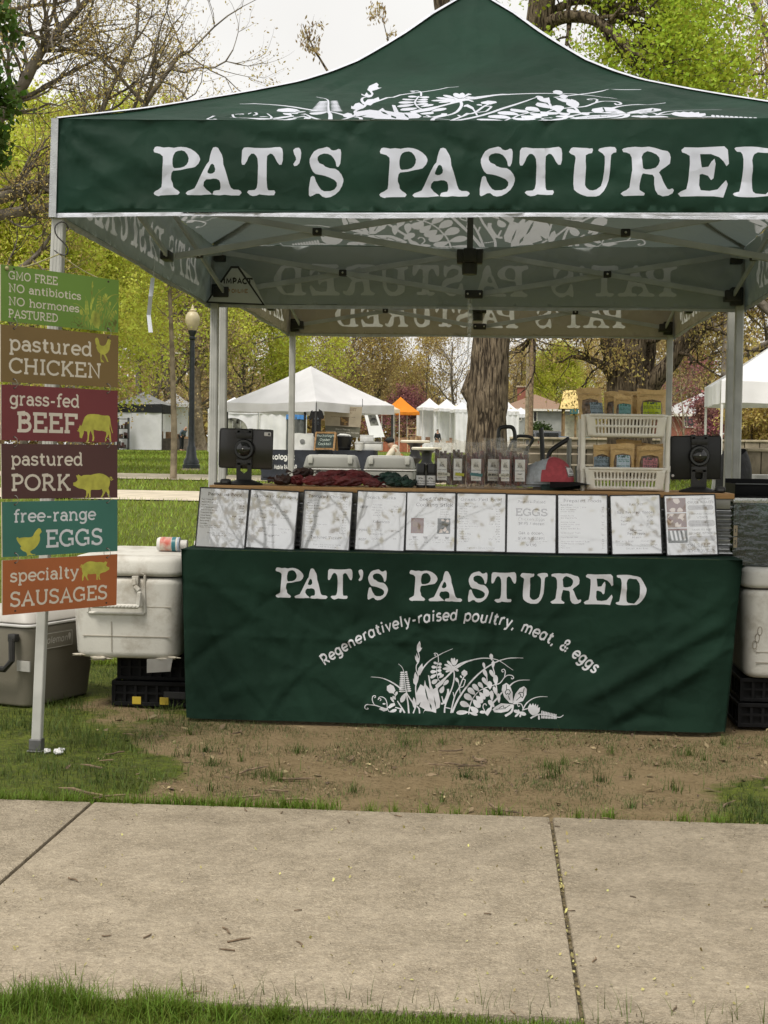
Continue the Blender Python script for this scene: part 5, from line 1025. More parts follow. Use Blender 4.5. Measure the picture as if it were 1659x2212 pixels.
for k, (colr, lab, txt, art, ac) in enumerate(BOARDS):
    TL, TR, BR, BL = [bpx(p) for p in BC[k]]; yl, yr = -.36, .02
    q = [at(*TL, yl), at(*TR, yr), at(*BR, yr), at(*BL, yl)]; o0 = (q[0] + q[1] + q[2] + q[3]) / 4
    def bf(uv, q=q, o0=o0):
        u = (uv[:, 0] / W_)[:, None]; v = uv[:, 1][:, None]; A = [np.array(p - o0) for p in q]; return (A[3] * (1 - u) + A[2] * u) * (1 - v) + (A[0] * (1 - u) + A[1] * u) * v
    ex = (q[1] - q[0]).normalized(); ez = (q[0] - q[3]).normalized(); nrm = ex.cross(ez).normalized()
    R = thing('hanging_sign', lab, 'sign', o0, 0, 'chain of hanging sign boards')
    cm = mat('sign_paint_%d' % k, colr, .45, .05, 3, spec=.35, dirt=((.12, .10, .07), 7, .62, .8, .35))
    if k == 0: am = mat('sign_meadow', (.30, .33, .05), .6, .35, 14)
    else: am = olive
    holes = [[(hx * W_ + .02 * cos(a), hy + .02 * sin(a)) for a in np.linspace(0, 6.28, 9)[:-1]] for hx in (.105, .905) for hy in (.06, .945)]
    wl = lettr_w if k == 4 else lettr
    fr = printed('painted_face', [(0, 0), (W_, 0), (W_, 1), (0, 1)], [(2, art, []), (1, txt, []), (3, holes, [])], .2, bf, [cm, wl, am, rust], R, False)
    m = MB(); A = [p - o0 - nrm * .0008 for p in q]; B = [p - o0 - nrm * .006 for p in q]
    vs = [m.bm.verts.new(p) for p in A + B]
    for i in range(4): m._f([vs[i], vs[(i + 1) % 4], vs[4 + (i + 1) % 4], vs[4 + i]])
    m._f(vs[4:]); m._f(vs[:4]); m.make('board', mat('sign_edge', (.42, .38, .30), .7, .1), R)
    for hx in (.105, .905):                           # the wire ring down to the next board
        if k < 5:
            nq = [at(*bpx(p), y) for p, y in zip(BC[k + 1], (yl, yr, yr, yl))]
            a = (q[3] * (1 - hx) + q[2] * hx) * .94 + (q[0] * (1 - hx) + q[1] * hx) * .06; b = (nq[0] * (1 - hx) + nq[1] * hx) * .945 + (nq[3] * (1 - hx) + nq[2] * hx) * .055
            c = (a + b) / 2; h = (a - b) / 2; pts = [c + h * cos(t) + (nrm * .012 + ex * .006) * sin(t) - o0 for t in np.linspace(0, 2 * pi, 15)]
            m = MB(); m.tube(pts, .0011, 6, False); m.make('wire_ring', mat('wire', (.20, .19, .17), .45, .1, metal=.5), R, True)
HK = at(131, 520, -.05); m = MB(); S = [at(148, 493, -.05), at(141, 482, -.06), at(130, 480, -.07), at(119, 490, -.08), at(122, 508, -.08), at(138, 525, -.08), at(147, 538, -.08), at(143, 550, -.08), at(128, 548, -.08), at(118, 541, -.07)]
m.tube(smooth3(S, 4), .0026, 7); tag(m.make('s_hook', blk, None, True), 'black S-shaped wire hook on the left front canopy leg', 'hook')
cz = mat('jute_cord', (.36, .33, .17), .9, .2, 60)
m = MB(); m.tube(smooth3([at(*bpx((40, 88)), -.34), at(60, 575, -.25), at(128, 549, -.08)], 4), .0026, 6); m.ball(at(*bpx((42, 86)), -.345), .008, 8); m.tube(smooth3([at(128, 549, -.08), at(180, 585, -.05), at(*bpx((640, 165)), .0)], 4), .0022, 6)
tag(m.make('sign_cord', cz, None, True), 'olive cord in an inverted V from the hook to the top sign board', 'cord')
m = MB()
for i in range(7): 
    c = Vector((-1.535 + rnd.uniform(0, .07), -.02 + rnd.uniform(-.03, .03), .010)); m.ball(c, .012, 7, (1.2, 1, .6), lambda v: 1 + .3 * sin(v.x * 7 + v.y * 5))
tag(m.make('crumpled_paper', mat('white_paper', (.72, .72, .72), .8, .1)), 'scrap of crumpled white paper in the grass at the foot of the left canopy leg', 'litter')
# ================================================================= tablecloth, counter, menu sheets
YT = 0.718
TLc, TRc, BLc, BRc = at(390, 1196, YT + .01), at(1606, 1216, YT + .01), at(402, 1553, YT), at(1566, 1588, YT)
ZT = .722; CX0, CX1 = TLc.x, TRc.x
cloth_m = twosided('cloth_green', (.0100, .0280, .0178), (.0100, .0280, .0178), .8, .0, (.1, .2, .1), .1, .14); cloth_p = twosided('cloth_print', (.52, .525, .555), (.52, .525, .555), .65, .0, (.5, .5, .5), .3, .04)
def cfront(uv):
    x, z = uv[:, 0], uv[:, 1]; q = np.clip(1 - z / ZT, 0, 1)
    xr = sstep(CX1 - .6, CX1, x) * (CX1 - BRc.x) * q ** 1.0; xl = sstep(CX0 + .4, CX0, x) * (BLc.x - CX0) * q
    X = x - xr + xl
    y = YT + .012 - .022 * q ** .6 + .004 * waves(x, z, 21, 10, (4, 14)) * (.25 + .9 * q)
    y -= creases(x, z, 33, 95, (CX0, CX1, 0, ZT), .013, .24) * 1.15 * np.clip(q * 6, 0, 1)
    for fx, fz, w in ((None, .36, .006), (-.62, None, .005), (.02, None, .005), (.62, None, .005)):  # press folds
        d = (z - fz - .006 * np.sin(x * 4)) if fz else (x - fx); y -= .0045 * np.exp(-(d / .010) ** 2) * (.6 + .4 * np.sin(x * 3 + z * 7))
    for a, b, c, d_, h in ((.50, .12, 1.10, .46, .018), (.62, .05, 1.05, .30, .016), (-1.10, .62, -.72, .34, .014), (-.95, .60, -.45, .50, .010), (-1.05, .10, -.55, .25, .010), (.75, .30, 1.12, .60, .011), (-.3, .45, .1, .62, .006)):
        L_ = math.hypot(c - a, d_ - b); ux, uz = (c - a) / L_, (d_ - b) / L_; s = (x - a) * ux + (z - b) * uz; t = -(x - a) * uz + (z - b) * ux
        y -= 1.0 * h * np.exp(-(t / .032) ** 2) * sstep(-.05, .10, s) * (1 - sstep(L_ - .1, L_ + .08, s))
    y += .03 * sstep(CX1 - .10, CX1, x) ** 2 + .02 * sstep(CX0 + .05, CX0, x) ** 2
    zz = z + .012 * np.sin(x * 2.2 + .5) * q * 0 + .006 * waves(x, x * 0, 5, 5, (5, 14)) * q * .5 + .004
    return np.stack([X, y, zz], 1)
nm0, nm1 = at(594, 1297, YT), at(1406, 1305, YT); nmt = at(594, 1233, YT)
CP, CH = name_shapes(nm0.x, nm1.x, (nm0.z + nm1.z) / 2 - .001, nmt.z - nm0.z)
# emblem
e0, e1 = at((1420 + 60 / 3.77) / 1.823, (2500 + 1160 / 3.77) / 1.823, YT), at((1780 + 1582 / 3.6065) / 1.823, (2540 + 960 / 3.6065) / 1.823, YT); ke = (e1.x - e0.x) / (1780 + 1582 / 3.6065 - 1420 - 60 / 3.77)
fe = lambda p: (e0.x + (p[0] - 1420 - 60 / 3.77) * ke, e0.z + .004 + (p[1] + 2500 + 1160 / 3.77) * ke)
EP = [[fe(p) for p in q] for q in MP]; EH = [[fe(p) for p in q] for q in MH]
# motto on an arc
A0, A1, A2p = at(703, 1441, YT), at(993, 1344, YT), at(1281, 1458, YT)
def circ(a, b, c):
    ax, ay, bx_, by, cx, cy = a.x, a.z, b.x, b.z, c.x, c.z; d = 2 * (ax * (by - cy) + bx_ * (cy - ay) + cx * (ay - by))
    ux = ((ax * ax + ay * ay) * (by - cy) + (bx_ * bx_ + by * by) * (cy - ay) + (cx * cx + cy * cy) * (ay - by)) / d; uy = ((ax * ax + ay * ay) * (cx - bx_) + (bx_ * bx_ + by * by) * (ax - cx) + (cx * cx + cy * cy) * (bx_ - ax)) / d
    return ux, uy, math.hypot(ax - ux, ay - uy)
ux, uy, ur = circ(A0, A1, A2p); th0 = math.atan2(A0.z - uy, A0.x - ux); th1 = math.atan2(A2p.z - uy, A2p.x - ux)
gp, gw = glyphs('Regeneratively-raised poultry, meat, & eggs', .155, True, .13); capm = .054
def arcmap(p): t = th0 + (th1 - th0) * (p[0] / gw); r = ur + p[1] * capm + 0; t -= 0.0; return (ux + r * cos(t) + p[1] * .13 * capm * sin(t), uy + r * sin(t))
AP = [[arcmap(p) for p in q] for q in gp]
TC = thing('tablecloth', 'dark green tablecloth printed with white rustic lettering, an arched motto and a meadow emblem', 'tablecloth', (0, YT, 0))
fr = printed('front_panel', [(CX0, 0.006), (CX1, 0.006), (CX1, ZT), (CX0, ZT)], [(1, CP + AP + EP, CH + EH)], .012, cfront, [cloth_m, cloth_p], TC); rel(fr, TC)
m = MB()
def side(sx, xt, xb):
    def f(u, v): q = 1 - v; return Vector((xt + (xb - xt) * q - sx * .0 + sx * .012 * sin(u * 9 + q * 2) * q * (u > .02), YT + .02 * (1 - u) + u * .62 + .0, ZT * v + .004))
    return f
m.grid(side(-1, CX0 - .0, BLc.x - .0), 24, 18); m.grid(side(1, CX1, BRc.x), 24, 18); rel(m.make('side_panel', cloth_m, TC, True), TC)
m = MB()
m.grid(lambda u, v: Vector((CX0 + (CX1 - CX0) * u, YT + .013 + v * .62, ZT + .0042 + .0012 * sin(u * 60) * v)), 60, 6); rel(m.make('top_panel', cloth_m, TC, True), TC)
m = MB()
for s, xt, xb in ((-1, CX0, BLc.x),):                # stitched hem near the left corner
    for i in range(60): z = ZT * i / 60; x = xt + .028 + (xb - xt) * (1 - z / ZT) * .6; m.box((x - .0008, YT - .015 - .0, z + .004), (x + .0008, YT - .002, z + .009))
m.bm.free()
# counter riser with corrugated front
CT = thing('counter', 'raised counter with a plank top and a corrugated sheet metal front', 'counter', (0, 1.05, .727))
wood = mat('counter_plank', (.50, .29, .115), .55, col2=(.33, .18, .07), scale=2.2, bump=.3, bscale=30, dirt=((.09, .05, .025), 5, .55, .7, .8))
def grain(m_, sc):
    t = m_.node_tree
    for n in list(t.nodes):
        if n.type == 'TEX_NOISE':
            mp = t.nodes.new('ShaderNodeMapping'); mp.inputs['Scale'].default_value = sc; l = n.inputs['Vector'].links[0]; src = l.from_socket; t.links.new(src, mp.inputs[0]); t.links.new(mp.outputs[0], n.inputs['Vector'])
grain(wood, (.5, 6, 14))
w0, w1 = at(452, 1046, .935), at(1587, 1062, .935)
m = MB(); m.box((w0.x, .935, .972), (w1.x, 1.115, .995), .003); m.box((w0.x, 1.118, .972), (w1.x, 1.40, .995), .003); rel(m.make('plank_top', wood, CT, True), CT)
galv = mat('galvanised_sheet', (.40, .405, .41), .30, col2=(.26, .265, .27), scale=9, bump=.15, bscale=60, metal=.85, dirt=((.16, .15, .13), 5, .55, .75, .6))
c0, c1 = at(462, 1100, .965).x, at(1581, 1100, .965).x
m = MB(); nz_ = 52
m.grid(lambda u, v: Vector((c0 + (c1 - c0) * u + (.006 * sin(v * 40) if u > .99 else 0), .962 - .0085 * sin((v * .215) / .0365 * 2 * pi), .729 + v * .215)), 40, nz_); rel(m.make('corrugated_front', galv, CT, True), CT)
m = MB(); m.box((c0, .945, .928), (c1 - .01, .953, .971), .002); m.box((c0, .95, .962), (c1, 1.0, .9715), .001); rel(m.make('metal_edge_strip', mat('dull_steel', (.21, .205, .185), .45, .15, 4, metal=.6), CT, True), CT)
m = MB()
for u in (.12, .39, .53, .67, .80, .965): m.ball((c0 + (c1 - c0) * u, .944, .952), .0055, 8, (1, .5, 1))
rel(m.make('screw', screw, CT, True), CT)
m = MB(); m.box((c0 + .02, .98, .728), (c0 + .05, 1.38, .970)); m.box((c1 - .06, .98, .728), (c1 - .03, 1.38, .970)); m.box((c0 + .02, 1.35, .728), (c1 - .03, 1.37, .970)); rel(m.make('riser_frame', mat('raw_board', (.24, .17, .095), .8, .2, 6), CT), CT)

paper = laminate('menu_paper', (.60, .61, .635)); ink = laminate('menu_ink', (.02, .02, .022)); ink2 = laminate('menu_small_ink', (.09, .09, .095)); frame_b = mat('menu_frame', (.014, .014, .014), .35, .1)
band_m = laminate('menu_band', (.20, .20, .205)); photo_a = laminate('menu_photo_meat', (.13, .03, .02), .2); photo_b = laminate('menu_photo_food', (.16, .07, .02), .2); photo_c = laminate('menu_photo_dark', (.03, .045, .045), .2); emb = laminate('menu_emblem', (.12, .15, .11)); photo_d = laminate('menu_photo_light', (.50, .36, .26))
def fpx(x, y, B): return ((700 + x / 1.3825) / 1.823, (1900 + y / 1.3825) / 1.823) if not B else ((1800 + x / 1.3554) / 1.823, (1900 + y / 1.3554) / 1.823)
MENUS = [(0, (107, 57), (373, 60), (364, 385), (95, 383)), (0, (383, 63), (648, 67), (634, 388), (368, 385)), (0, (678, 59), (942, 64), (933, 391), (666, 389)), (0, (970, 70), (1237, 72), (1232, 396), (962, 393)), (0, (1240, 71), (1505, 73), (1507, 400), (1238, 397)),
 (0, (1514, 77), (1781, 79), (1784, 401), (1514, 400)), (1, (262, 73), (527, 77), (527, 403), (262, 399)), (1, (535, 78), (799, 81), (805, 405), (538, 402)), (1, (815, 88), (1081, 93), (1096, 412), (827, 408)), (1, (1106, 99), (1376, 105), (1394, 418), (1120, 411))]
def lines(body, x, y0, dy, h, align='L', wt=.18, x1=None, sans=True):
    """rows of small print as flat letters"""
    out = []
    for i, s in enumerate(body):
        if not s: continue
        P, wd = glyphs(s, wt, sans, .12); k = h * .92; X = x if align == 'L' else (x - wd * k / 2 if align == 'C' else x - wd * k); out += [[(X + a * k, y0 - i * dy + b * h) for a, b in p] for p in P]
    return out
DIG = {'0': G_(.66, arc(.32, .5, .28, .5, 90, 450)), '1': G_(.42, [(.06, .8), (.26, 1), (.26, 0)]), '2': G_(.62, arc(.3, .72, .26, .28, 160, -40) + [(.04, 0), (.6, 0)]), '3': G_(.6, arc(.28, .74, .24, .26, 150, -90) + arc(.28, .26, .28, .26, 90, -150)), '4': G_(.66, [(.46, 0), (.46, 1), (.04, .3), (.62, .3)]), '5': G_(.6, [(.54, 1), (.12, 1), (.1, .58)] + arc(.28, .32, .27, .32, 120, -150)), '6': G_(.62, arc(.31, .3, .27, .3, 90, 450), [(.5, 1), (.08, .42)]), '7': G_(.58, [(.03, 1), (.55, 1), (.2, 0)]), '8': G_(.6, arc(.3, .75, .23, .25, 90, 450), arc(.3, .26, .27, .26, 90, 450)), '9': G_(.62, arc(.31, .7, .27, .3, 90, 450), [(.54, .6), (.16, 0)]), '$': G_(.6, *[s for s in GL['S'][1] if not isinstance(s[0], str)], [(.33, -.12), (.33, 1.12)]), '/': G_(.4, [(.02, -.05), (.36, 1.05)]), '%': G_(.9, arc(.2, .78, .17, .2, 90, 450), arc(.68, .22, .17, .2, 90, 450), [(.12, 0), (.76, 1)])}
GL.update(DIG); SANS.update(DIG)
for c_, g_ in {'J': G_(.5, [(.4, 1), (.4, .28)] + arc(.22, .26, .18, .26, 0, -150)), 'V': G_(.84, [(.05, 1), (.4, 0), (.75, 1)]), 'Y': G_(.8, [(.05, 1), (.4, .5), (.75, 1)], [(.4, .5), (.4, 0)]), 'Q': G_(.94, arc(.46, .5, .43, .5, 90, 450), [(.55, .25), (.85, -.06)]), 'j': G_(.34, [(.18, .68), (.18, -.1)] + arc(.04, -.1, .14, .16, 0, -100), ('dot', .18, .92)), 'x': G_(.6, [(.04, 0), (.54, .68)], [(.04, .68), (.54, 0)]), 'z': G_(.58, [(.04, .68), (.52, .68), (.04, 0), (.54, 0)]), 'q': G_(.72, [(.57, -.3), (.57, .68)], arc(.31, .34, .27, .34, 0, 360))}.items(): GL[c_] = g_; SANS[c_] = g_
price = lambda n, s: [['$7.50', '$19.80 - $26.40', '$12 - $18', '$9.50', '$15.50', '$8.00'][(i * 5 + s) % 6] for i in range(n)]
H_ = 1.22
def rect(a, b, c, d): return [(a, b), (c, b), (c, d), (a, d)]
def blotch(x0, y0, x1, y1, seed, n=5):
    r = random.Random(seed); out = []
    for _ in range(n):
        cx, cy = r.uniform(x0, x1), r.uniform(y0, y1); q = min(x1 - x0, y1 - y0) * r.uniform(.14, .3)
        out.append([(min(x1, max(x0, cx + q * r.uniform(.6, 1.3) * cos(a))), min(y1, max(y0, cy + q * r.uniform(.6, 1.3) * sin(a)))) for a in np.linspace(0, 6.28, 11)[:-1]])
    return out
def lay(k):
    hd = lambda s, x0, x1, y, c=.062, w_=.17: fit_text(s, x0, x1, y, c, w_)
    B, S, X = [], [], []
    if k == 0:
        B = hd('Pastured Pork', .17, .86, 1.06) + lines(['Pork Chops, Bone-in', 'Boston Butt Roast', 'Spareribs', 'Pork Tenderloin', 'Ground Pork, Single', 'Traditional Bacon', 'Maple Bacon', 'Pepper Bacon', 'Bacon Ends', 'Sausages'], .05, .965, .055, .026, wt=.2) + lines(price(10, 1), .92, .965, .055, .026, 'R', .2)
        S = lines(['Spicy Italian, Sweet Italian, Chorizo,', 'Savory, Maple Breakfast, Bratwurst'], .05, .43, .035, .022) + lines(['Organ Meats Available by Request,', 'please ask for pricing.'], .5, .28, .04, .026, 'C', .18)
    if k == 1:
        B = hd('Specialty Sausages', .08, .95, 1.06) + lines(['PORK', '', '', '', '', '', 'CHICKEN', '', '', '', 'BEEF'], .5, .83, .0585, .036, 'C', .24)
        S = lines(['Breakfast'], .5, .91, .05, .028, 'C') + lines(['Spicy Italian', 'Chorizo', 'Maple', 'Breakfast'], .3, .77, .07, .03, 'C') + lines(['Sweet Italian', 'Savory', 'Bratwurst'], .76, .77, .07, .03, 'C') + lines(['Spicy Italian', 'Chorizo'], .3, .41, .07, .03, 'C') + lines(['Sweet Italian', 'Savory'], .76, .41, .07, .03, 'C') + lines(['Maple Breakfast'], .52, .275, .05, .03, 'C') + lines(['Kielbasa'], .52, .13, .05, .03, 'C')
    if k == 2:
        B = hd('Pastured Chicken', .1, .9, 1.07) + hd('Pastured Turkey', .2, .82, .22)
        S = lines(['Whole Chicken', 'Stewing Hens', 'Breasts, Boneless', 'Breasts, Bone-in', 'Drumsticks', 'Wings', 'Thighs, Bone-in', 'Tenders', 'Sausages', 'Spicy Italian, Sweet Italian', 'Ground Chicken', 'Liver/Heart', 'Feet/Backs'], .08, 1.0, .055, .026) + lines(price(13, 2), .9, 1.0, .055, .026, 'R') + lines(['Ground Turkey'], .08, .16, .04, .026) + lines(['Organ Meats Available by Request,', 'please ask for pricing.'], .55, .09, .04, .026, 'C')
    if k == 3:
        B = hd('Snack Sticks', .2, .78, 1.06) + hd('Kabanosis', .34, .68, .56) + lines(['BEEF', '', '', '', '', 'PORK', '', 'BEEF'], .07, .86, .0955, .05, wt=.24)
        S = lines(['SMOKED', 'ORIGINAL', 'NO SUGAR', 'SPICY', 'GARLIC'], .42, .92, .055, .035, 'C') + lines(['$3.80', 'per ounce', '3 for $10'], .8, .89, .05, .035, 'C') + lines(['SMOKED', 'MARGARITA', 'SALAMI'], .42, .40, .09, .035, 'C') + lines(['per bag', '$10'], .8, .39, .16, .035, 'C')
    if k == 4:
        B = hd('Beef Tallow', .26, .9, 1.04, .072) + hd('Cooking Stick', .2, .95, .92, .075)
        X = [(3, [rect(.1, .36, .36, .68)]), (5, [rect(.64, .36, .90, .68)]), (4, blotch(.12, .38, .34, .66, 3, 6)), (9, blotch(.66, .38, .88, .66, 4, 5)), (8, [place(q, .12, .72, .34, .9, ref=[p for z in MP for p in z]) for q in [[(p[0], -p[1]) for p in z] for z in MP]])]
        S = lines(['Made from Beef', 'kidney fat', '100 percent', 'grass-fed'], .69, .85, .05, .026) + lines(['Fry, roast', 'or saute'], .5, .55, .05, .026, 'C') + lines(['High smoke', 'point', 'for cooking'], .16, .22, .05, .026, 'C') + lines(['Clean', 'flavor'], .42, .22, .05, .026, 'C') + lines(['Stays fresh', 'all season'], .63, .22, .05, .026, 'C') + lines(['Great source', 'of vitamins'], .84, .22, .05, .026, 'C')
        for x in (.18, .40, .62, .84): B += [[(x - .045, .30), (x + .045, .30), (x + .03, .25), (x - .03, .25)]]
    if k == 5:
        B = hd('Grass-Fed Beef', .08, .92, 1.05, .07)
        S = lines(['Ground Beef, Single', 'Steaks: Shaved, Minute', 'Osso Buco', 'Short Ribs', 'Stew Meat', 'Brisket', 'London Broil', 'Hanger Steak', 'Skirt, Flank, Flat Iron', 'Chuck, Eye Round Roast', 'Sirloin Steak', 'Ribeye', 'New York Strip', 'Tenderloin', 'Marrow Bones', 'Liver, Heart'], .05, .98, .052, .026) + lines(price(16, 3), .88, .98, .052, .026, 'R') + lines(['Organ Meats Available by Request'], .5, .07, .04, .026, 'C')
    if k == 6:
        B = hd('Pasture-Raised', .22, .78, 1.03, .062, .15) + hd('EGGS', .18, .82, .76, .165, .17) + lines(['$9.95 / dozen', '', 'Get a dozen,', 'give a dozen!'], .5, .575, .098, .065, 'C', .2) + lines(['$17.90'], .5, .135, .1, .06, 'C', .24)
        S = lines(['Chicken Eggs'], .5, .665, .1, .065, 'C', .13) + lines(['Buy a dozen of our amazing eggs and we will', 'donate a dozen to local food pantries, meal sites and', 'food banks serving Rhode Island.'], .5, .27, .034, .019, 'C')
    if k == 7:
        B = hd('Prepared Foods', .12, .88, 1.06, .065) + lines(['Bone Broth'], .06, .985, .05, .034, wt=.24)
        S = lines(['Beef, Chicken, Turkey (2 pints)', 'Broth Concentrate', 'Chicken Pot Pies', '', 'Chicken Pot Pie', 'Beef Shepherds Pie', '', 'Jamaican Patties', 'Smoked Chicken Salad', 'Empanadas', 'Bulgogi Style Beef Bowl', '', 'Korean Chicken Thighs', '', 'Maple Bourbon Ham', '', 'Garlic and Herb Compound Butter', 'Smoked Scallion Compound', 'Pates', 'Pork, Duck'], .06, .94, .044, .027) + lines(['$18', '$17', '$20', '', '$18', '', '', '$20', '$25', '', '$25', '', '', '$25', '', '$16', '$15', '$20', '$18', '$10'], .93, .94, .044, .027, 'R')
    if k == 8:
        B = fit_text("RAW PET", .38, .66, 1.0, .05, .2) + lines(['Raw Pet Meal Topper'], .5, .83, .05, .056, 'C', .24) + lines(['Dehydrated'], .5, .475, .05, .034, 'C', .2) + lines(['Pet Treats'], .5, .395, .05, .056, 'C', .24)
        S = lines(['Chicken', 'Turkey', 'Beef'], .2, .74, .075, .042) + lines(['$7.00', '$8.00', '$9.00'], .84, .74, .075, .042, 'R') + lines(['$10 each'], .5, .325, .05, .036, 'C') + lines(['Beef Jerky Bites', 'Chicken Livers'], .08, .25, .075, .036) + lines(['Chicken Feet', 'Chicken Lungs'], .58, .25, .075, .036) + lines(['Chicken Jerky Bites'], .5, .10, .05, .036, 'C')
        X = [(8, [place(q, .38, 1.06, .64, 1.18, ref=[p for z in MP for p in z]) for q in [[(p[0], -p[1]) for p in z] for z in MP]])]
    if k == 9:
        B = fit_text('CHUCK ROASTS', .46, .97, 1.04, .05, .2) + fit_text('WINGS', .62, .83, .73, .05, .2) + fit_text('SNACK STICKS', .45, .97, .41, .05, .2) + fit_text('ON SALE', .42, .85, .155, .075, .16) + fit_text('THIS WEEK', .42, .95, .06, .06, .16) + lines(['20% off'], .71, .925, .1, .055, 'C', .22) + lines(['Buy one,', 'Get one 50% off!'], .70, .645, .06, .042, 'C', .22) + lines(['2 for $10'], .71, .30, .1, .055, 'C', .22)
        S = fit_text('GRASS-FED BEEF', .52, .9, 1.115, .034, .2) + fit_text('PASTURED CHICKEN', .48, .95, .81, .034, .2) + fit_text('GRASS-FED BEEF', .52, .9, .49, .034, .2)
        rr_ = lambda a, b, c, d: [(a + .03, b), (c - .03, b), (c, b + .03), (c, d - .03), (c - .03, d), (a + .03, d), (a, d - .03), (a, b + .03)]
        X = [(2, [rr_(.45, .905, .96, 1.005), rr_(.45, .57, .97, .70), rr_(.45, .28, .97, .385)]), (3, [rect(.04, .87, .42, 1.16)]), (4, [rect(.04, .56, .42, .85)]), (5, [rect(.04, .25, .42, .54)]), (9, blotch(.05, .88, .41, 1.15, 7, 4)), (9, blotch(.05, .57, .41, .84, 8, 7)), (3, blotch(.05, .57, .41, .84, 18, 5)), (0, [ribbon([(.10 + .08 * i, .50), (.13 + .08 * i, .30)], .04) for i in range(4)]), (3, [rect(.04, .50, .42, .54)]), (8, [place(q, .04, .05, .38, .21, ref=[p for z in MP for p in z]) for q in [[(p[0], -p[1]) for p in z] for z in MP]])]
    return X, B, S
MLAB = ['menu sheet for pastured pork, leftmost of the row', 'menu sheet for specialty sausages, second from the left', 'menu sheet for pastured chicken and turkey', 'menu sheet for snack sticks, mostly bright with reflected branches', 'menu sheet for beef tallow with two photographs and four icons', 'menu sheet for grass-fed beef with a long price column', 'menu sheet for pasture-raised eggs with very large EGGS lettering', 'menu sheet for prepared foods, right of the egg sheet', 'menu sheet for raw pet topper and treats, small emblem at its top', 'sale sheet with three food photographs, rightmost of the row']
ZS = .7275
for k, (Bq, *qs) in enumerate(MENUS):
    TL, TR, BR, BL = [fpx(*p, Bq) for p in qs]
    yb, yt = .858, .925
    a = at(*BL, yb); b = at(*BR, yb); dz = ZS - (a.z + b.z) / 2; ex = Vector((b.x - a.x, 0, (b.z - a.z) * .25)); wdt = ex.length; ex.normalize()
    tilt = ((TL[0] + TR[0]) - (BL[0] + BR[0])) / 2 / 500
    up = Vector((tilt * .9, (yt - yb), .262)).normalized(); ex = (ex - up * ex.dot(up)).normalized(); hgt = wdt * 1.215; nn = ex.cross(up)
    o0 = Vector((a.x, yb, ZS + .003)); R = thing('menu_sheet', MLAB[k], 'menu', o0, 0, 'row of framed menu sheets leaning on the counter front')
    Mx = Matrix(((ex.x, up.x, nn.x, 0), (ex.y, up.y, nn.y, 0), (ex.z, up.z, nn.z, 0), (0, 0, 0, 1)))
    sc_ = wdt
    X, Bt, St = lay(k)
    ff = lambda uv: np.stack([uv[:, 0] * sc_, uv[:, 1] * sc_], 1) @ np.array([tuple(ex), tuple(up)])
    clampP = lambda P: [[(min(.985, max(.012, x)), min(1.2, max(.012, y))) for x, y in p] for p in P]
    printed('printed_sheet', rect(.012, .012, .985, 1.2), [(i, clampP(p), []) for i, p in X] + [(6, clampP(St), []), (1, clampP(Bt), [])], .3, ff, [paper, ink, band_m, photo_a, photo_b, photo_c, ink2, band_m, emb, photo_d], R, False)
    m = MB(); fr_ = [(0, 0), (1, 0), (1, 1.215), (0, 1.215)]
    m.prism([(x * sc_, y * sc_) for x, y in fr_], Mx @ Matrix.Translation((0, 0, -.005)), .0042)
    for (x0, y0), (x1, y1) in zip(fr_, fr_[1:] + fr_[:1]):
        p0, p1 = Mx @ Vector((x0 * sc_, y0 * sc_, -.001)), Mx @ Vector((x1 * sc_, y1 * sc_, -.001)); m.bar(p0, p1, .0045, .006, nn)
    m.make('frame', frame_b, R)

# ================================================================= things on the counter
ZC = .9955
def tablet_stand(px, py0, py1, y, lab, lab2, shiny):
    """counter stand (weighted base, neck, clamp, round joint) seen from behind, and the tablet it holds"""
    b = at(px, py1, y); b.z = ZC; R = thing('tablet_stand', lab, 'stand', b)
    m = MB(); m.lathe([(.082, 0), (.084, .004), (.078, .009), (.045, .019), (.032, .024), (.0, .025)], n=32, sy=.8); m.make('base', blk, R, True)
    m = MB(); m.prism([(-.033, .015), (.033, .015), (.034, .095), (.016, .098), (.016, .062), (0, .050), (-.016, .062), (-.016, .098), (-.034, .095)], frame3((0, -.006, 0), (1, 0, 0), (0, 0, 1)), .012); m.make('neck', blk, R, True)
    m = MB(); m.box((-.034, -.018, .085), (.034, .004, .112), .004); m.box((-.034, -.016, .100), (.034, -.004, .243), .004); m.box((-.036, -.016, .222), (-.017, .020, .250), .003); m.box((.017, -.016, .222), (.036, .020, .250), .003); m.box((-.036, -.020, .205), (.036, -.002, .232), .004); m.make('clamp', blk, R, True)
    m = MB(); t = bmesh.new(); bmesh.ops.create_cone(t, cap_ends=True, segments=32, radius1=.047, radius2=.041, depth=.016); m.add(t, Matrix.Translation((0, -.022, .158)) @ Matrix.Rotation(radians(90), 4, 'X')); t = bmesh.new(); bmesh.ops.create_uvsphere(t, u_segments=24, v_segments=12, radius=.034); m.add(t, Matrix.Translation((0, -.022, .158)) @ Matrix.Diagonal((1, .75, 1, 1))); m.make('ball_joint', mat('glossy_black', (.012, .012, .012), .18, .1, spec=.6), R, True)
    m = MB(); m.ball((-.001, -.0485, .160), .0042, 8); m.make('joint_screw', screw, R, True)
    return R, b
case = mat('tablet_case', (.020, .0185, .017), .22, col2=(.035, .03, .026), scale=4, spec=.5); case2 = mat('tablet_case_matte', (.010, .010, .010), .4, .2, 5)
R1, b1 = tablet_stand(528, 0, 1036, 1.06, 'black weighted tablet stand at the left end of the counter', '', True)
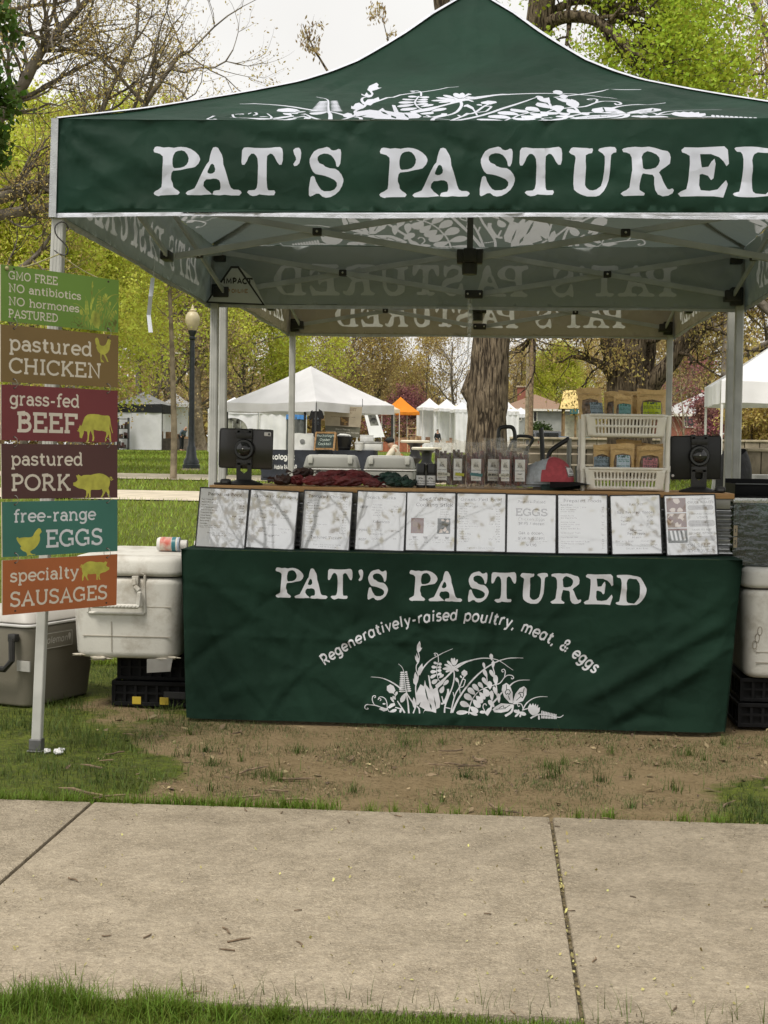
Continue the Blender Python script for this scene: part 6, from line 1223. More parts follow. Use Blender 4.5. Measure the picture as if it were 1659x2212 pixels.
def tablet(R, b, w_, h_, zc, lab, lens, cm, rot):
    T = thing('tablet', lab, 'tablet', b + Vector((0, .014, zc)), 0, None)
    m = MB(); m.box((-w_ / 2, -.006, -h_ / 2), (w_ / 2, .008, h_ / 2), .005, Matrix.Rotation(radians(rot), 4, 'Y')); m.make('case', cm, T, True)
    m = MB(); m.box((-w_ / 2 + .008, .0078, -h_ / 2 + .008), (w_ / 2 - .008, .0092, h_ / 2 - .008), 0, Matrix.Rotation(radians(rot), 4, 'Y')); m.make('screen', mat('screen_glass', (.015, .015, .018), .08, .05), T)
    rim = MB(); q = [(-w_ / 2 + .012, -h_ / 2 + .001), (w_ / 2 - .012, -h_ / 2 + .001), (w_ / 2 - .001, -h_ / 2 + .012), (w_ / 2 - .001, h_ / 2 - .012), (w_ / 2 - .012, h_ / 2 - .001), (-w_ / 2 + .012, h_ / 2 - .001), (-w_ / 2 + .001, h_ / 2 - .012), (-w_ / 2 + .001, -h_ / 2 + .012)]
    Mr = Matrix.Rotation(radians(rot), 4, 'Y'); rim.tube([Mr @ Vector((x, -.006, z)) for x, z in q + q[:1]], .0022, 6); rim.make('rim', frame_b, T, True)
    m = MB()
    if lens:
        x, z = w_ / 2 - .024, h_ / 2 - .020
        m.box((x - .016, -.0085, z - .0085), (x + .014, -.0055, z + .0085), .0028, Mr); cmo = m.make('camera_window', mat('lens_panel', (.62, .60, .58), .3, .05), T, True)
        m = MB(); m.ball(Mr @ Vector((x + .006, -.0085, z)), .0052, 10, (1, .4, 1)); m.make('lens', frame_b, cmo, True)
    else:
        m.ball((-w_ / 2 + .012, -.006, -h_ / 2 + .014), .0065, 12, (1, .35, 1)); m.make('button', mat('lens_panel', (.62, .60, .58), .3, .05), T, True)
    return T
tablet(R1, b1 + Vector((.004, 0, 0)), .240, .176, .160, 'dark cased tablet with a pale camera window, left end of the counter', True, case, 1.2)
# blurred reflections seen in the glossy case come from the scene itself
R2, b2 = tablet_stand(1508, 0, 1052, 1.06, 'black weighted tablet stand at the right end of the counter', '', False)
tablet(R2, b2 + Vector((-.012, 0, 0)), .218, .188, .150, 'matt black tablet seen from the back, right end of the counter', False, case2, -1.0)
for px, py, lab in ((487, 1034, 'small black card reader beside the left tablet stand'), (1556, 1053, 'small black card reader beside the right tablet stand')):
    p = at(px, py, 1.02); R = thing('card_reader', lab, 'card reader', (p.x, 1.02, ZC)); m = MB(); m.box((-.022, -.02, 0), (.022, .03, .026), .009); m.box((-.05, -.012, .0), (-.01, .02, .010), .003); m.make('body', blk, R, True); m = MB(); m.box((-.012, -.0215, .008), (.012, -.0205, .018)); m.make('slot', mat('slot_grey', (.08, .08, .08), .4), R)
# heap of dark red and green packs
red_c = mat('dark_red_wrap', (.15, .022, .024), .55, .25, 18, bump=.4, bscale=60, spec=.5, dirt=((.30, .21, .15), 22, .66, .76, .5)); grn_c = mat('dark_green_wrap', (.012, .040, .028), .55, .3, 18, bump=.4, bscale=60, spec=.5); choc_c = mat('dark_brown_wrap', (.05, .022, .018), .4, .3, 18, bump=.4, bscale=60, spec=.6, dirt=((.34, .30, .26), 20, .62, .74, .6))
def crumple(name, px, py, y, L, r, rz, ms, lab, seed, grp, tilt=0, z0=0):
    p = at(px, py, y); rg = random.Random(seed); R = thing(name, lab, 'packet', (p.x, y, ZC + z0), rz, grp); ph = [rg.uniform(0, 6) for _ in range(6)]
    m = MB(); n1, n2 = 26, 20
    def f(u, v):
        a = u * 2 * pi; s = v * 2 - 1; e = (1 - abs(s) ** 3.0) ** .5 * .92 + .06
        k = 1 + .22 * sin(3 * a + ph[0] + s * 4) * sin(5 * s + ph[1]) + .14 * sin(7 * a + 9 * s + ph[2]) + .18 * abs(sin(2 * a + 5 * s + ph[3]))
        return Vector((s * L / 2, r * e * k * cos(a), max(.001, r * .82 * (1 + .85 * e * k * sin(a) * .95)) + tilt * s))
    m.grid(f, n1, n2, True); m.make('wrap', ms, R, True)
    for s in (-1, 1):
        m = MB()
        for i in range(5):
            a0 = i * 1.2 + ph[4]; c = Vector((s * L * .47, 0, r * .8 + tilt * s)); e = c + Vector((s * r * 1.1, cos(a0) * r * .8, max(-r * .7, sin(a0) * r * .6))); d = c + Vector((s * r * .9, cos(a0 + .9) * r * .8, max(-r * .7, sin(a0 + .9) * r * .6))); m._f([m.bm.verts.new(v) for v in (c, e, d)])
        m.make('twisted_end', ms, R, True, normals=False)
    return R
GP = 'crumpled packs lying along the counter'
PK = [(612, 1038, 1.05, .10, .030, .9, choc_c, 'dark brown pack in clear wrapping, leftmost of the heap on the counter', 1, 0, 0), (640, 1036, 1.08, .09, .030, 1.7, red_c, 'short upright red pack beside the leftmost brown pack', 2, 0, 0), (655, 1020, 1.12, .10, .028, .3, choc_c, 'brown glossy pack lying on top of the left end of the heap', 3, 0, .035),
 (690, 1038, 1.02, .16, .028, .05, red_c, 'long dark red pack at the front, left part of the heap', 4, 0, 0), (745, 1038, 1.03, .17, .030, -.1, red_c, 'dark red pack in the middle front of the heap', 5, 0, 0), (715, 1018, 1.10, .15, .030, .2, red_c, 'dark red pack on the back row with a flat folded face', 6, .01, .022), (775, 1020, 1.09, .14, .032, -.5, red_c, 'dark red pack on the back row, right of the folded one', 7, -.01, .02), (800, 1037, 1.01, .13, .026, -.8, red_c, 'dark red pack at the right end of the red heap, hanging over the plank edge', 8, -.008, 0),
 (858, 1038, 1.04, .12, .030, .3, grn_c, 'dark green pack right of the red heap, front', 9, 0, 0), (842, 1024, 1.10, .11, .030, -.3, grn_c, 'dark green pack right of the red heap, behind', 10, 0, .016), (880, 1040, 1.02, .08, .024, .9, grn_c, 'small dark green pack against the black tins', 11, 0, 0)]
for a in PK: crumple('wrapped_pack', *a[:3], a[3], a[4], a[5], a[6], a[7], a[8], GP, a[9], a[10])
# black tins with white labels
lab_m = mat('white_label', (.66, .66, .66), .5, .04); tin_ink = mat('label_ink', (.035, .035, .035), .6, .05); blk_tin = mat('black_tin', (.015, .015, .015), .3, .1)
emb_small = [[(p[0], -p[1]) for p in z] for z in MP]; emb_ref = [p for z in emb_small for p in z]
def label_card(parent, w_, h_, fn, texts, base=None, inkm=None, hole=False):
    L1 = [place(q, w_ * .18, h_ * .60, w_ * .82, h_ * .92, ref=emb_ref) for q in emb_small] if texts is None or texts[0] == 'E' else []
    tx = []
    for s, y, c in (texts[1:] if texts and texts[0] == 'E' else (texts or [])): P_, wd = glyphs(s, .2, True, .1); k = min(c, w_ * .9 / wd); tx += [[(w_ / 2 - wd * k / 2 + a * k, h_ * y + b * k) for a, b in p] for p in P_]
    return printed('label', rect(0, 0, w_, h_), [(1, L1 + tx, [])], max(w_, h_) / 6, fn, [base or lab_m, inkm or tin_ink], parent, False)
for px, lab in ((909, 'black tin with a white label, left of the pair beside the green packs'), (931, 'black tin with a white label, right of the pair beside the snack bags')):
    p = at(px, 1042, 1.06); R = thing('tallow_tin', lab, 'tin', (p.x, 1.06, ZC), 0, 'pair of black tins')
    m = MB(); m.lathe([(.019, 0), (.0205, .002), (.0205, .062), (.0185, .064), (.0205, .066), (.0205, .103), (.019, .107), (0, .107)], n=24); m.make('tin', blk_tin, R, True)
    label_card(R, .050, .042, lambda uv: np.stack([.0209 * np.sin((uv[:, 0] - .025) / .0209), -.0209 * np.cos((uv[:, 0] - .025) / .0209), .012 + uv[:, 1]], 1), ['E', ('Beef Tallow', .36, .0075), ('cooking stick', .12, .006)])
# bags of snack sticks
flm = film('clear_bag', (.97, .95, .92), .05, .16, .06); stk = mat('snack_stick', (.075, .022, .014), .35, .35, 40, island=.5, spec=.5); stk2 = mat('snack_stick_red', (.13, .022, .02), .35, .3, 40, island=.4, spec=.5)
tags = {'y': mat('tag_yellow', (.40, .40, .04), .6), 't': mat('tag_teal', (.06, .17, .18), .5), 'b': mat('tag_blue', (.30, .36, .42), .5), 'w': mat('tag_cream', (.52, .50, .42), .6)}
def snack_bag(px, wpx, ytop, y, lab, lw, hand, tagc, sm, seed, n=7, lz=.035, lh=.085):
    p = at(px, 1045, y); w_ = wpx * 1.28 / 495.; h_ = (1056 - ytop) / 480. ; rg = random.Random(seed); R = thing('snack_stick_bag', lab, 'snack bag', (p.x, y, ZC), 0, 'clear bags of snack sticks standing on the counter')
    m = MB(); hh = h_ * .80
    for i in range(n):
        x = (i + .5) / n * w_ * .82 - w_ * .41; yy = rg.uniform(-.006, .012); t = hh * rg.uniform(.86, 1.02); m.tube([(x, yy, .012 + rg.uniform(0, .012)), (x + rg.uniform(-.003, .003), yy, t * .5), (x + rg.uniform(-.004, .004), yy, t)], .0062, 7)
    m.make('stick', sm, R, True)
    m = MB()
    def f(u, v): a = u * 2 * pi; e = max(.10, min(1, (1 - v) * 2.6)) * min(1, .75 + v * 2.5); x = cos(a) * w_ * .5 * (1 + .03 * sin(v * 21 + a)); return Vector((x, sin(a) * .024 * e + .003 * sin(v * 17 + a * 3), v * h_ + .004 * sin(a * 3 + seed) * v))
    m.grid(f, 28, 18, True); m.make('bag', flm, R, True)
    lx = rg.uniform(-.005, .005)
    lw *= 1.2; lh *= 1.12
    label_card(R, lw, lh, lambda uv: np.stack([lx - lw / 2 + uv[:, 0], -.0225 + .05 * ((uv[:, 0] - lw / 2)) ** 2 / lw, lz + uv[:, 1]], 1), ['E', ('snack sticks', .46, .007), ('beef', .30, .007), ('keep cool', .1, .005)])
    if tagc:
        m = MB(); m.box((-w_ * .3, -.0265, .055), (w_ * .28, -.0255, .068), 0, Matrix.Rotation(radians(rg.uniform(-8, 8)), 4, 'Y')); tg = m.make('tag', tags[tagc], R)
        if hand: printed('handwriting', rect(-w_ * .3, .054, w_ * .3, .068), [(1, fit_text(hand, -w_ * .25, w_ * .25, .0565, .0095, .2, True), [])], .05, lambda uv: np.stack([uv[:, 0], 0 * uv[:, 0] - .027, uv[:, 1]], 1), [tags[tagc], tin_ink], tg, False)
SB = [(957, 34, 952, 1.08, 'snack bag with a cream band reading TERIYAKI, leftmost beside the tins', .036, 'TERIYAKI', 'w', stk, 1), (990, 26, 955, 1.08, 'narrow snack bag with a small yellow-green tag', .030, None, 'y', stk, 2), (1026, 36, 957, 1.07, 'snack bag wrapped with a dark teal band', .036, None, 't', stk2, 3), (1066, 36, 949, 1.11, 'snack bag with a tall empty top and low sticks, marked BBQ', .040, 'BBQ', 'w', stk, 4), (1090, 26, 958, 1.04, 'snack bag leaning in front, marked JALAP', .030, 'JALAP', 'w', stk2, 5), (1107, 22, 954, 1.10, 'narrow snack bag behind, with a pale blue band', .022, None, 'b', stk, 6), (1124, 30, 957, 1.05, 'rightmost snack bag, next to the caps, with a low white label', .036, None, None, stk2, 7)]
for a in SB: snack_bag(*a)
# caps
def cap(px, y, z0, rz, lab, fm, bm_, brim, patch):
    p = at(px, 1045, y); R = thing('baseball_cap', lab, 'cap', (p.x, y, ZC + z0), rz, 'stack of caps'); m = MB(); r = .097
    def f(u, v): a = u * 2 * pi; ph = v * pi / 2; k = 1 + .03 * cos(a); return Vector((r * 1.08 * cos(a) * cos(ph) ** .92 * k, r * .94 * sin(a) * cos(ph) ** .92,   .012 + .104 * sin(ph) * (1 + .05 * cos(a))))
    m.grid(f, 36, 12, True); o_ = m.make('crown', [fm, bm_], R, True); me = o_.data
    for pl in me.polygons: pl.material_index = 0 if pl.center.x > .008 else 1
    m = MB()
    def g(u, v): a = (u - .5) * 2.3; rr_ = r * (1.02 + .80 * v * cos(a * .62)); return Vector((rr_ * cos(a) * 1.06, rr_ * sin(a) * .94, .013 - .012 * v + .016 * -(sin(a) ** 2) * v + .010 * v * (1 - v)))
    m.grid(g, 24, 6); m.solidify(.003); m.make('brim', brim, R, True)
    m = MB(); m.ball((0, 0, .118), .006, 8, (1, 1, .6)); m.make('button', fm, R, True)
    if patch:
        w_, h_ = .072, .046
        def ps(u, z): a = u / .105; s = (z - .012) / .104; ph = np.arcsin(np.clip(s / (1 + .05 * np.cos(a)), 0, .999)); k = 1.025 * (1 + .03 * np.cos(a)); return np.stack([r * 1.08 * np.cos(a) * np.cos(ph) ** .92 * k, r * .94 * np.sin(a) * np.cos(ph) ** .92 * k, z], -1)
        q = rect(-w_ / 2, 0, w_ / 2, h_); art = [place(z, -w_ * .36, h_ * .36, w_ * .36, h_ * .86, ref=emb_ref) for z in emb_small] + fit_text("PAT'S PAST", -w_ * .38, w_ * .38, h_ * .12, h_ * .17, .22)
        printed('patch', q, [(2, [ribbon([(-w_/2+.003,.003),(w_/2-.003,.003),(w_/2-.003,h_-.003),(-w_/2+.003,h_-.003),(-w_/2+.003,.003)], .004, True)], []), (1, art, [])], .01, lambda uv: ps(uv[:, 0], .034 + uv[:, 1]), [lab_m, tin_ink, mat('patch_rim', (.09, .03, .03), .7)], R, True)
    return R
capw = mat('cap_mesh_white', (.46, .49, .53), .85, .1, 60, bump=.5, bscale=500); capr = mat('cap_red', (.42, .07, .085), .8, .08, 60, bump=.3, bscale=400); capg = mat('cap_brim_green', (.06, .10, .085), .8, .1, 60); capt = mat('cap_brim_tan', (.22, .18, .13), .8, .1, 60); capk = mat('cap_brim_black', (.015, .015, .017), .7, .1, 60)
cap(1188, 1.07, .024, -.5, 'red-fronted mesh cap with an emblem patch, top of the cap stack', capr, capw, capk, True)
cap(1172, 1.10, .012, -.55, 'white cap with a green brim, second in the cap stack', capw, capw, capg, False)
cap(1157, 1.13, .0, -.6, 'white cap with a tan brim, lowest in the cap stack', capw, capw, capt, False)
# basket rack
cream = mat('cream_plastic', (.80, .76, .68), .4, .05, 8, spec=.4); f0 = at(1252, 1050, 1.0); f1 = at(1449, 1052, 1.0); RW = f1.x - f0.x; RD = .27
RK = thing('basket_shelf', 'two-tier cream plastic basket shelf full of kraft pouches', 'shelf', (f0.x, 1.0, ZC))
def tray(z0):
    W0, h = RW - .045, .090; x0 = .022; slots = []
    n = 18
    for i in range(n):
        for zz in (.014, .049):
            cx = .035 + (W0 - .07) * (i + .5) / n; hw = .0042; h2 = .027; slots.append([(cx - hw + .002, zz), (cx + hw - .002, zz), (cx + hw, zz + .003), (cx + hw, zz + h2 - .003), (cx + hw - .002, zz + h2), (cx - hw + .002, zz + h2), (cx - hw, zz + h2 - .003), (cx - hw, zz + .003)])
    fx = lambda uv: np.stack([x0 + W0 / 2 + (uv[:, 0] - W0 / 2) * (.94 + .06 * uv[:, 1] / h), .012 - .012 * uv[:, 1] / h, z0 + uv[:, 1]], 1)
    o_ = printed('basket', rect(0, 0, W0, h), [(1, slots, [])], .02, fx, [cream], RK, False, cut=1)
    bm = bmesh.new(); bm.from_mesh(o_.data); bmesh.ops.solidify(bm, geom=bm.faces[:], thickness=-.004)
    t = MB(); t.bm.free(); t.bm = bm
    x1 = x0 + W0
    t.tube([(x0 - .004, .25, z0 + h), (x0 - .002, .01, z0 + h), (x0 + .02, -.006, z0 + h + .002), (x1 - .02, -.006, z0 + h + .002), (x1 + .002, .01, z0 + h), (x1 + .004, .25, z0 + h)], .006, 8)
    ns = 12
    for sx, xa in ((-1, x0), (1, x1)):
        xb = xa - sx * .012
        for zz in (0.0, .043, .080): t.bar((xb + (xa - xb) * zz / h, .012, z0 + zz + .006), (xb + (xa - xb) * zz / h, .25, z0 + zz + .006), .003, .010)
        for i in range(ns + 1): yy = .014 + (.232) * i / ns; t.bar((xb, yy, z0 + .002), (xa, yy, z0 + h), .003, .006, (0, 1, 0))
    for zz in (0.0, .043, .080): t.bar((x0 + .012, .25, z0 + zz + .006), (x1 - .012, .25, z0 + zz + .006), .003, .010)
    for i in range(19): xx = x0 + .012 + (W0 - .024) * i / 18; t.bar((xx, .25, z0), (xx, .252, z0 + h), .004, .004, (0, 1, 0)); t.bar((xx, .014, z0 + .001), (xx, .25, z0 + .001), .008, .003)
    for i in range(9): yy = .016 + .234 * i / 8; t.bar((x0 + .012, yy, z0 + .0), (x1 - .012, yy, z0 + .0), .006, .0025)
    bm.to_mesh(o_.data); bm.free(); return o_
tray(.006); tray(.236)
for x in (.0135, RW - .0135):
    for y in (.026, .236):
        m = MB(); m.tube([(x, y, .0), (x, y, .09), (x, y, .232)], [.0105, .0105, .0095], 12); m.tube([(x, y, .085), (x, y, .112)], .0135, 12); m.tube([(x, y, .226), (x, y, .252), (x, y, .318), (x, y, .330)], [.0095, .0105, .0125, .0125], 12); m.make('post', cream, RK, True)
# kraft pouches
kraft = mat('kraft_film', (.62, .42, .18), .42, col2=(.50, .32, .13), scale=14, bump=.5, bscale=45, spec=.5); window = mat('pouch_window', (.16, .10, .055), .14, .4, 30, bump=.5, bscale=50, spec=.7); seal = mat('kraft_seal', (.66, .48, .24), .5, .1, 20)
lb_blue = mat('label_grey_blue', (.22, .28, .33), .5, .05); lb_lime = mat('label_lime', (.40, .48, .012), .5, .05); lb_white = mat('label_pale_blue', (.42, .50, .58), .5, .05); lb_pink = mat('label_pink', (.47, .18, .20), .5, .05); lb_teal = mat('label_teal', (.16, .32, .33), .5, .05); lb_ink = mat('label_dark_ink', (.04, .06, .06), .6); lb_gink = mat('label_green_ink', (.03, .17, .11), .6)
def pouch(pl, pt, pr, pb, y, lab, lm, lbox, seed, win=True, words='JERKY', inkm=None, lean=.0):
    a, b = at(pl, pb, y), at(pr, pb, y); w_ = b.x - a.x; top = at((pl + pr) / 2, pt, y).z; z0 = a.z; h_ = top - z0; R = thing('kraft_pouch', lab, 'pouch', ((a.x + b.x) / 2, y, z0), 0, 'kraft pouches in the basket shelf'); rg = random.Random(seed)
    def fr(sgn):
        def fn(uv):
            u, v = uv[:, 0] / w_ * 2 - 1, uv[:, 1] / h_; e = np.clip(1 - np.abs(u) ** 2.4, 0, 1); prof = .030 * np.clip(1 - ((v - .28) / .62) ** 2, 0, 1) + .0015; wr = .0022 * np.sin(9 * v + 5 * u + seed) * e + .0015 * np.sin(23 * u + 11 * v + seed * 2) * e
            wr *= np.clip((.86 - v) * 8, 0, 1); yy = -sgn * (prof * e + wr * 1.6); xx = u * w_ / 2 * (1 - .04 * np.clip(.5 - np.abs(v - .5), 0, 1)); return np.stack([xx + lean * v * h_, yy + .01 * v, v * h_ + .003 * np.sin(u * 3 + seed) * (v > .9)], 1)
        return fn
    dom = rect(0, 0, w_, h_); wx = .14 * w_; wn = [(w_ * .15, h_ * .02), (w_ * .85, h_ * .02), (w_ * .88, h_ * .35), (w_ * .82, h_ * .60), (w_ * .5, h_ * .66), (w_ * .18, h_ * .60), (w_ * .12, h_ * .35)]
    sl = [rect(w_ * .003, h_ * .77, w_ * .997, h_ * .785), rect(w_ * .003, h_ * .82, w_ * .997, h_ * .833)]
    printed('front', dom, [(1, [wn] if win else [], []), (2, sl, [])], w_ / 16, fr(1), [kraft, window, seal], R); printed('back', dom, [], w_ / 8, fr(-1), [kraft], R)
    if lm:
        l0, l1, v0, v1 = lbox; lw, lh = (l1 - l0) * w_, (v1 - v0) * h_
        def lf_(uv): q = np.stack([l0 * w_ + uv[:, 0], v0 * h_ + uv[:, 1]], 1); s = fr(1)(q); s[:, 1] -= .0025; return s
        label_card(R, lw, lh, lf_, [("PAT'S", .84, .012), ('PET PROVISIONS', .70, .012), ('treats for dogs', .6, .008), (words, .30, .016), ('all natural', .12, .009)], lm, inkm or lb_ink)
        m = MB(); c = fr(1)(np.array([[(l0 + l1) / 2 * w_, (v0 + (v1 - v0) * .93) * h_]]))[0]; m.ball((c[0], c[1] - .003, c[2]), .009, 8, (1, .15, .3)); m.make('hang_hole', lb_ink, R)
pouch(1252, 838, 1305, 905, 1.06, 'kraft pouch with a grey-blue label, leftmost in the upper basket, tilted left', lb_blue, (.46, 1.0, .02, .52), 1, words='JERKY BITES', lean=-.12)
pouch(1304, 846, 1345, 905, 1.11, 'kraft pouch half hidden in the upper basket, second from the left', lb_teal, (.45, .95, .02, .45), 2, words='BITES', inkm=lb_gink)
pouch(1325, 853, 1366, 905, 1.05, 'kraft pouch with a teal-lettered label, third in the upper basket', lb_teal, (.25, .92, .02, .60), 3, words='BEEF JERKY', inkm=lb_gink)
pouch(1375, 841, 1438, 905, 1.06, 'kraft pouch with a bright lime label, rightmost in the upper basket', lb_lime, (.20, .82, .02, .56), 4, words='CHICKEN JERKY')
pouch(1335, 844, 1402, 900, 1.15, 'kraft pouch standing behind the teal and lime ones in the upper basket', None, None, 5, False)
pouch(1281, 960, 1318, 1020, 1.06, 'kraft pouch with a grey label, leftmost in the lower basket', lb_blue, (.02, .96, .05, .55), 6, words='JERKY TREATS')
pouch(1318, 958, 1370, 1020, 1.035, 'large kraft pouch with a pale blue label, centre of the lower basket', lb_white, (.24, .80, .05, .58), 7, words='BEEF JERKY BITES', inkm=lb_gink)
pouch(1372, 963, 1430, 1020, 1.06, 'glossy pouch with a pink label, right in the lower basket', lb_pink, (.24, .78, .05, .52), 8, words='TREATS', lean=.05)
pouch(1330, 950, 1385, 1015, 1.14, 'kraft pouch lying back behind the pale blue one in the lower basket', None, None, 9, False)
pouch(1376, 958, 1432, 1015, 1.15, 'darker kraft pouch behind the pink-labelled one in the lower basket', None, None, 10, False)

# ================================================================= coolers, crates and boxes beside the table
wht = mat('cooler_white', (.57, .555, .51), .6, .06, 3, bump=.06, bscale=90, spec=.3, dirt=((.20, .155, .10), 4.5, .50, .74, .8)); gap_m = mat('dark_gap', (.05, .045, .04), .8, .1)
def chest(name, lab, x0, x1, y0, y1, z0, z1, cm, rz=0, group=None, handle_side=True, taper_=.02, lidm=None, lid_h=.085):
    R = thing(name, lab, 'cooler', ((x0 + x1) / 2, (y0 + y1) / 2, z0), rz, group); hx, hy, H = (x1 - x0) / 2, (y1 - y0) / 2, z1 - z0; zl = H - lid_h
    def body(z0_, z1_, e0, e1, bev): 
        m_ = MB(); t = bmesh.new(); bmesh.ops.create_cube(t, size=1)
        for v in t.verts:
            e = e1 if v.co.z > 0 else e0; v.co = Vector(((hx + e) * (1 if v.co.x > 0 else -1), (hy + e) * (1 if v.co.y > 0 else -1), z1_ if v.co.z > 0 else z0_))
        bmesh.ops.bevel(t, geom=[e for e in t.edges if abs(e.verts[0].co.z - e.verts[1].co.z) > .01], offset=.07, segments=6, affect='EDGES', profile=.5)
        bmesh.ops.bevel(t, geom=[e for e in t.edges if abs(e.verts[0].co.z - e.verts[1].co.z) < 1e-4 and len(e.link_faces) == 2 and e.calc_face_angle(0) > .8], offset=bev, segments=4, affect='EDGES', profile=.5)
        m_.add(t); return m_
    body(0, zl - .005, -taper_, 0, .03).make('body', cm, R, True); body(zl, H, .006, -.008, .025).make('lid', lidm or cm, R, True)
    m = MB(); m.box((-hx + .05, -hy + .02, zl - .006), (hx - .05, hy - .02, zl + .002)); m.make('seam', gap_m, R)
    return R, hx, hy, H, zl
clx0, clx1 = at(148, 1340, .88).x, at(392, 1340, .88).x; zc1 = at(270, 1203, .88).z; zc0 = .228
R, hx, hy, H, zl = chest('cooler', 'scuffed white chest cooler on black crates left of the table, bottle on its lid', clx0, clx1, .88, 1.62, zc0, zc1, wht)
m = MB(); y_ = -hy + .004                                                              # recess, handle, moulded lines on the near end
pxw = lambda px: at(px, 1300, .88).x - R.location.x; pzw = lambda py: at(250, py, .88).z - zc0
xa, xb, za, zb_ = pxw(190), pxw(312), pzw(1325), pzw(1240)
for p, q in (((xa, za), (xb, za)), ((xb, za), (xb, zb_)), ((xb, zb_), (xb - .02, zb_ + .008)), ((xa, za), (xa, za + .03))): m.bar((p[0], y_, p[1]), (q[0], y_, q[1]), .012, .012, (0, 1, 0), .004)
m.make('handle_recess', wht, R, True)
m = MB(); hpts = [(pxw(200), -hy - .022, pzw(1308)), (pxw(302), -hy - .022, pzw(1308)), (pxw(304), -hy - .022, pzw(1275)), (pxw(293), -hy - .016, pzw(1264)), (pxw(291), -hy - .01, pzw(1248))]
for a, b in zip(hpts, hpts[1:]): m.bar(a, b, .020, .018, (0, 1, 0), .005)
for i in range(14): t = i / 13; m.ball((hpts[0][0] + (hpts[1][0] - hpts[0][0]) * t, -hy - .03, hpts[0][2]), .007, 6)
m.box((pxw(286), -hy - .016, pzw(1263)), (pxw(300), -hy + .01, pzw(1243)), .003); m.make('handle', wht, R, True)
m = MB()
for z in (pzw(1375), pzw(1310)): m.bar((-hx + .06, -hy + .0135 if z < .12 else -hy + .008, z), (hx - .05, -hy + .0135 if z < .12 else -hy + .008, z), .003, .004, (0, 1, 0))
m.bar((pxw(240), -hy + .016, .03), (pxw(240), -hy + .0065, zl - .2), .002, .003, (0, 1, 0)); m.make('moulded_line', mat('cooler_shadow_line', (.30, .27, .22), .7), R)
m = MB()
for x, z, s in ((-.21, .012, .05), (-.11, -.002, .08), (.17, .0, .06), (.21, .008, .05)):
    c = Vector((x, -hy + .03, z)); m.ball(c, s * .5, 7, (1.2, .4, .22), lambda v: 1 + .35 * sin(v.x * 9 + v.z * 7))
m.make('torn_foam', mat('torn_foam', (.46, .42, .34), .9, .2, 30), R, True)
m = MB(); c0_ = (pxw(316), -hy + .03, -.005); m.quad((pxw(316), -hy + .02, .002), (pxw(372), -hy + .02, .008), (pxw(368), -hy + .012, -.050), (pxw(317), -hy + .012, -.058)); m.solidify(.001); m.make('taped_note', mat('note_paper', (.36, .35, .32), .8, .1), R)
# bottle on the lid
bl_w = mat('bottle_white', (.62, .60, .57), .5, .05); b0 = at(340, 1172, 1.25); Rb = thing('plastic_bottle', 'white plastic bottle with a red and teal label lying on the left white cooler', 'bottle', (b0.x, 1.25, zc1 + .034), 0)
Mb = Matrix.Rotation(radians(90), 4, 'Y')
def lathe_x(prof, n=24): m_ = MB(); m_.lathe(prof, n=n); bmesh.ops.transform(m_.bm, matrix=Mb, verts=m_.bm.verts); return m_
lathe_x([(.0, .0), (.028, .002), (.033, .012), (.033, .095), (.030, .104), (.021, .110), (.021, .140), (.0, .142)]).make('body', bl_w, Rb, True); 
lathe_x([(.0336, .018), (.0336, .070)]).make('label', mat('bottle_label', (.55, .50, .42), .5, col2=(.45, .10, .07), scale=26), Rb, True); lathe_x([(.0338, .072), (.0338, .090)]).make('label_band', mat('bottle_teal', (.03, .16, .19), .4), Rb, True); lathe_x([(.030, .096), (.034, .100), (.034, .106), (.024, .109)]).make('cap_ring', mat('bottle_blue', (.30, .36, .45), .4), Rb, True)
Rt = thing('spray_bottle', 'second pale plastic bottle lying behind the first on the left white cooler', 'bottle', (b0.x + .15, 1.36, zc1 + .026)); lathe_x([(0, 0), (.02, .002), (.026, .01), (.026, .12), (.012, .14), (.0, .145)]).make('body', bl_w, Rt, True); lathe_x([(.0265, .03), (.0265, .07)]).make('label', mat('bottle_pale_label', (.45, .44, .42), .5), Rt, True)
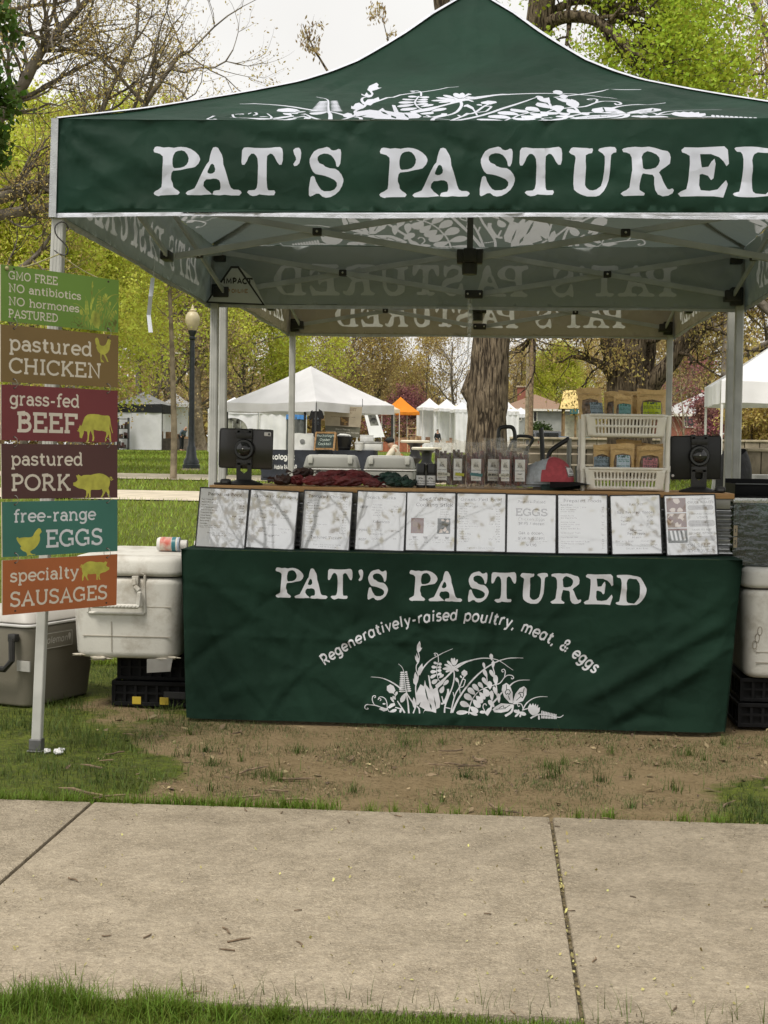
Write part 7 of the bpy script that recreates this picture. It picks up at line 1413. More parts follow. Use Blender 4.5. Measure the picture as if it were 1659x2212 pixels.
# black crates
crate_m = mat('black_crate', (.006, .006, .0065), .6, .2, 8, spec=.15); yel = mat('crate_tag_yellow', (.42, .31, .03), .6, .1)
def crate(lab, x0, x1, y0, y1, z0, z1, group, tagged=False):
    R = thing('plastic_crate', lab, 'crate', ((x0 + x1) / 2, (y0 + y1) / 2, z0), 0, group); hx, hy, H = (x1 - x0) / 2, (y1 - y0) / 2, z1 - z0; m = MB()
    for sy in (-1, 1):
        m.box((-hx, sy * hy - .004, 0), (hx, sy * hy + .004, H * .16), .002); m.box((-hx, sy * hy - .006, H * .82), (hx, sy * hy + .006, H), .003); m.box((-hx, sy * hy - .003, H * .48), (hx, sy * hy + .003, H * .56))
        n = max(4, int(hx * 2 / .045))
        for i in range(n + 1): x = -hx + .006 + (2 * hx - .012) * i / n; m.box((x - .006, sy * hy - .0035, 0), (x + .006, sy * hy + .0035, H))
    for sx in (-1, 1):
        m.box((sx * hx - .004, -hy, 0), (sx * hx + .004, hy, H * .16), .002); m.box((sx * hx - .006, -hy, H * .82), (sx * hx + .006, hy, H), .003)
        for i in range(9): y = -hy + 2 * hy * i / 8; m.box((sx * hx - .0035, y - .006, 0), (sx * hx + .0035, y + .006, H))
    m.box((-hx, -hy, .002), (hx, hy, .006)); m.make('crate_shell', crate_m, R)
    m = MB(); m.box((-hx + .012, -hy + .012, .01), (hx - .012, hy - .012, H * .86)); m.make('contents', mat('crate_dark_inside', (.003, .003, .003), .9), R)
    if tagged:
        m = MB()
        for x in (-hx * .45, hx * .17): m.box((x - .02, -hy - .0075, .008), (x + .02, -hy - .0045, .042), .002)
        m.make('corner_tag', yel, R)
        m = MB(); m.box((hx * .15, -hy - .006, H * .32), (hx * .65, -hy - .003, H * .62), .004); m.make('hand_grip', mat('grip_dark', (.03, .03, .031), .4), R)
kx = lambda px: at(px, 1500, 1.02).x
crate('low black plastic crate with yellow corner tags on the grass under the left white cooler', kx(246), kx(246) + .40, 1.0, 1.55, .004, .115, 'black crates under the coolers', True)
crate('black plastic crate between the tagged crate and the left white cooler', kx(255), kx(255) + .38, 1.02, 1.54, .118, .226, 'black crates under the coolers')
# tan cooler with the script emblem
tan = mat('cooler_tan', (.165, .150, .118), .5, .06, 3, bump=.05, bscale=120, spec=.35, dirt=((.09, .07, .045), 5, .55, .8, .5)); tan_l = mat('cooler_tan_lid', (.42, .40, .37), .5, .06, 3, dirt=((.2, .17, .12), 6, .55, .8, .4))
g0 = onz(-60, 1530), onz(150, 1500)
th = radians(-64); L_, Wd = .52, .40; near_c = onz(62, 1536); ux_ = Vector((.36, .93, 0)).normalized()
RT = thing('cooler', 'tan chest cooler with a grey lid standing on the grass at the left edge', 'cooler', (0, 0, 0)); RT.location = near_c + ux_ * (L_ / 2) + Vector((-ux_.y, ux_.x, 0)) * (Wd / 2); RT.location.z = 0; ang = math.atan2(ux_.y, ux_.x); RT.rotation_euler = (0, 0, ang)
def rbox(a, b, b0=(0, 0), b1=(0, 0), vb=.05, hb=.012):
    t = bmesh.new(); bmesh.ops.create_cube(t, size=1)
    for v in t.verts:
        e = b1 if v.co.z > 0 else b0; v.co = Vector(((a[0] - e[0]) if v.co.x < 0 else (b[0] + e[0]), (a[1] - e[1]) if v.co.y < 0 else (b[1] + e[1]), a[2] if v.co.z < 0 else b[2]))
    bmesh.ops.bevel(t, geom=[e for e in t.edges if abs(e.verts[0].co.z - e.verts[1].co.z) > .01], offset=vb, segments=5, affect='EDGES', profile=.5)
    bmesh.ops.bevel(t, geom=[e for e in t.edges if abs(e.verts[0].co.z - e.verts[1].co.z) < 1e-4 and len(e.link_faces) == 2 and e.calc_face_angle(0) > .8], offset=hb, segments=3, affect='EDGES', profile=.5)
    m_ = MB(); m_.add(t); return m_
rbox((-L_ / 2, -Wd / 2, .006), (L_ / 2, Wd / 2, .36), (-.035, -.03), (0, 0)).make('body', tan, RT, True); rbox((-L_ / 2 - .008, -Wd / 2 - .008, .362), (L_ / 2 + .008, Wd / 2 + .008, .374), hb=.004).make('rim', mat('rim_pale', (.55, .54, .52), .45), RT, True); rbox((-L_ / 2 - .004, -Wd / 2 - .004, .376), (L_ / 2 + .004, Wd / 2 + .004, .43), (0, 0), (-.03, -.03), hb=.015).make('lid', tan_l, RT, True)
m = MB()                                                # black swing handle on the near end
for y in (-.13, .13): m.box((-L_ / 2 - .035, y - .02, .30), (-L_ / 2 - .002, y + .02, .335), .005)
hp = [(-L_ / 2 - .03, -.13, .315), (-L_ / 2 - .035, -.135, .22), (-L_ / 2 - .04, -.10, .18), (-L_ / 2 - .04, .10, .18), (-L_ / 2 - .035, .135, .22), (-L_ / 2 - .03, .13, .315)]; m.tube(hp, .014, 8); m.make('handle', blk, RT, True)
pl = MB(); pl.box((-L_ / 2 + .07, -Wd / 2 - .0065, .255), (-L_ / 2 + .30, -Wd / 2 + .003, .33), .004); plate = pl.make('name_plate', tan, RT, True)
printed('script_lettering', rect(-L_ / 2 + .075, .258, -L_ / 2 + .295, .328), [(1, fit_text('Coleman', -L_ / 2 + .085, -L_ / 2 + .26, .280, .034, .13, True, .22) + [leaf((-L_ / 2 + .275, .283), (-L_ / 2 + .272, .318), .018)], []), (1, [ribbon([(-L_/2+.078,.2605),(-L_/2+.292,.2605),(-L_/2+.292,.3255),(-L_/2+.078,.3255),(-L_/2+.078,.2605)], .003, True)], [])], .1, lambda uv: np.stack([uv[:, 0], 0 * uv[:, 0] - Wd / 2 - .0072, uv[:, 1]], 1), [tan, mat('plate_silver', (.48, .46, .42), .4)], plate, False)
m = MB(); m.box((-L_ / 2 - .0075 + .012, -.20, .17), (-L_ / 2 + .0135, -.13, .215)); m.make('sticker', mat('sticker_grey', (.40, .39, .36), .6), RT)
# right-hand side: white cooler, clear bin, crates, dark tray
crx0 = at(1605, 1300, .86).x
R, hx, hy, H, zl = chest('cooler', 'white chest cooler right of the table, cut by the picture edge', crx0, crx0 + .50, .86, 1.55, at(1640, 1468, .86).z, at(1640, 1228, .86).z, wht); m = MB()
for z in (.115, .07): m.bar((-hx + .06, -hy + .0135, z), (hx - .05, -hy + .0135, z), .003, .004, (0, 1, 0))
m.make('moulded_line', mat('cooler_shadow_line', (.30, .27, .22), .7), R)
m = MB()
for i in range(3): m.tube([(-hx + .055 + .01 * i + .009 * cos(a), -hy + .013 - .002 * i, .145 + .03 * i + .018 * sin(a)) for a in np.linspace(0, 6.28, 12)], .0018, 5, False)
m.make('vent_ring', mat('cooler_shadow_line', (.30, .27, .22), .7), R, True)
zr = at(1640, 1468, .86).z
crate('black plastic crate under the right white cooler', crx0 + .0, crx0 + .44, .90, 1.5, .004, zr * .5, 'black crates under the coolers'); crate('upper black plastic crate under the right white cooler', crx0 + .01, crx0 + .43, .92, 1.5, zr * .5 + .003, zr - .003, 'black crates under the coolers')
bx0, bz0, bz1 = at(1584, 1150, .95).x, at(1640, 1224, .95).z, at(1640, 1080, .95).z
R = thing('clear_bin', 'clear plastic bin with dark contents on the right white cooler', 'bin', (bx0, .95, bz0 + .004)); m = MB()
for a, b in (((0, 0, 0), (.5, .004, bz1 - bz0)), ((0, .45, 0), (.5, .454, bz1 - bz0)), ((0, .0045, 0), (.004, .4495, bz1 - bz0)), ((.496, .0045, 0), (.5, .4495, bz1 - bz0)), ((.004, .0045, 0), (.496, .4495, .004))): m.box(a, b)
m.make('bin_shell', film('smoky_plastic', (.55, .62, .62), .07, .03, .03), R); m = MB(); m.box((-.004, -.006, bz1 - bz0 - .018), (.504, .006, bz1 - bz0 + .004), .004); m.make('bin_rim', film('rim_plastic', (.75, .8, .8), .3, .1, .35), R, True)
m = MB(); m.box((.03, .06, .006), (.47, .42, (bz1 - bz0) * .62), .02); m.box((.06, .03, .006), (.30, .06, (bz1 - bz0) * .35), .01); m.make('bin_contents', mat('bin_dark', (.04, .055, .06), .6, .5, 9), R, True)
for s, z in (('1', .145), ('2', .095)):
    printed('number_strip', rect(0, 0, .016, .045), [(1, fit_text(s, .004, .012, .014, .018, .2, True), [])], .02, lambda uv, z=z: np.stack([.001 + uv[:, 0], 0 * uv[:, 0] - .0015, z + uv[:, 1] - .02], 1), [mat('strip_tan', (.30, .25, .17), .7), tin_ink], R, False)
m = MB(); m.bar((-.02, .02, .03), (.10, .03, .006), .02, .006); m.make('wood_strip', mat('raw_board', (.24, .17, .095), .8, .2, 6), R)
ty, tz0, tz1 = 1.35, at(1640, 1076, 1.35).z, at(1640, 1046, 1.35).z; tx = at(1588, 1060, 1.35).x
R = thing('black_trough', 'long black plastic trough above the clear bin at the right edge', 'trough', (tx, ty, tz0)); m = MB(); m.box((0, 0, 0), (.62, .30, .008)); m.box((0, 0, .0085), (.62, .008, tz1 - tz0), .003); m.box((0, .292, .0085), (.62, .30, tz1 - tz0 + .02), .003); m.box((0, .0085, .0085), (.008, .2915, tz1 - tz0)); m.box((.612, .0085, .0085), (.62, .2915, tz1 - tz0)); m.make('shell', crate_m, R, True)
m = MB(); m.bar((0, -.004, tz1 - tz0), (.62, -.004, tz1 - tz0), .010, .006, (0, 0, 1), .002); m.make('rim', mat('rim_grey', (.10, .105, .105), .4), R)
m = MB()
for x in (.04, .58):
    for y in (.02, .28): m.bar((x, y, -tz0 + .0), (x, y, -.0005), .022, .022)
m.make('leg', crate_m, R)
# ================================================================= market in the park behind
def fabric(name, col, tr=.2, rough=.75):
    m = mat(name, col, rough, .04, 1.5, trans=tr, bump=.05, bscale=20, spec=.2); return m
tent_w = fabric('tent_white', (.80, .80, .83)); tent_gr = fabric('tent_grey', (.36, .37, .37)); tent_or = fabric('tent_orange', (.80, .27, .03)); tent_bl = fabric('tent_blue', (.10, .30, .72)); tent_be = fabric('tent_beige', (.66, .55, .42)); tent_k = fabric('tent_black', (.03, .032, .034), .05); side_w = fabric('side_white', (.80, .80, .83), .1)
pole_w = mat('pole_white', (.62, .62, .60), .5, .05); pole_k = mat('pole_dark', (.05, .05, .05), .5, .05)
def tent(name, lab, c, s, rz, zl, ze, zp, roof, val, pole, walls=(), vh=.28, group='white market tents in the park', concave=.12, windows=(), wallm=None, sx=1.0):
    """peaked market tent, centre c on the ground, side s; walls = set of side numbers with fabric walls"""
    R = thing(name, lab, 'tent', c, rz, group); h = s / 2; m = MB()
    for k in range(4):
        Mk = Matrix.Rotation(k * pi / 2, 4, 'Z')
        def f(u, v): t = v; x = (u * 2 - 1) * h * (1 - t) ; e = 1 - abs(u * 2 - 1); z = ze + (zp - ze) * (t - concave * sin(t * pi)) - .05 * e * (1 - t) * h / 1.5; return Mk @ Vector((x * sx if k % 2 == 0 else x, (-h + h * t) * (sx if k % 2 else 1), z + .012 * sin(u * 17 + k) * (1 - t) * e))
        m.grid(f, 12, 8)
    bmesh.ops.remove_doubles(m.bm, verts=m.bm.verts, dist=1e-4); m.make('roof', roof, R, True)
    m = MB()
    for k in range(4):
        Mk = Matrix.Rotation(k * pi / 2, 4, 'Z'); g = lambda u, v: Mk @ Vector(((u * 2 - 1) * h * (sx if k % 2 == 0 else 1), (-h - .015 - .015 * sin(u * 26 + k * 2) * (1 - v)) * (sx if k % 2 else 1), ze - vh * (1 - v) - .04 * (1 - abs(u * 2 - 1)) * v + .01 * sin(u * 13) * (1 - v)))
        m.grid(g, 26, 4)
    m.make('valance', val, R, True)
    for ax in (-1, 1):
        for ay in (-1, 1): m = MB(); m.bar((ax * h * .985 * sx, ay * h * .985, 0), (ax * h * .985 * sx, ay * h * .985, ze - .03), .045, .045, (0, 1, 0)); m.make('leg', pole, R)
    for k in walls:
        Mk = Matrix.Rotation(k * pi / 2, 4, 'Z'); m = MB(); m.grid(lambda u, v: Mk @ Vector(((u * 2 - 1) * h * .98 * (sx if k % 2 == 0 else 1), (-h * .975 + .03 * sin(u * 21 + v * 3) * (1 - v * .5) + .015 * sin(v * 9 + u * 8)) * (sx if k % 2 else 1), .03 + v * (ze - vh * .6)), ), 30, 10); m.make('side_wall', wallm or side_w, R, True)
    for k in windows:
        Mk = Matrix.Rotation(k * pi / 2, 4, 'Z'); m = MB(); y = -h * 1.0 - .02; wx, wz = h * .62, ze - vh - .85; fr = []
        m.prism([(wx * cos(a) * .95, max(-.38, .42 * sin(a) * 1.5)) for a in np.linspace(-.6, pi + .6, 16)], Mk @ frame3((0, y, wz), (1, 0, 0), (0, 0, 1)), .01); m.make('window', mat('vinyl_window', (.22, .22, .19), .15, .5, 2), R)
        m = MB()
        for x in (-.5, 0, .5): m.bar(Mk @ Vector((x * wx, y - .02, wz - .38)), Mk @ Vector((x * wx, y - .02, wz + .45)), .05, .01)
        m.bar(Mk @ Vector((-wx, y - .02, wz)), Mk @ Vector((wx, y - .02, wz)), .01, .05); m.make('window_bar', side_w, R)
    return R
def zat(px, py, Y): return at(px, py, Y).z - gz(Y)
# the big white canopy, a corner towards the camera
YN = 29.8; cn = gat(682, YN); a1 = radians(56)
dR, dL = Vector((cos(a1), sin(a1), 0)), Vector((-sin(a1), cos(a1), 0)); sC = 3.05
cen = cn + (dR + dL) * sC / 2; cen.z = gz(cen.y)
tent('canopy_tent', 'large white canopy with black poles, a corner towards the viewer, left of the big trunk', cen, sC, a1, 0, zat(682, 868, YN) - .02, zat(663, 791, cen.y) - .0, tent_w, tent_w, pole_k, vh=.24, concave=.03)
def px_m(Y): return FPX / (Y + 5.36)
# black-clothed tables under it
navy = mat('navy_cloth', (.022, .026, .036), .75, .2, 3, bump=.2, bscale=12); wt = mat('banner_white', (.70, .70, .68), .6, .04)
def drape(name, lab, p, L, D, H, rz, cm, textfn=None):
    R = thing(name, lab, 'table', p, rz); m = MB()
    m.box((-L / 2, -D / 2, H - .02), (L / 2, D / 2, H), .004); m.make('tabletop', cm, R)
    m = MB(); per = []
    def f(u, v):
        s = u * 2 * (L + D); q = 1 - v; k = .02 * sin(s * 13) * q + .01 * sin(s * 29 + 1) * q
        if s < L: x, y, nx, ny = -L / 2 + s, -D / 2, 0, -1
        elif s < L + D: x, y, nx, ny = L / 2, -D / 2 + s - L, 1, 0
        elif s < 2 * L + D: x, y, nx, ny = L / 2 - (s - L - D), D / 2, 0, 1
        else: x, y, nx, ny = -L / 2, D / 2 - (s - 2 * L - D), -1, 0
        o = .012 + .05 * q + k; return Vector((x + nx * o, y + ny * o, .02 + v * (H - .02)))
    m.grid(f, 120, 8, True); m.make('cloth', cm, R, True)
    for sx_ in (-1, 1):
        for sy_ in (-1, 1): m = MB(); m.bar((sx_ * (L / 2 - .06), sy_ * (D / 2 - .06), 0), (sx_ * (L / 2 - .06), sy_ * (D / 2 - .06), H - .021), .03, .03); m.make('leg', pole_k, R)
    if textfn: textfn(R, L, D, H)
    return R
TY = 29.0; t0 = gat(604, TY); t1 = gat(694, TY)
def shop(R, L, D, H):
    px2 = lambda p: at(p, 985, TY - .4).x - R.location.x
    f = lambda uv: np.stack([uv[:, 0], 0 * uv[:, 0] - D / 2 - .10 + .055 * uv[:, 1] / H, uv[:, 1]], 1)
    printed('lettering', rect(-L / 2 + .0, .1, L / 2, H - .08), [(1, fit_text('Shuckologist', px2(553), px2(636), .50, .15, .2, True) + fit_text('Mobile RAW BAR', px2(592), px2(641), .28, .11, .17, True), [])], .2, f, [navy, wt], R, False)
drape('market_table', 'navy draped table with white shop lettering, under the left half of the large white canopy', Vector(((t0.x + t1.x) / 2 - .05, TY, gz(TY))), t1.x - t0.x + .55, .7, .74, .02, navy, shop)
t0, t1 = gat(700, TY + .6), gat(812, TY + .6)
drape('market_table', 'navy draped table with bins on it under the right half of the large white canopy', Vector(((t0.x + t1.x) / 2, TY + .6, gz(TY + .6))), t1.x - t0.x, .7, .74, -.03, navy)
TZ = gz(TY) + .742
def onT(px, y=TY): q = at(px, 960, y); return Vector((q.x, y, gz(y) + .742))
# banner
YB_ = 30.8; p = [at(700, 877, YB_), at(783, 879, YB_), at(776, 946, YB_), at(703, 941, YB_)]; o0 = sum(p, Vector()) / 4; R = thing('shop_banner', 'tan banner with a dark olive foot and small picture under the large white canopy', 'banner', o0)
def bl_(uv): u, v = uv[:, 0][:, None], uv[:, 1][:, None]; A = [np.array(q - o0) for q in p]; return (A[3] * (1 - u) + A[2] * u) * (1 - v) + (A[0] * (1 - u) + A[1] * u) * v + np.array([0, .05, 0]) * np.sin(u * 3)
printed('banner_cloth', rect(0, 0, 1, 1), [(1, [rect(0, 0, 1, .34)], []), (2, [rect(.42, .37, .66, .66)], []), (3, fit_text('SHUCKOLOGIST', .16, .84, .86, .09, .2) + lines(['Mobile Raw Oyster Bar', '', 'Oysters shucked at your table'], .5, .78, .07, .035, 'C') + [], []), (4, lines(['Elena Reeves', 'weddings, parties and markets'], .5, .22, .09, .05, 'C'), []), (5, blotch(.44, .39, .64, .64, 3, 6), [])], .12, bl_, [mat('banner_tan', (.40, .34, .25), .7, .05, trans=.25), mat('banner_olive', (.13, .125, .09), .7, .05), mat('banner_photo', (.10, .06, .025), .6), mat('banner_ink', (.16, .12, .08), .7), mat('banner_pale', (.5, .47, .4), .7), mat('banner_photo_light', (.30, .18, .06), .6)], R)
m = MB(); 
for a in (p[0], p[1]): m.tube([a - o0, Vector((a.x, a.y, zat(740, 868, YB_) + gz(YB_))) - o0 + Vector((0, 0, .08))], .008, 5)
m.make('tie_cord', pole_k, R)
# T-shirt on a hanger
YS = 29.9; c = at(684, 914, YS); k = 1 / px_m(YS); R = thing('t_shirt', 'black T-shirt with a pale print hanging at the front pole of the large white canopy', 'T-shirt', c)
outl = [(-6, 30), (6, 30), (12, 26), (17, 12), (11, 8), (9, 14), (10, -30), (-11, -31), (-9, 14), (-12, 6), (-17, 10), (-12, 26)]
m = MB(); m.prism([(x * k, y * k) for x, y in outl], frame3((0, 0, 0), (1, 0, 0), (0, 0, 1)), .05); bmesh.ops.subdivide_edges(m.bm, edges=m.bm.edges[:], cuts=1); m.make('shirt', mat('black_jersey', (.016, .016, .017), .85, .2, 3), R, True)
printed('shirt_print', rect(-6 * k, -6 * k, 7 * k, 18 * k), [(1, [leaf((0, 8 * k), (5 * k * cos(a), 8 * k + 7 * k * sin(a)), 3 * k) for a in (0.3, 1.2, 2.0, 2.9)] + fit_text('shuck', -5 * k, 5 * k, 1 * k, 2.4 * k, .2, True) + fit_text('raw bar', -5 * k, 5 * k, -3 * k, 2 * k, .2, True), [])], .1, lambda uv: np.stack([uv[:, 0], 0 * uv[:, 0] - .053, uv[:, 1]], 1), [MATS['black_jersey'], mat('shirt_ink', (.16, .19, .22), .8)], R, False)
m = MB(); m.tube([(-9 * k, -.02, 28 * k), (0, -.02, 33 * k), (9 * k, -.02, 28 * k)], .006, 5); m.tube([(0, -.02, 33 * k), (0, -.02, 37 * k)], .005, 5); m.make('hanger', pole_w, R)
# chalkboard
w_board = mat('pine_frame', (.30, .17, .07), .6, .2, 20); chalk = mat('chalkboard', (.03, .045, .04), .8, .3, 9)
YC_ = 28.6; q = onT(704, YC_); R = thing('chalkboard_sign', 'wooden A-frame chalkboard standing on the navy table', 'chalkboard', q, -.25); m = MB(); hh = .43
for s, rx in ((-1, .20), (1, -.20)):
    Mx = Matrix.Translation((0, s * .12, 0)) @ Matrix.Rotation(s * -.24 * -1, 4, 'X')
    for a, b in (((-.24, 0), (-.24, hh)), ((.24, 0), (.24, hh)), ((-.24, hh), (.24, hh)), ((-.24, .04), (.24, .04))): m.bar(Mx @ Vector((a[0], 0, a[1])), Mx @ Vector((b[0], 0, b[1])), .04, .02, (0, 1, 0))
m.make('frame', w_board, R)
Mx = Matrix.Translation((0, -.12, 0)) @ Matrix.Rotation(-.24, 4, 'X')
def cb(uv): v = np.array([[x, .004, z] for x, z in uv]); return np.array([tuple(Mx @ Vector(t)) for t in v])
printed('slate', rect(-.225, .05, .225, .415), [(1, lines(['Shuckologist', 'Oyster', 'Cocktail'], 0, .33, .1, .065, 'C', .12), [])], .1, cb, [chalk, mat('chalk', (.40, .45, .42), .9)], R, False)
# things on those tables
def simple(name, lab, cat, px, y, build, group=None, rz=0):
    R = thing(name, lab, cat, onT(px, y), rz, group); build(R); return R
gw = mat('dull_white', (.60, .60, .58), .6, .06); gb = mat('dark_bin', (.015, .015, .016), .4, .2)
def b_bag(R):
    m = MB(); m.grid(lambda u, v: Vector((.26 * cos(u * 2 * pi) * (1 - .12 * v), .10 * sin(u * 2 * pi) * (1 - .5 * v), .38 * v + .02 * sin(u * 12) * v)), 24, 8, True); m.make('bag', gw, R, True)
    m = MB(); m.lathe([(.05, 0), (.06, .002), (.05, .004)], n=12); o_ = m.make('print', mat('bag_print', (.2, .2, .2), .8), R); o_.rotation_euler = (radians(90), 0, 0); o_.location = (-.02, -.095, .2)
simple('paper_bag', 'white paper bag with a round dark print on the navy table', 'bag', 656, 28.9, b_bag)
def b_sacks(R):
    m = MB(); m.ball((0, 0, .17), .2, 12, (1, .5, .85), lambda v: 1 + .1 * sin(v.x * 9 + v.z * 7)); m.make('bag', mat('grey_sack', (.26, .25, .24), .9, .3, 12), R, True)
simple('grey_sack', 'grey sack between the white bag and the chalkboard', 'sack', 671, 29.2, b_sacks)
def b_bin(R):
    m = MB(); m.lathe([(.15, 0), (.16, .01), (.215, .30), (.225, .31), (.225, .33), (.20, .33), (.17, .05)], n=20, sy=.7); m.make('tub', gb, R, True)
    m = MB(); m.tube([(-.2, 0, .30), (-.12, -.1, .36), (.12, -.1, .36), (.2, 0, .30)], .012, 6); m.make('handle', pole_w, R, True)
    m = MB(); m.ball((0, 0, .34), .16, 10, (1, .6, .35), lambda v: 1 + .2 * sin(v.x * 9)); m.make('crumpled_bag', gw, R, True)
simple('black_tub', 'black tub with a white handle behind the chalkboard', 'tub', 742, 29.4, b_bin)
def b_bot(R):
    m = MB(); m.lathe([(.045, 0), (.05, .01), (.05, .19), (.02, .24), (.018, .28), (.024, .285), (.024, .31), (0, .31)], n=14); m.make('bottle', mat('clear_bottle', (.5, .5, .46), .2, .1), R, True)
simple('bottle', 'clear bottle standing between the black tub and the white boxes', 'bottle', 771, 29.5, b_bot)
def b_tubw(R):
    m = MB(); m.lathe([(.09, 0), (.10, .01), (.11, .17), (.118, .17), (.118, .19), (0, .195)], n=18); m.make('pail', gw, R, True)
simple('white_pail', 'small white lidded pail in front of the clear bottle', 'pail', 776, 29.3, b_tubw)
def b_boxes(R):
    m = MB(); m.box((-.30, -.2, 0), (.30, .2, .17), .02); m.make('box', gw, R, True); m = MB(); m.box((-.31, -.21, .171), (.31, .21, .21), .012); m.make('lid', mat('grey_lid', (.33, .33, .32), .5), R, True)
simple('storage_box', 'white storage box with a grey lid at the right end of the navy tables', 'box', 799, 29.5, b_boxes)
def b_box2(R):
    m = MB(); m.box((-.16, -.12, 0), (.16, .12, .13), .01); m.make('box', gw, R, True); m = MB(); m.box((-.165, -.125, .131), (.165, .125, .155), .008); m.make('lid', gw, R, True)
q = onT(792, 29.7); q.z += .214; R = thing('small_box', 'small white box stacked on the storage box', 'box', q, .1); b_box2(R)
# the two grey coolers on a folding table behind the stall
cg = mat('cooler_grey', (.235, .235, .215), .5, .05, 3); cl = mat('cooler_lid_pale', (.46, .46, .43), .5, .05, 3); YK = 7.4
ztop = at(720, 984, YK).z; zt = ztop - .40
ca, cb_, cc_, cd_ = at(654, 1000, YK).x, at(773, 1000, YK).x, at(786, 1000, YK).x, at(895, 1000, YK).x
for x0, x1, lab in ((ca, cb_, 'grey cooler with a pale lid behind the red packs, left of the pair'), (cc_, cd_, 'grey cooler with a pale lid behind the green packs, right of the pair')):
    R = thing('cooler', lab, 'cooler', ((x0 + x1) / 2, YK + .15, zt), 0, 'pair of grey coolers behind the counter'); hx = (x1 - x0) / 2
    rbox((-hx, -.15, 0), (hx, .15, .27), (-.02, -.01), vb=.03).make('body', cg, R, True); rbox((-hx - .004, -.155, .273), (hx + .004, .155, .285), vb=.03, hb=.004).make('rim', mat('rim_pale', (.55, .54, .52), .45), R, True); rbox((-hx - .002, -.152, .287), (hx + .002, .152, .40), (0, 0), (-.03, -.02), vb=.03, hb=.02).make('lid', [cg], R, True)
    m = MB(); m.box((-hx + .05, -.11, .3975), (hx - .05, .11, .405), .004); m.box((-hx + .12, -.05, .4055), (hx - .12, .05, .408), .001); m.make('lid_panel', cl, R, True)
    m = MB()
    for s in (-1, 1): m.box((s * hx * .72 - .02, -.162, .33), (s * hx * .72 + .02, -.148, .40), .004)
    m.make('latch', cl, R, True)
R = thing('folding_table', 'plain folding table under the pair of grey coolers', 'table', ((ca + cd_) / 2, YK + .15, 0)); m = MB(); m.box((-.62, -.28, zt - .035), (.62, .28, zt - .002), .006); m.make('tabletop', mat('table_grey', (.42, .42, .41), .6), R, True)
for sx_ in (-.52, .52):
    for sy_ in (-.2, .2): m = MB(); m.bar((sx_, sy_, 0), (sx_, sy_, zt - .036), .028, .028); m.make('leg', pole_k, R)

# ---- people
def person(name, lab, joints, parts, loc, rz=0):
    """joints: {name: (co, radius)}; parts: list of (part name, material, [bones], extra radius)"""
    R = thing(name, lab, 'person', loc, rz)
    for pn, mt_, bones, grow in parts:
        me = bpy.data.meshes.new(pn); used = []; 
        for a, b in bones:
            for j in (a, b):
                if j not in used: used.append(j)
        me.from_pydata([joints[j][0] for j in used], [(used.index(a), used.index(b)) for a, b in bones], []); ob = bpy.data.objects.new(pn, me); COL.objects.link(ob)
        md = ob.modifiers.new('skin', 'SKIN'); sv = me.skin_vertices[0].data
        for i, j in enumerate(used): r = joints[j][1] + grow; sv[i].radius = (r, r)
        sv[0].use_root = True; ob.modifiers.new('sub', 'SUBSURF').levels = 2
        dg = bpy.context.evaluated_depsgraph_get(); nm = bpy.data.meshes.new_from_object(ob.evaluated_get(dg)); bpy.data.objects.remove(ob)
        nm.name = pn; nm.materials.clear(); link_mesh(pn, nm, mt_, R, True)
    return R
skin = mat('skin', (.42, .24, .16), .6, .08, 8); cloth_dark = mat('dark_clothes', (.018, .02, .022), .85, .2, 6); jean = mat('jeans', (.06, .085, .13), .85, .2, 6)
def standing(h=1.75, arm=.1):
    s = h / 1.75; J = {'pel': ((0, 0, .95 * s), .13), 'wai': ((0, .01, 1.12 * s), .125), 'che': ((0, .0, 1.33 * s), .145), 'nek': ((0, .0, 1.48 * s), .06), 'hd0': ((0, -.01, 1.57 * s), .085), 'hd1': ((0, -.01, 1.69 * s), .085)}
    for n_, x in (('l', -1), ('r', 1)):
        J.update({'hip' + n_: ((x * .10, 0, .90 * s), .095), 'kne' + n_: ((x * .11, -.02, .48 * s), .062), 'ank' + n_: ((x * .12, .02, .09 * s), .042), 'toe' + n_: ((x * .13, -.14, .04 * s), .036), 'sho' + n_: ((x * .18, 0, 1.42 * s), .062), 'elb' + n_: ((x * .25, arm * .2, 1.14 * s), .044), 'wri' + n_: ((x * .25, -.12, .92 * s), .032), 'han' + n_: ((x * .24, -.16, .85 * s), .034)})
    return J
BODY = [('pel', 'wai'), ('wai', 'che'), ('che', 'nek'), ('nek', 'hd0'), ('hd0', 'hd1')] + [b for n_ in 'lr' for b in (('pel', 'hip' + n_), ('hip' + n_, 'kne' + n_), ('kne' + n_, 'ank' + n_), ('ank' + n_, 'toe' + n_), ('che', 'sho' + n_), ('sho' + n_, 'elb' + n_), ('elb' + n_, 'wri' + n_), ('wri' + n_, 'han' + n_))]
TOP = [('pel', 'wai'), ('wai', 'che')] + [b for n_ in 'lr' for b in (('che', 'sho' + n_), ('sho' + n_, 'elb' + n_), ('elb' + n_, 'wri' + n_))]; LEG = [b for n_ in 'lr' for b in (('pel', 'hip' + n_), ('hip' + n_, 'kne' + n_), ('kne' + n_, 'ank' + n_))]
HAIR = [('hd1', 'hd0')]
def hair(R, J, col, cap=None):
    c = Vector(J['hd1'][0]); m = MB(); m.ball(c + Vector((0, .02, -.005)), .098, 12, (.95, 1.02, .95)); bmesh.ops.delete(m.bm, geom=[v for v in m.bm.verts if v.co.z < c.z - .03 and v.co.y < c.y + .03], context='VERTS'); m.make('hair', col, R, True)
    m = MB(); m.ball(c + Vector((0, -.098, -.055)), .014, 6, (.8, 1, 1.3)); m.make('nose', skin, R, True)
    m = MB()
    for s in (-.032, .032): m.ball(c + Vector((s, -.084, -.035)), .009, 6)
    m.make('eye', mat('eye_dark', (.02, .015, .01), .3), R, True)
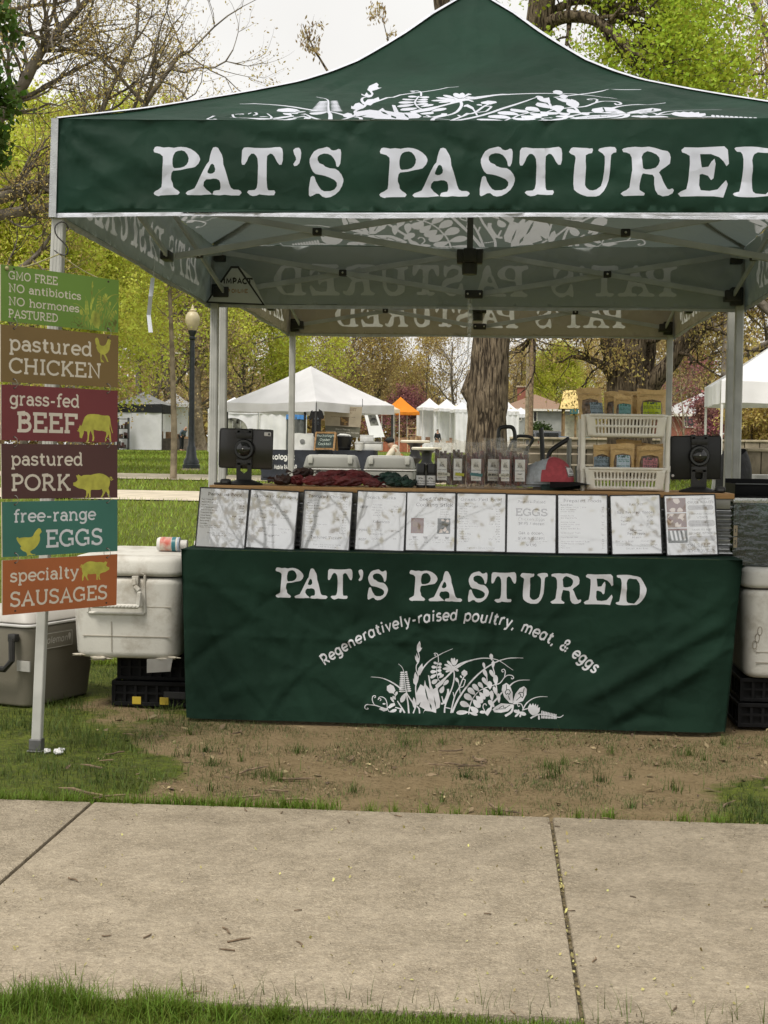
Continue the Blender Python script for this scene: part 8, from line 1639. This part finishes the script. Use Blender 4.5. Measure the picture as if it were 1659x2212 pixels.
hairc = mat('dark_hair', (.03, .022, .016), .7, .2, 30)
J = standing(1.78); P_ = person('person', 'person in dark clothes standing by the white table in front of the far white tents', J, [('body', skin, BODY, 0), ('jacket', cloth_dark, TOP, .018), ('trousers', mat('grey_trousers', (.05, .06, .065), .85), LEG, .014)], gat(945, 108), .6); hair(P_, J, hairc)
J = standing(1.72); P_ = person('person', 'person in a black top and jeans standing just right of the utility pole', J, [('body', skin, BODY, 0), ('shirt', cloth_dark, TOP, .016), ('jeans', jean, LEG, .012)], gat(1147, 96), 2.6); hair(P_, J, hairc)
J = standing(1.7); P_ = person('person', 'stooping person in dark clothes behind the young slim trunk, at the patterned white tent', {k: ((v[0][0], v[0][1] - max(0, v[0][2] - .95) * .5, v[0][2] - max(0, v[0][2] - .95) * .25), v[1]) for k, v in J.items()}, [('body', skin, BODY, 0), ('jacket', mat('blue_grey_jacket', (.10, .13, .17), .85), TOP, .018), ('trousers', cloth_dark, LEG, .014)], gat(392, 82), 1.2)
# seated person in a pale hoodie, orange vest and black cap, looking left
YP = 28.2; k = 1 / px_m(YP); zb0 = gz(YP); hd = at(843, 955, YP); L0 = Vector((hd.x, YP, zb0))
def pp(px, py, dy=0): q = at(px, py, YP + dy); return (q.x - L0.x, dy, q.z - zb0)
hz = pp(842, 959)
J = {'pel': ((pp(858, 1008)[0], 0, .46), .15), 'wai': (pp(858, 995), .15), 'che': (pp(855, 978), .165), 'nek': (pp(848, 966), .075), 'hd0': (pp(845, 962), .085), 'hd1': (pp(842, 954), .088), 'shol': (pp(850, 972, -.17), .075), 'shor': (pp(852, 972, .17), .075), 'elbl': (pp(838, 990, -.20), .062), 'elbr': (pp(840, 990, .2), .062), 'wril': (pp(824, 996, -.16), .045), 'wrir': (pp(826, 996, .16), .045), 'hanl': (pp(818, 998, -.14), .04), 'hanr': (pp(820, 998, .14), .04),
     'hipl': ((pp(856, 1008)[0], -.1, .46), .10), 'hipr': ((pp(856, 1008)[0], .1, .46), .10), 'knel': ((pp(822, 1000)[0], -.12, .48), .07), 'kner': ((pp(822, 1000)[0], .12, .48), .07), 'ankl': ((pp(824, 1000)[0], -.12, .09), .045), 'ankr': ((pp(824, 1000)[0], .12, .09), .045), 'toel': ((pp(816, 1000)[0], -.12, .04), .04), 'toer': ((pp(816, 1000)[0], .12, .04), .04)}
hood = mat('hoodie_cream', (.56, .50, .40), .9, .08, 20); vest = mat('vest_orange', (.30, .09, .025), .8, .3, 12, col2=(.40, .20, .05))
P_ = person('person', 'seated person in a cream hoodie, rust vest and black cap, facing left', J, [('body', skin, BODY, 0), ('hoodie', hood, TOP + [('che', 'nek')], .022), ('vest', vest, [('pel', 'wai'), ('wai', 'che')], .034), ('trousers', cloth_dark, LEG, .014)], L0)
c = Vector(J['hd1'][0]); m = MB(); m.ball(c + Vector((.005, 0, .03)), .105, 14, (1, .95, .75)); m.box((c.x - .19, c.y - .075, c.z + .018), (c.x - .06, c.y + .075, c.z + .030), .004); m.make('cap', cloth_dark, P_, True)
m = MB(); m.ball(Vector(J['nek'][0]) + Vector((.05, 0, .0)), .10, 12, (.9, 1.2, .65)); m.make('hood', hood, P_, True); m = MB(); m.ball(c + Vector((-.092, 0, -.04)), .016, 6); m.make('nose', skin, P_, True)
st = gat(858, YP); R = thing('folding_stool', 'dark folding stool under the seated person', 'stool', (L0.x + pp(857, 1000)[0], YP, zb0)); m = MB(); m.box((-.18, -.2, .30), (.18, .2, .33), .008); m.make('seat', pole_k, R)
for s in (-1, 1): m = MB(); m.bar((-.16, s * .18, 0), (.16, s * .18, .299), .02, .02); m.bar((.16, s * .18, 0), (-.16, s * .18, .299), .02, .02); m.make('leg', pole_k, R)
# cast pedestals with pale tops
cast = mat('cast_black', (.02, .02, .02), .5, .2, 9); stone = mat('pale_stone', (.62, .58, .48), .6, .08)
def pedestal(px, pyt, Y, r, lab):
    b = gat(px, Y); H = at(px, pyt, Y).z - b.z; R = thing('pedestal_table', lab, 'pedestal', b, 0, 'black cast pedestals with pale tops'); m = MB()
    m.lathe([(r * 1.0, 0), (r * 1.0, .03), (r * .6, .06), (r * .35, .14), (r * .5, H * .35), (r * .28, H * .45), (r * .30, H * .62), (r * .62, H * .70), (r * .40, H * .78), (r * .45, H * .90), (r * .8, H - .05), (0, H - .049)], n=18); m.make('stem', cast, R, True)
    m = MB(); m.lathe([(0, H - .048), (r * 1.25, H - .046), (r * 1.3, H - .02), (r * 1.2, H), (0, H)], n=22); m.make('top', stone, R, True)
pedestal(897, 951, 21.0, .21, 'black cast pedestal with a round pale top, left of the pair behind the snack bags'); pedestal(922, 966, 19.2, .20, 'lower black cast pedestal with a pale top, right of the pair behind the snack bags')
# folding carts whose grips rise behind the counter
tubek = mat('black_grip', (.014, .014, .014), .35, .2, 30, spec=.5); grey_t = mat('grey_tube', (.24, .24, .22), .4, .1, metal=.5)
def cart(name, lab, grips, base_px, Y):
    b = at(base_px, 1000, Y); R = thing(name, lab, 'cart', (b.x, Y, 0)); O_ = Vector((b.x, Y, 0))
    for pts, r in grips: m = MB(); m.tube(smooth3([at(x, y, Y + dy) - O_ for x, y, dy in pts], 5), r, 9); m.make('grip', tubek, R, True)
    m = MB()
    for pts, r in grips:
        for e in (pts[0], pts[-1]):
            q = at(e[0], e[1], Y + e[2]) - O_
            if e[1] > 945: m.tube([q, Vector((q.x, q.y + .02, .16))], .013, 7)
    m.box((-.26, -.2, .12), (.26, .3, .16), .01); m.make('frame', grey_t, R, True)
    for x in (-.24, .24):
        for y in (-.15, .25): m = MB(); t = bmesh.new(); bmesh.ops.create_cone(t, cap_ends=True, segments=16, radius1=.06, radius2=.06, depth=.03); m.add(t, Matrix.Translation((x, y, .06)) @ Matrix.Rotation(radians(90), 4, 'Y')); m.make('wheel', tubek, R, True)
YG = 2.3
cart('hand_cart', 'folding hand cart whose looped black grip shows above the snack bags', [([(1078, 968, 0), (1077, 940, 0), (1080, 925, 0), (1094, 922, 0), (1107, 924, 0), (1112, 938, 0), (1112, 968, 0)], .0105), ([(1098, 972, .12), (1106, 955, .12), (1117, 943, .12), (1132, 942, .12), (1146, 944, .12), (1151, 950, .12), (1144, 962, .12), (1136, 974, .12)], .0085)], 1100, YG)
cart('hand_cart', 'folding hand cart with two angled black grips rising behind the red-fronted cap', [([(1172, 1000, 0), (1171, 960, 0), (1169, 930, 0), (1168, 925, 0)], .0125), ([(1184, 1010, .05), (1185, 986, .05), (1192, 972, .05), (1212, 958, .05), (1230, 947, .05)], .0125)], 1180, YG)

# ---- lamp post
iron = mat('lamp_iron', (.016, .021, .026), .4, .2, 12, spec=.5); LB = ong(413, 1016); Yl = LB.y; hh = at(413, 690, Yl).z - LB.z
R = thing('lamp_post', 'dark iron lamp post with a pale acorn globe on the lawn', 'street lamp', LB); s_ = 1 / px_m(Yl); zp = lambda py: at(413, py, Yl).z - LB.z
m = MB(); m.lathe([(19 * s_, 0), (19 * s_, .16), (17 * s_, .18), (17 * s_, zp(996)), (12 * s_, zp(988)), (9.5 * s_, zp(966)), (7.5 * s_, zp(962)), (6.6 * s_, zp(950)), (6.2 * s_, zp(900)), (5.2 * s_, zp(735)), (7.5 * s_, zp(732)), (7.5 * s_, zp(728)), (5 * s_, zp(726)), (9.5 * s_, zp(717)), (9.5 * s_, zp(714)), (0, zp(713))], n=24); m.make('post', iron, R, True)
m = MB(); m.box((-21 * s_, -21 * s_, -.02), (21 * s_, 21 * s_, .05), .01); m.make('footing', mat('lamp_footing', (.36, .30, .22), .9), R)
m = MB(); m.lathe([(8 * s_, zp(714)), (12 * s_, zp(706)), (16 * s_, zp(694)), (15.5 * s_, zp(684)), (11 * s_, zp(676)), (6 * s_, zp(672)), (0, zp(671))], n=24); m.make('globe', mat('lamp_globe', (.72, .64, .44), .35, .06, 4, trans=.3), R, True)
m = MB(); m.lathe([(8 * s_, zp(673)), (9 * s_, zp(671)), (4 * s_, zp(668)), (2.5 * s_, zp(663)), (1 * s_, zp(659)), (0, zp(657))], n=14); m.make('finial', mat('lamp_globe', (.7, .6, .4)), R, True)
tu = [gat(434, Yl + .6)]
# ---- far tents
def far_tent(lab, px, pya, pye, hwpx, Y, roof=None, walls=(0, 1, 3), rz=.2, name='market_tent', group='white market tents in the park', windows=(), val=None, vh=.25, wallm=None, pole=None):
    b = gat(px, Y); s = 2 * hwpx / px_m(Y) / (abs(cos(rz)) + abs(sin(rz))); b.y += s / 2; b.z = gz(b.y); ze = at(px, pye, Y).z - b.z; zp_ = at(px, pya, Y + s / 2).z - b.z
    return tent(name, lab, b, s, rz, 0, ze, zp_, roof or tent_w, val or roof or tent_w, pole or pole_w, walls, vh, group, .05, windows, wallm)
far_tent('grey tent with a black valance and one white side wall, left behind the hanging signs', 298, 846, 872, 54, 84, tent_gr, (0,), .0, val=tent_k, vh=.55, group=None, pole=pole_k)
q = gat(312, 83.6); R = thing('display_stand', 'dark goods rack beside the white side wall of the grey tent', 'rack', gat(266, 83.4)); m = MB()
for z in (.1, .7, 1.3, 1.9): m.box((-.35, -.2, z), (.35, .2, z + .04))
for x in (-.33, .33): m.box((x - .02, -.2, 0), (x + .02, .2, 2.0))
m.make('frame', pole_k, R)
for i in range(14): m = MB(); x, z = rnd.uniform(-.28, .28), rnd.choice((.14, .74, 1.34)); m.box((x - .06, -.22, z), (x + .06, -.02, z + rnd.uniform(.15, .4)), .01); m.make('goods', mat('rack_goods', (.10, .03, .03), .7, col2=(.04, .05, .04), scale=4), R)
far_tent('white tent with a shadow-dappled roof behind the young slim trunk', 374, 850, 871, 36, 92, None, (2,), .3)
far_tent('low white tent with windowed walls behind the left tablet', 496, 858, 884, 60, 74, None, (0, 1, 2, 3), .12, windows=(0,))
far_tent('white tent with plain walls left of the big white canopy pole', 590, 866, 884, 36, 72, None, (0, 1, 2, 3), .08)
far_tent('tent with a bright blue roof and dark grey wall under the big white canopy', 637, 872, 894, 24, 62, tent_bl, (0, 3), .3, group=None, wallm=mat('wall_grey', (.10, .105, .105), .8))
far_tent('beige market tent right of the tan banner', 828, 866, 884, 34, 98, tent_be, (), .25, group=None)
R = far_tent('orange market tent with pale lettering on its roof', 862, 857, 889, 42, 112, tent_or, (), .5, group=None)
m = MB(); m.bm.free()
far_tent('white peaked tent just right of the orange tent', 925, 860, 880, 28, 116, None, (1, 2), .35)
far_tent('white peaked tent, second from the big trunk on its left side', 962, 862, 882, 28, 112, None, (1, 2), .3)
far_tent('white peaked tent touching the left side of the big trunk', 996, 868, 884, 26, 108, None, (0, 1), .3)
far_tent('white tent just right of the big trunk', 1094, 866, 888, 26, 92, None, (0, 3), .25); far_tent('small white tent beside the utility pole', 1124, 880, 894, 22, 98, None, (3,), .4)
# clutter by the tents: leaning window sheet, tables, ladder shelf
Yw = 58; R = thing('window_panel', 'white tent wall with a clear window, propped at a slant beyond the navy tables', 'panel', gat(806, Yw)); pts = [at(x, y, Yw) - R.location for x, y in ((780, 866), (806, 866), (832, 944), (800, 946))]
def wp(uv): u, v = uv[:, 0][:, None], uv[:, 1][:, None]; A = [np.array(q) for q in pts]; return (A[3] * (1 - u) + A[2] * u) * (1 - v) + (A[0] * (1 - u) + A[1] * u) * v + np.array([0, .25, 0]) * (1 - v) * -1
printed('panel_sheet', rect(0, 0, 1, 1), [(1, [rect(.25, .32, .85, .78)], [])], .1, wp, [side_w, mat('vinyl_window', (.22, .22, .19), .15)], R)
for px, Y, L, lab, cm in ((868, 104, 3.2, 'table with goods and a rust cloth under the orange tent', mat('rust_cloth', (.30, .10, .05), .8)), (936, 104, 3.4, 'white draped table in front of the far white tents', mat('white_cloth', (.62, .62, .63), .8)), (375, 86, 2.2, 'small table of boxes at the patterned white tent', mat('brown_cloth', (.13, .11, .09), .8))):
    R = drape('market_table', lab, gat(px, Y), L, .8, .76, 0, cm)
    for i in range(9): m = MB(); x = rnd.uniform(-L / 2 + .2, L / 2 - .2); a = rnd.uniform(.08, .2); m.box((x - a, -.3 + rnd.uniform(0, .3), .761), (x + a, rnd.uniform(.0, .3), .76 + rnd.uniform(.12, .5)), .01); m.make('goods', mat('table_goods', (.40, .25, .13), .7, col2=(.15, .08, .05), scale=3), R)
R = thing('ladder_shelf', 'pale wooden ladder shelf in front of the orange tent', 'shelf', gat(889, 102)); m = MB()
for x in (-.3, .3): m.bar((x, 0, 0), (x, .3, 1.9), .05, .05)
for z in (.3, .8, 1.3, 1.75): m.box((-.3, z * .15 - .1, z), (.3, z * .15 + .2, z + .04))
m.make('shelf_frame', mat('pale_wood', (.5, .36, .2), .7), R)
# right-hand white canopy (near)
Yr = 23.5; s = 3.05; xr = gat(1563, Yr); zr_e = at(1563, 824, Yr).z - gz(Yr); b = Vector((xr.x + s / 2, Yr + s / 2, gz(Yr + s / 2)))
tent('canopy_tent', 'white canopy with white poles at the right edge of the picture', b, s, -.04, 0, zr_e, zr_e + 1.05, tent_w, tent_w, pole_w, vh=.44, concave=.02, group='white market tents in the park')
grey_c = mat('grey_cover', (.20, .20, .19), .7, .2, 6, bump=.4, bscale=14)
R = drape('market_table', 'table under a crumpled grey cover at the right edge behind the black trough', gat(1650, 16.5), 1.3, .9, .70, 0, grey_c)
R = thing('black_bag', 'slumped black bag behind the right tent legs', 'bag', gat(1588, 14)); m = MB(); m.grid(lambda u, v: Vector(((.30 + .05 * sin(u * 19)) * cos(u * 2 * pi) * (1.1 - .6 * v ** 2) * (.9 + .1 * sin(v * 9)), (.26 + .04 * sin(u * 13)) * sin(u * 2 * pi) * (1.1 - .6 * v ** 2), v * 1.08 + .04 * sin(u * 13) * v)), 30, 12, True); m.make('bag', mat('bin_liner', (.008, .008, .009), .6, .2, 8, bump=.6, bscale=12, spec=.2), R, True)
# low stone walls, houses, kiosk, cars, pole
stone_w = mat('wall_stone', (.25, .21, .155), .9, .25, 3, bump=.8, bscale=6, col2=(.15, .125, .09)); cap_w = mat('wall_cap', (.40, .34, .25), .9, .15, 3, bump=.3)
def wall(lab, px0, px1, pyt, pyb, Y):
    a, b = at(px0, pyb, Y), at(px1, pyb, Y); z1 = at((px0 + px1) / 2, pyt, Y).z; z0 = gz(Y) - .05; R = thing('stone_wall', lab, 'wall', ((a.x + b.x) / 2, Y, z0), 0, 'low stone walls across the lawn'); L = (b.x - a.x) / 2; m = MB()
    n = 22
    for i in range(n):
        x0 = -L + 2 * L * i / n; m.box((x0 + .01, -.2 + rnd.uniform(-.02, .02), 0), (x0 + 2 * L / n - .01, .2, z1 - z0 - .085), .02)
    m.make('stonework', stone_w, R, True); m = MB()
    for i in range(n // 2): x0 = -L + 2 * L * i / (n // 2); m.box((x0 + .008, -.25, z1 - z0 - .08), (x0 + 4 * L / n - .008, .25, z1 - z0), .015)
    m.make('capstone', cap_w, R, True)
wall('low stone wall across the lawn behind the cart grips, nearer one', 1110, 1800, 966, 1006, 34); wall('low stone wall farther back, below the parked cars', 1100, 1800, 948, 964, 46)
R = thing('park_bench', 'park bench with pale rails and dark posts in front of the nearer stone wall', 'bench', gat(1196, 30)); m = MB()
zz = at(1196, 985, 30).z - gz(30)
for z, y in ((.44, -.2), (.44, -.05), (.44, .1), (max(.7, zz), .25), (max(.9, zz + .22), .28)): m.box((-.95, y - .06, z), (.95, y + .06, z + .035), .005)
m.make('slat', mat('pale_slat', (.42, .36, .28), .8), R)
for x in (-.62, .62): m = MB(); m.box((x - .09, -.24, 0), (x - .02, .3, .43)); m.box((x + .02, -.24, 0), (x + .09, .3, .43)); m.bar((x, .32, 0), (x, .36, 1.05), .07, .05); m.make('post', pole_k, R)
siding = mat('siding_grey', (.30, .31, .30), .8, .06, 2, bump=.2); roof_b = mat('shingle_brown', (.27, .16, .115), .9, .2, 9, bump=.4, bscale=30, col2=(.20, .15, .10)); trimw = mat('fascia_white', (.66, .64, .58), .7); glass_d = mat('window_dark', (.02, .022, .024), .12, .3, 3, spec=.6); brick = mat('brick_red', (.26, .10, .07), .9, .2, 20, bump=.4, bscale=60)
def house(lab, px0, px1, pye, pyr, Y, depth, wallm, roofm, wins, chimney=None, rz=0):
    a, b = gat(px0, Y), gat(px1, Y); L = (b.x - a.x); z0 = gz(Y); ze, zr = at((px0 + px1) / 2, pye, Y).z - z0, at((px0 + px1) / 2, pyr, Y + depth / 2).z - z0
    R = thing('house', lab, 'house', ((a.x + b.x) / 2, Y + depth / 2, z0), rz); h = L / 2; d = depth / 2; m = MB(); m.box((-h, -d, -.3), (h, d, ze)); m.make('wall', wallm, R)
    m = MB(); o = .45; e = [(-h - o, -d - o, ze - .1), (h + o, -d - o, ze - .1), (h + o, d + o, ze - .1), (-h - o, d + o, ze - .1)]; r0, r1 = (-h + d * .7, 0, zr), (h - d * .7, 0, zr)
    V = [m.bm.verts.new(p) for p in e + [r0, r1]]; m._f([V[0], V[1], V[5], V[4]]); m._f([V[1], V[2], V[5]]); m._f([V[2], V[3], V[4], V[5]]); m._f([V[3], V[0], V[4]]); m._f([V[3], V[2], V[1], V[0]]); rf = m.make('roof', roofm, R)
    m = MB(); m.box((-h - o, -d - o - .05, ze - .25), (h + o, -d - o + .02, ze - .06)); m.make('fascia', trimw, R)
    for wp0, wp1, wt_, wb in wins:
        x0, x1 = at(wp0, 900, Y).x - R.location.x, at(wp1, 900, Y).x - R.location.x; zt_, zb__ = at(wp0, wt_, Y).z - z0, at(wp0, wb, Y).z - z0; m = MB()
        for A, B in (((x0, zb__), (x1, zb__)), ((x0, zt_), (x1, zt_)), ((x0, zb__), (x0, zt_)), ((x1, zb__), (x1, zt_))): m.bar((A[0], -d - .03, A[1]), (B[0], -d - .03, B[1]), .10, .10)
        wf = m.make('window', trimw, R); m = MB(); m.box((x0, -d - .02, zb__), (x1, -d + .01, zt_)); m.make('pane', glass_d, wf)
    if chimney:
        x0 = at(chimney, 850, Y + d).x - R.location.x; m = MB(); m.box((x0 - .6, -.3, zr - .9), (x0 + .6, .5, zr + .65), .02); m.make('chimney', brick, R); m = MB(); m.box((x0 - .7, -.4, zr + .652), (x0 + .7, .6, zr + .8)); m.make('chimney_cap', cap_w, R)
    return R
hs_ = house('grey house with a brown hipped roof and a brick chimney right of the big trunk', 1082, 1232, 882, 852, 130, 9, siding, roof_b, [(1152, 1160, 888, 911), (1112, 1126, 889, 908)], 1131)
m = MB(); hx_ = at(1173, 870, 132).x - hs_.location.x; m.bm.free()
house('low brick house with a pale eave and wide dark windows behind the crimson shrubs', 1440, 1800, 894, 846, 104, 10, brick, mat('roof_grey', (.40, .40, .40), .9, .1, 6), [(1478, 1510, 898, 922), (1520, 1556, 898, 924), (1586, 1640, 897, 922)])
# kiosk
Yk = 78; kb = gat(1232, Yk); kz = lambda py: at(1232, py, Yk).z - kb.z; kk = 1 / px_m(Yk); R = thing('kiosk', 'small park kiosk with a yellow scalloped shingle roof and a teal sign', 'kiosk', kb); wd = 24 * kk; dp = 1.5
yel_r = mat('scallop_shingle', (.62, .47, .19), .8, .08, 3); ced = mat('cedar', (.20, .13, .065), .8, .2, 5); rx0, rx1 = at(1208, 860, Yk).x - kb.x, at(1265, 860, Yk).x - kb.x
zt_, zb__ = kz(843), kz(884)
sh = [ribbon([((i + .5 + .5 * (j % 2)) / 8 + .065 * cos(a), (j + 1) / 8.5 - .06 * abs(sin(a)) - .02) for a in np.linspace(0, pi, 7)], .014) for j in range(8) for i in range(-1, 9)]
sh = [[(min(.995, max(.005, x)), min(.995, max(.005, y))) for x, y in p] for p in sh]
for sgn in (-1, 1):
    printed('roof_slope', rect(0, 0, 1, 1), [(1, sh, [])], .1, lambda uv: np.stack([rx0 + .25 * uv[:, 1] + (rx1 - rx0 - .3 * uv[:, 1]) * uv[:, 0], sgn * (dp * .75) * (1 - uv[:, 1]), zb__ + (zt_ - zb__) * uv[:, 1]], 1), [yel_r, mat('scallop_line', (.38, .27, .09), .8)], R, False)
m = MB(); m._f([m.bm.verts.new(v) for v in ((rx0 + .1, -dp * .7, zb__), (rx0 + .1, dp * .7, zb__), (rx0 + .32, 0, zt_ - .05))]); m._f([m.bm.verts.new(v) for v in ((rx1 - .1, -dp * .7, zb__), (rx1 - .1, dp * .7, zb__), (rx1 - .12, 0, zt_ - .05))]); m.make('gable', ced, R)
m = MB()
for x in (rx0 + .25, rx0 + .9, rx1 - .3):
    for y in (-dp * .55, dp * .55): m.box((x - .06, y - .06, 0), (x + .06, y + .06, zb__ + .05))
m.make('post', ced, R); m = MB(); m.box((rx0 + .3, -.1, .3), (rx1 - .35, .1, zb__ - .35)); m.make('back_panel', mat('kiosk_white', (.55, .52, .44), .8), R)
m = MB(); x0 = at(1229, 890, Yk).x - kb.x; m.box((x0, -dp * .75, kz(896)), (rx1 + .3, -dp * .70, kz(885)), .03); sg = m.make('sign_board', mat('kiosk_teal', (.03, .11, .115), .6), R)
printed('sign_lettering', rect(x0 + .05, kz(895), rx1 + .25, kz(886)), [(1, fit_text('DREAM', x0 + .45, rx1 + .2, kz(893.5), kz(887.5) - kz(893.5), .2, True), [])], .2, lambda uv: np.stack([uv[:, 0], 0 * uv[:, 0] - dp * .75 - .012, uv[:, 1]], 1), [MATS['kiosk_teal'], wt], sg, False)
for px, Y, lab, cm in ((1218, 70, 'blue street box in front of the kiosk', mat('box_blue', (.05, .09, .15), .5)), (1262, 66, 'teal street box with red and white panels right of the kiosk', mat('box_teal', (.03, .12, .13), .5))):
    R = thing('street_box', lab, 'box', gat(px, Y)); m = MB(); m.box((-.28, -.25, .1), (.28, .25, 1.15), .04); m.make('shell', cm, R, True); m = MB(); m.box((-.2, -.262, .5), (.2, -.252, 1.0), .01); m.make('panel', mat('box_panel', (.5, .3, .26), .5, col2=(.55, .55, .55), scale=3), R)
    m = MB(); m.box((-.24, -.2, 0), (.24, .2, .1)); m.make('base', pole_k, R)
# cars
def car(lab, px, Y, rz, L, Wc, H, paint, prof, suv=False):
    R = thing('parked_car', lab, 'car', gat(px, Y), rz); m = MB(); pm = mat(*paint, .25, .03, 3, spec=.6, coat=.6)
    m.prism([(x * L / 2, z * H) for x, z in prof], frame3((0, Wc / 2, 0), (1, 0, 0), (0, 0, 1)), Wc); bmesh.ops.bevel(m.bm, geom=m.bm.edges[:], offset=.05, segments=2, affect='EDGES'); m.make('body', pm, R, True)
    m = MB(); gp_ = [(-.50, .60), (-.34, .92), (.18, .92), (.42, .62)] if not suv else [(-.86, .58), (-.78, .93), (.22, .93), (.44, .60)]
    for y, s in ((-Wc / 2 - .004, 1), (Wc / 2 - .006, 1)): m.prism([(x * L / 2, z * H) for x, z in gp_], frame3((0, y + .010, 0), (1, 0, 0), (0, 0, 1)), .010)
    m.make('side_window', glass_d, R); m = MB(); x_r = min(p_[0] for p_ in prof) * L / 2
    m.box((x_r - .03 + (.12 if suv else .5), -Wc * .40, H * .60), (x_r - .0 + (.16 if suv else .55), Wc * .40, H * .90)); m.make('rear_window', glass_d, R)
    for sy_ in (-1, 1): m = MB(); m.box((x_r - .02, sy_ * Wc * .38 - .14, H * .46), (x_r + .08, sy_ * Wc * .38 + .14, H * .56), .02); m.make('tail_light', mat('tail_red', (.25, .01, .012), .3), R); m = MB(); m.box((L / 2 * .96 - .05, sy_ * Wc * .36 - .15, H * .42), (L / 2 * .99, sy_ * Wc * .36 + .15, H * .50), .02); m.make('headlight', mat('head_lamp', (.6, .6, .6), .2), R)
    m = MB(); m.box((x_r - .035, -.26, H * .40), (x_r - .01, .26, H * .48)); m.make('number_plate', mat('plate_white', (.6, .6, .6), .5), R); m = MB(); m.box((x_r - .05, -Wc * .46, H * .18), (x_r + .05, Wc * .46, H * .30), .03); m.make('bumper', mat('bumper_grey', (.25, .25, .25), .5), R)
    for x in (-.58, .62):
        for y in (-1, 1):
            Mw = Matrix.Translation((x * L / 2, y * (Wc / 2 - .08), .33)) @ Matrix.Rotation(radians(90), 4, 'X'); m = MB(); t = bmesh.new(); bmesh.ops.create_cone(t, cap_ends=True, segments=22, radius1=.33, radius2=.33, depth=.22); bmesh.ops.bevel(t, geom=t.edges[:], offset=.03, segments=2, affect='EDGES'); m.add(t, Mw); tw = m.make('wheel', mat('tyre', (.02, .02, .02), .8), R, True)
            m = MB(); t = bmesh.new(); bmesh.ops.create_cone(t, cap_ends=True, segments=16, radius1=.20, radius2=.21, depth=.235); m.add(t, Mw); m.make('rim', mat('rim_alloy', (.42, .42, .42), .3, metal=.6), tw, True)
    return R
sedan = [(-1, .34), (-.97, .62), (-.62, .68), (-.36, .97), (.16, 1.0), (.46, .66), (.92, .56), (1, .42), (.99, .2), (.8, .16), (-.8, .16), (-.98, .2)]; suvp = [(-1, .30), (-.99, .58), (-.88, .97), (-.5, 1.0), (.22, .97), (.46, .62), (.93, .54), (1, .40), (.99, .18), (.8, .15), (-.8, .15), (-.98, .18)]
car('dark sport utility car parked tail-on between the utility pole and the kiosk', 1181, 98, 1.55, 4.6, 1.9, 1.68, ('paint_dark', (.035, .04, .045)), suvp, True)
car('white hatchback parked behind the right tablet', 1553, 74, .12, 4.3, 1.75, 1.48, ('paint_white', (.72, .72, .72)), sedan)
car('silver car at the right edge beyond the golden shrub', 1660, 80, .1, 4.5, 1.8, 1.45, ('paint_silver', (.40, .41, .42)), sedan)
car('silver car seen between the basket shelf and the right tablet', 1425, 88, .1, 4.5, 1.8, 1.45, ('paint_silver', (.40, .41, .42)), sedan)
R = thing('utility_pole', 'brown wooden utility pole in front of the grey house', 'pole', gat(1145, 92)); m = MB(); m.tube([(0, 0, 0), (0, 0, 5), (.05, 0, 11)], [.19, .17, .14], 12); m.box((-1.1, -.06, 10.2), (1.1, .06, 10.35), .02); m.make('post', mat('pole_wood', (.22, .155, .10), .9, .2, 6, bump=.5), R, True); m = MB(); 
for x in (-.9, .9): m.lathe([(.05, 0), (.06, .06), (.03, .12), (0, .14)], (x, 0, 10.352), 10)
m.make('insulator', gw, R, True)
R = thing('utility_pole', 'slimmer grey pole just left of the brown utility pole', 'pole', gat(1137, 90)); m = MB(); m.tube([(0, 0, 0), (0, 0, 5), (0, 0, 9)], [.13, .11, .09], 12); m.make('post', bark_pale, R, True); m = MB(); m.lathe([(.16, 8.96), (.16, 9.02), (0, 9.05)], n=12); m.make('cap', pole_k, R)
m = MB(); a, b = at(1145, 758, 92), at(1400, 778, 110); m.tube([a + (b - a) * t - Vector((0, 0, .5 * sin(t * pi))) for t in np.linspace(0, 1, 14)], .018, 5); tag(m.make('overhead_wire', pole_k), 'thin dark overhead wire running right from the brown utility pole', 'wire')
R = thing('gate_post', 'short square stone post left of the white hatchback', 'post', gat(1515, 71)); m = MB(); m.box((-.36, -.3, -.05), (.36, .3, at(1515, 905, 71).z - gz(71) - .09), .03); m.make('shaft', cap_w, R, True); h1 = at(1515, 905, 71).z - gz(71); m = MB(); m.box((-.42, -.36, h1 - .088), (.42, .36, h1), .03); m.make('cap', cap_w, R, True)
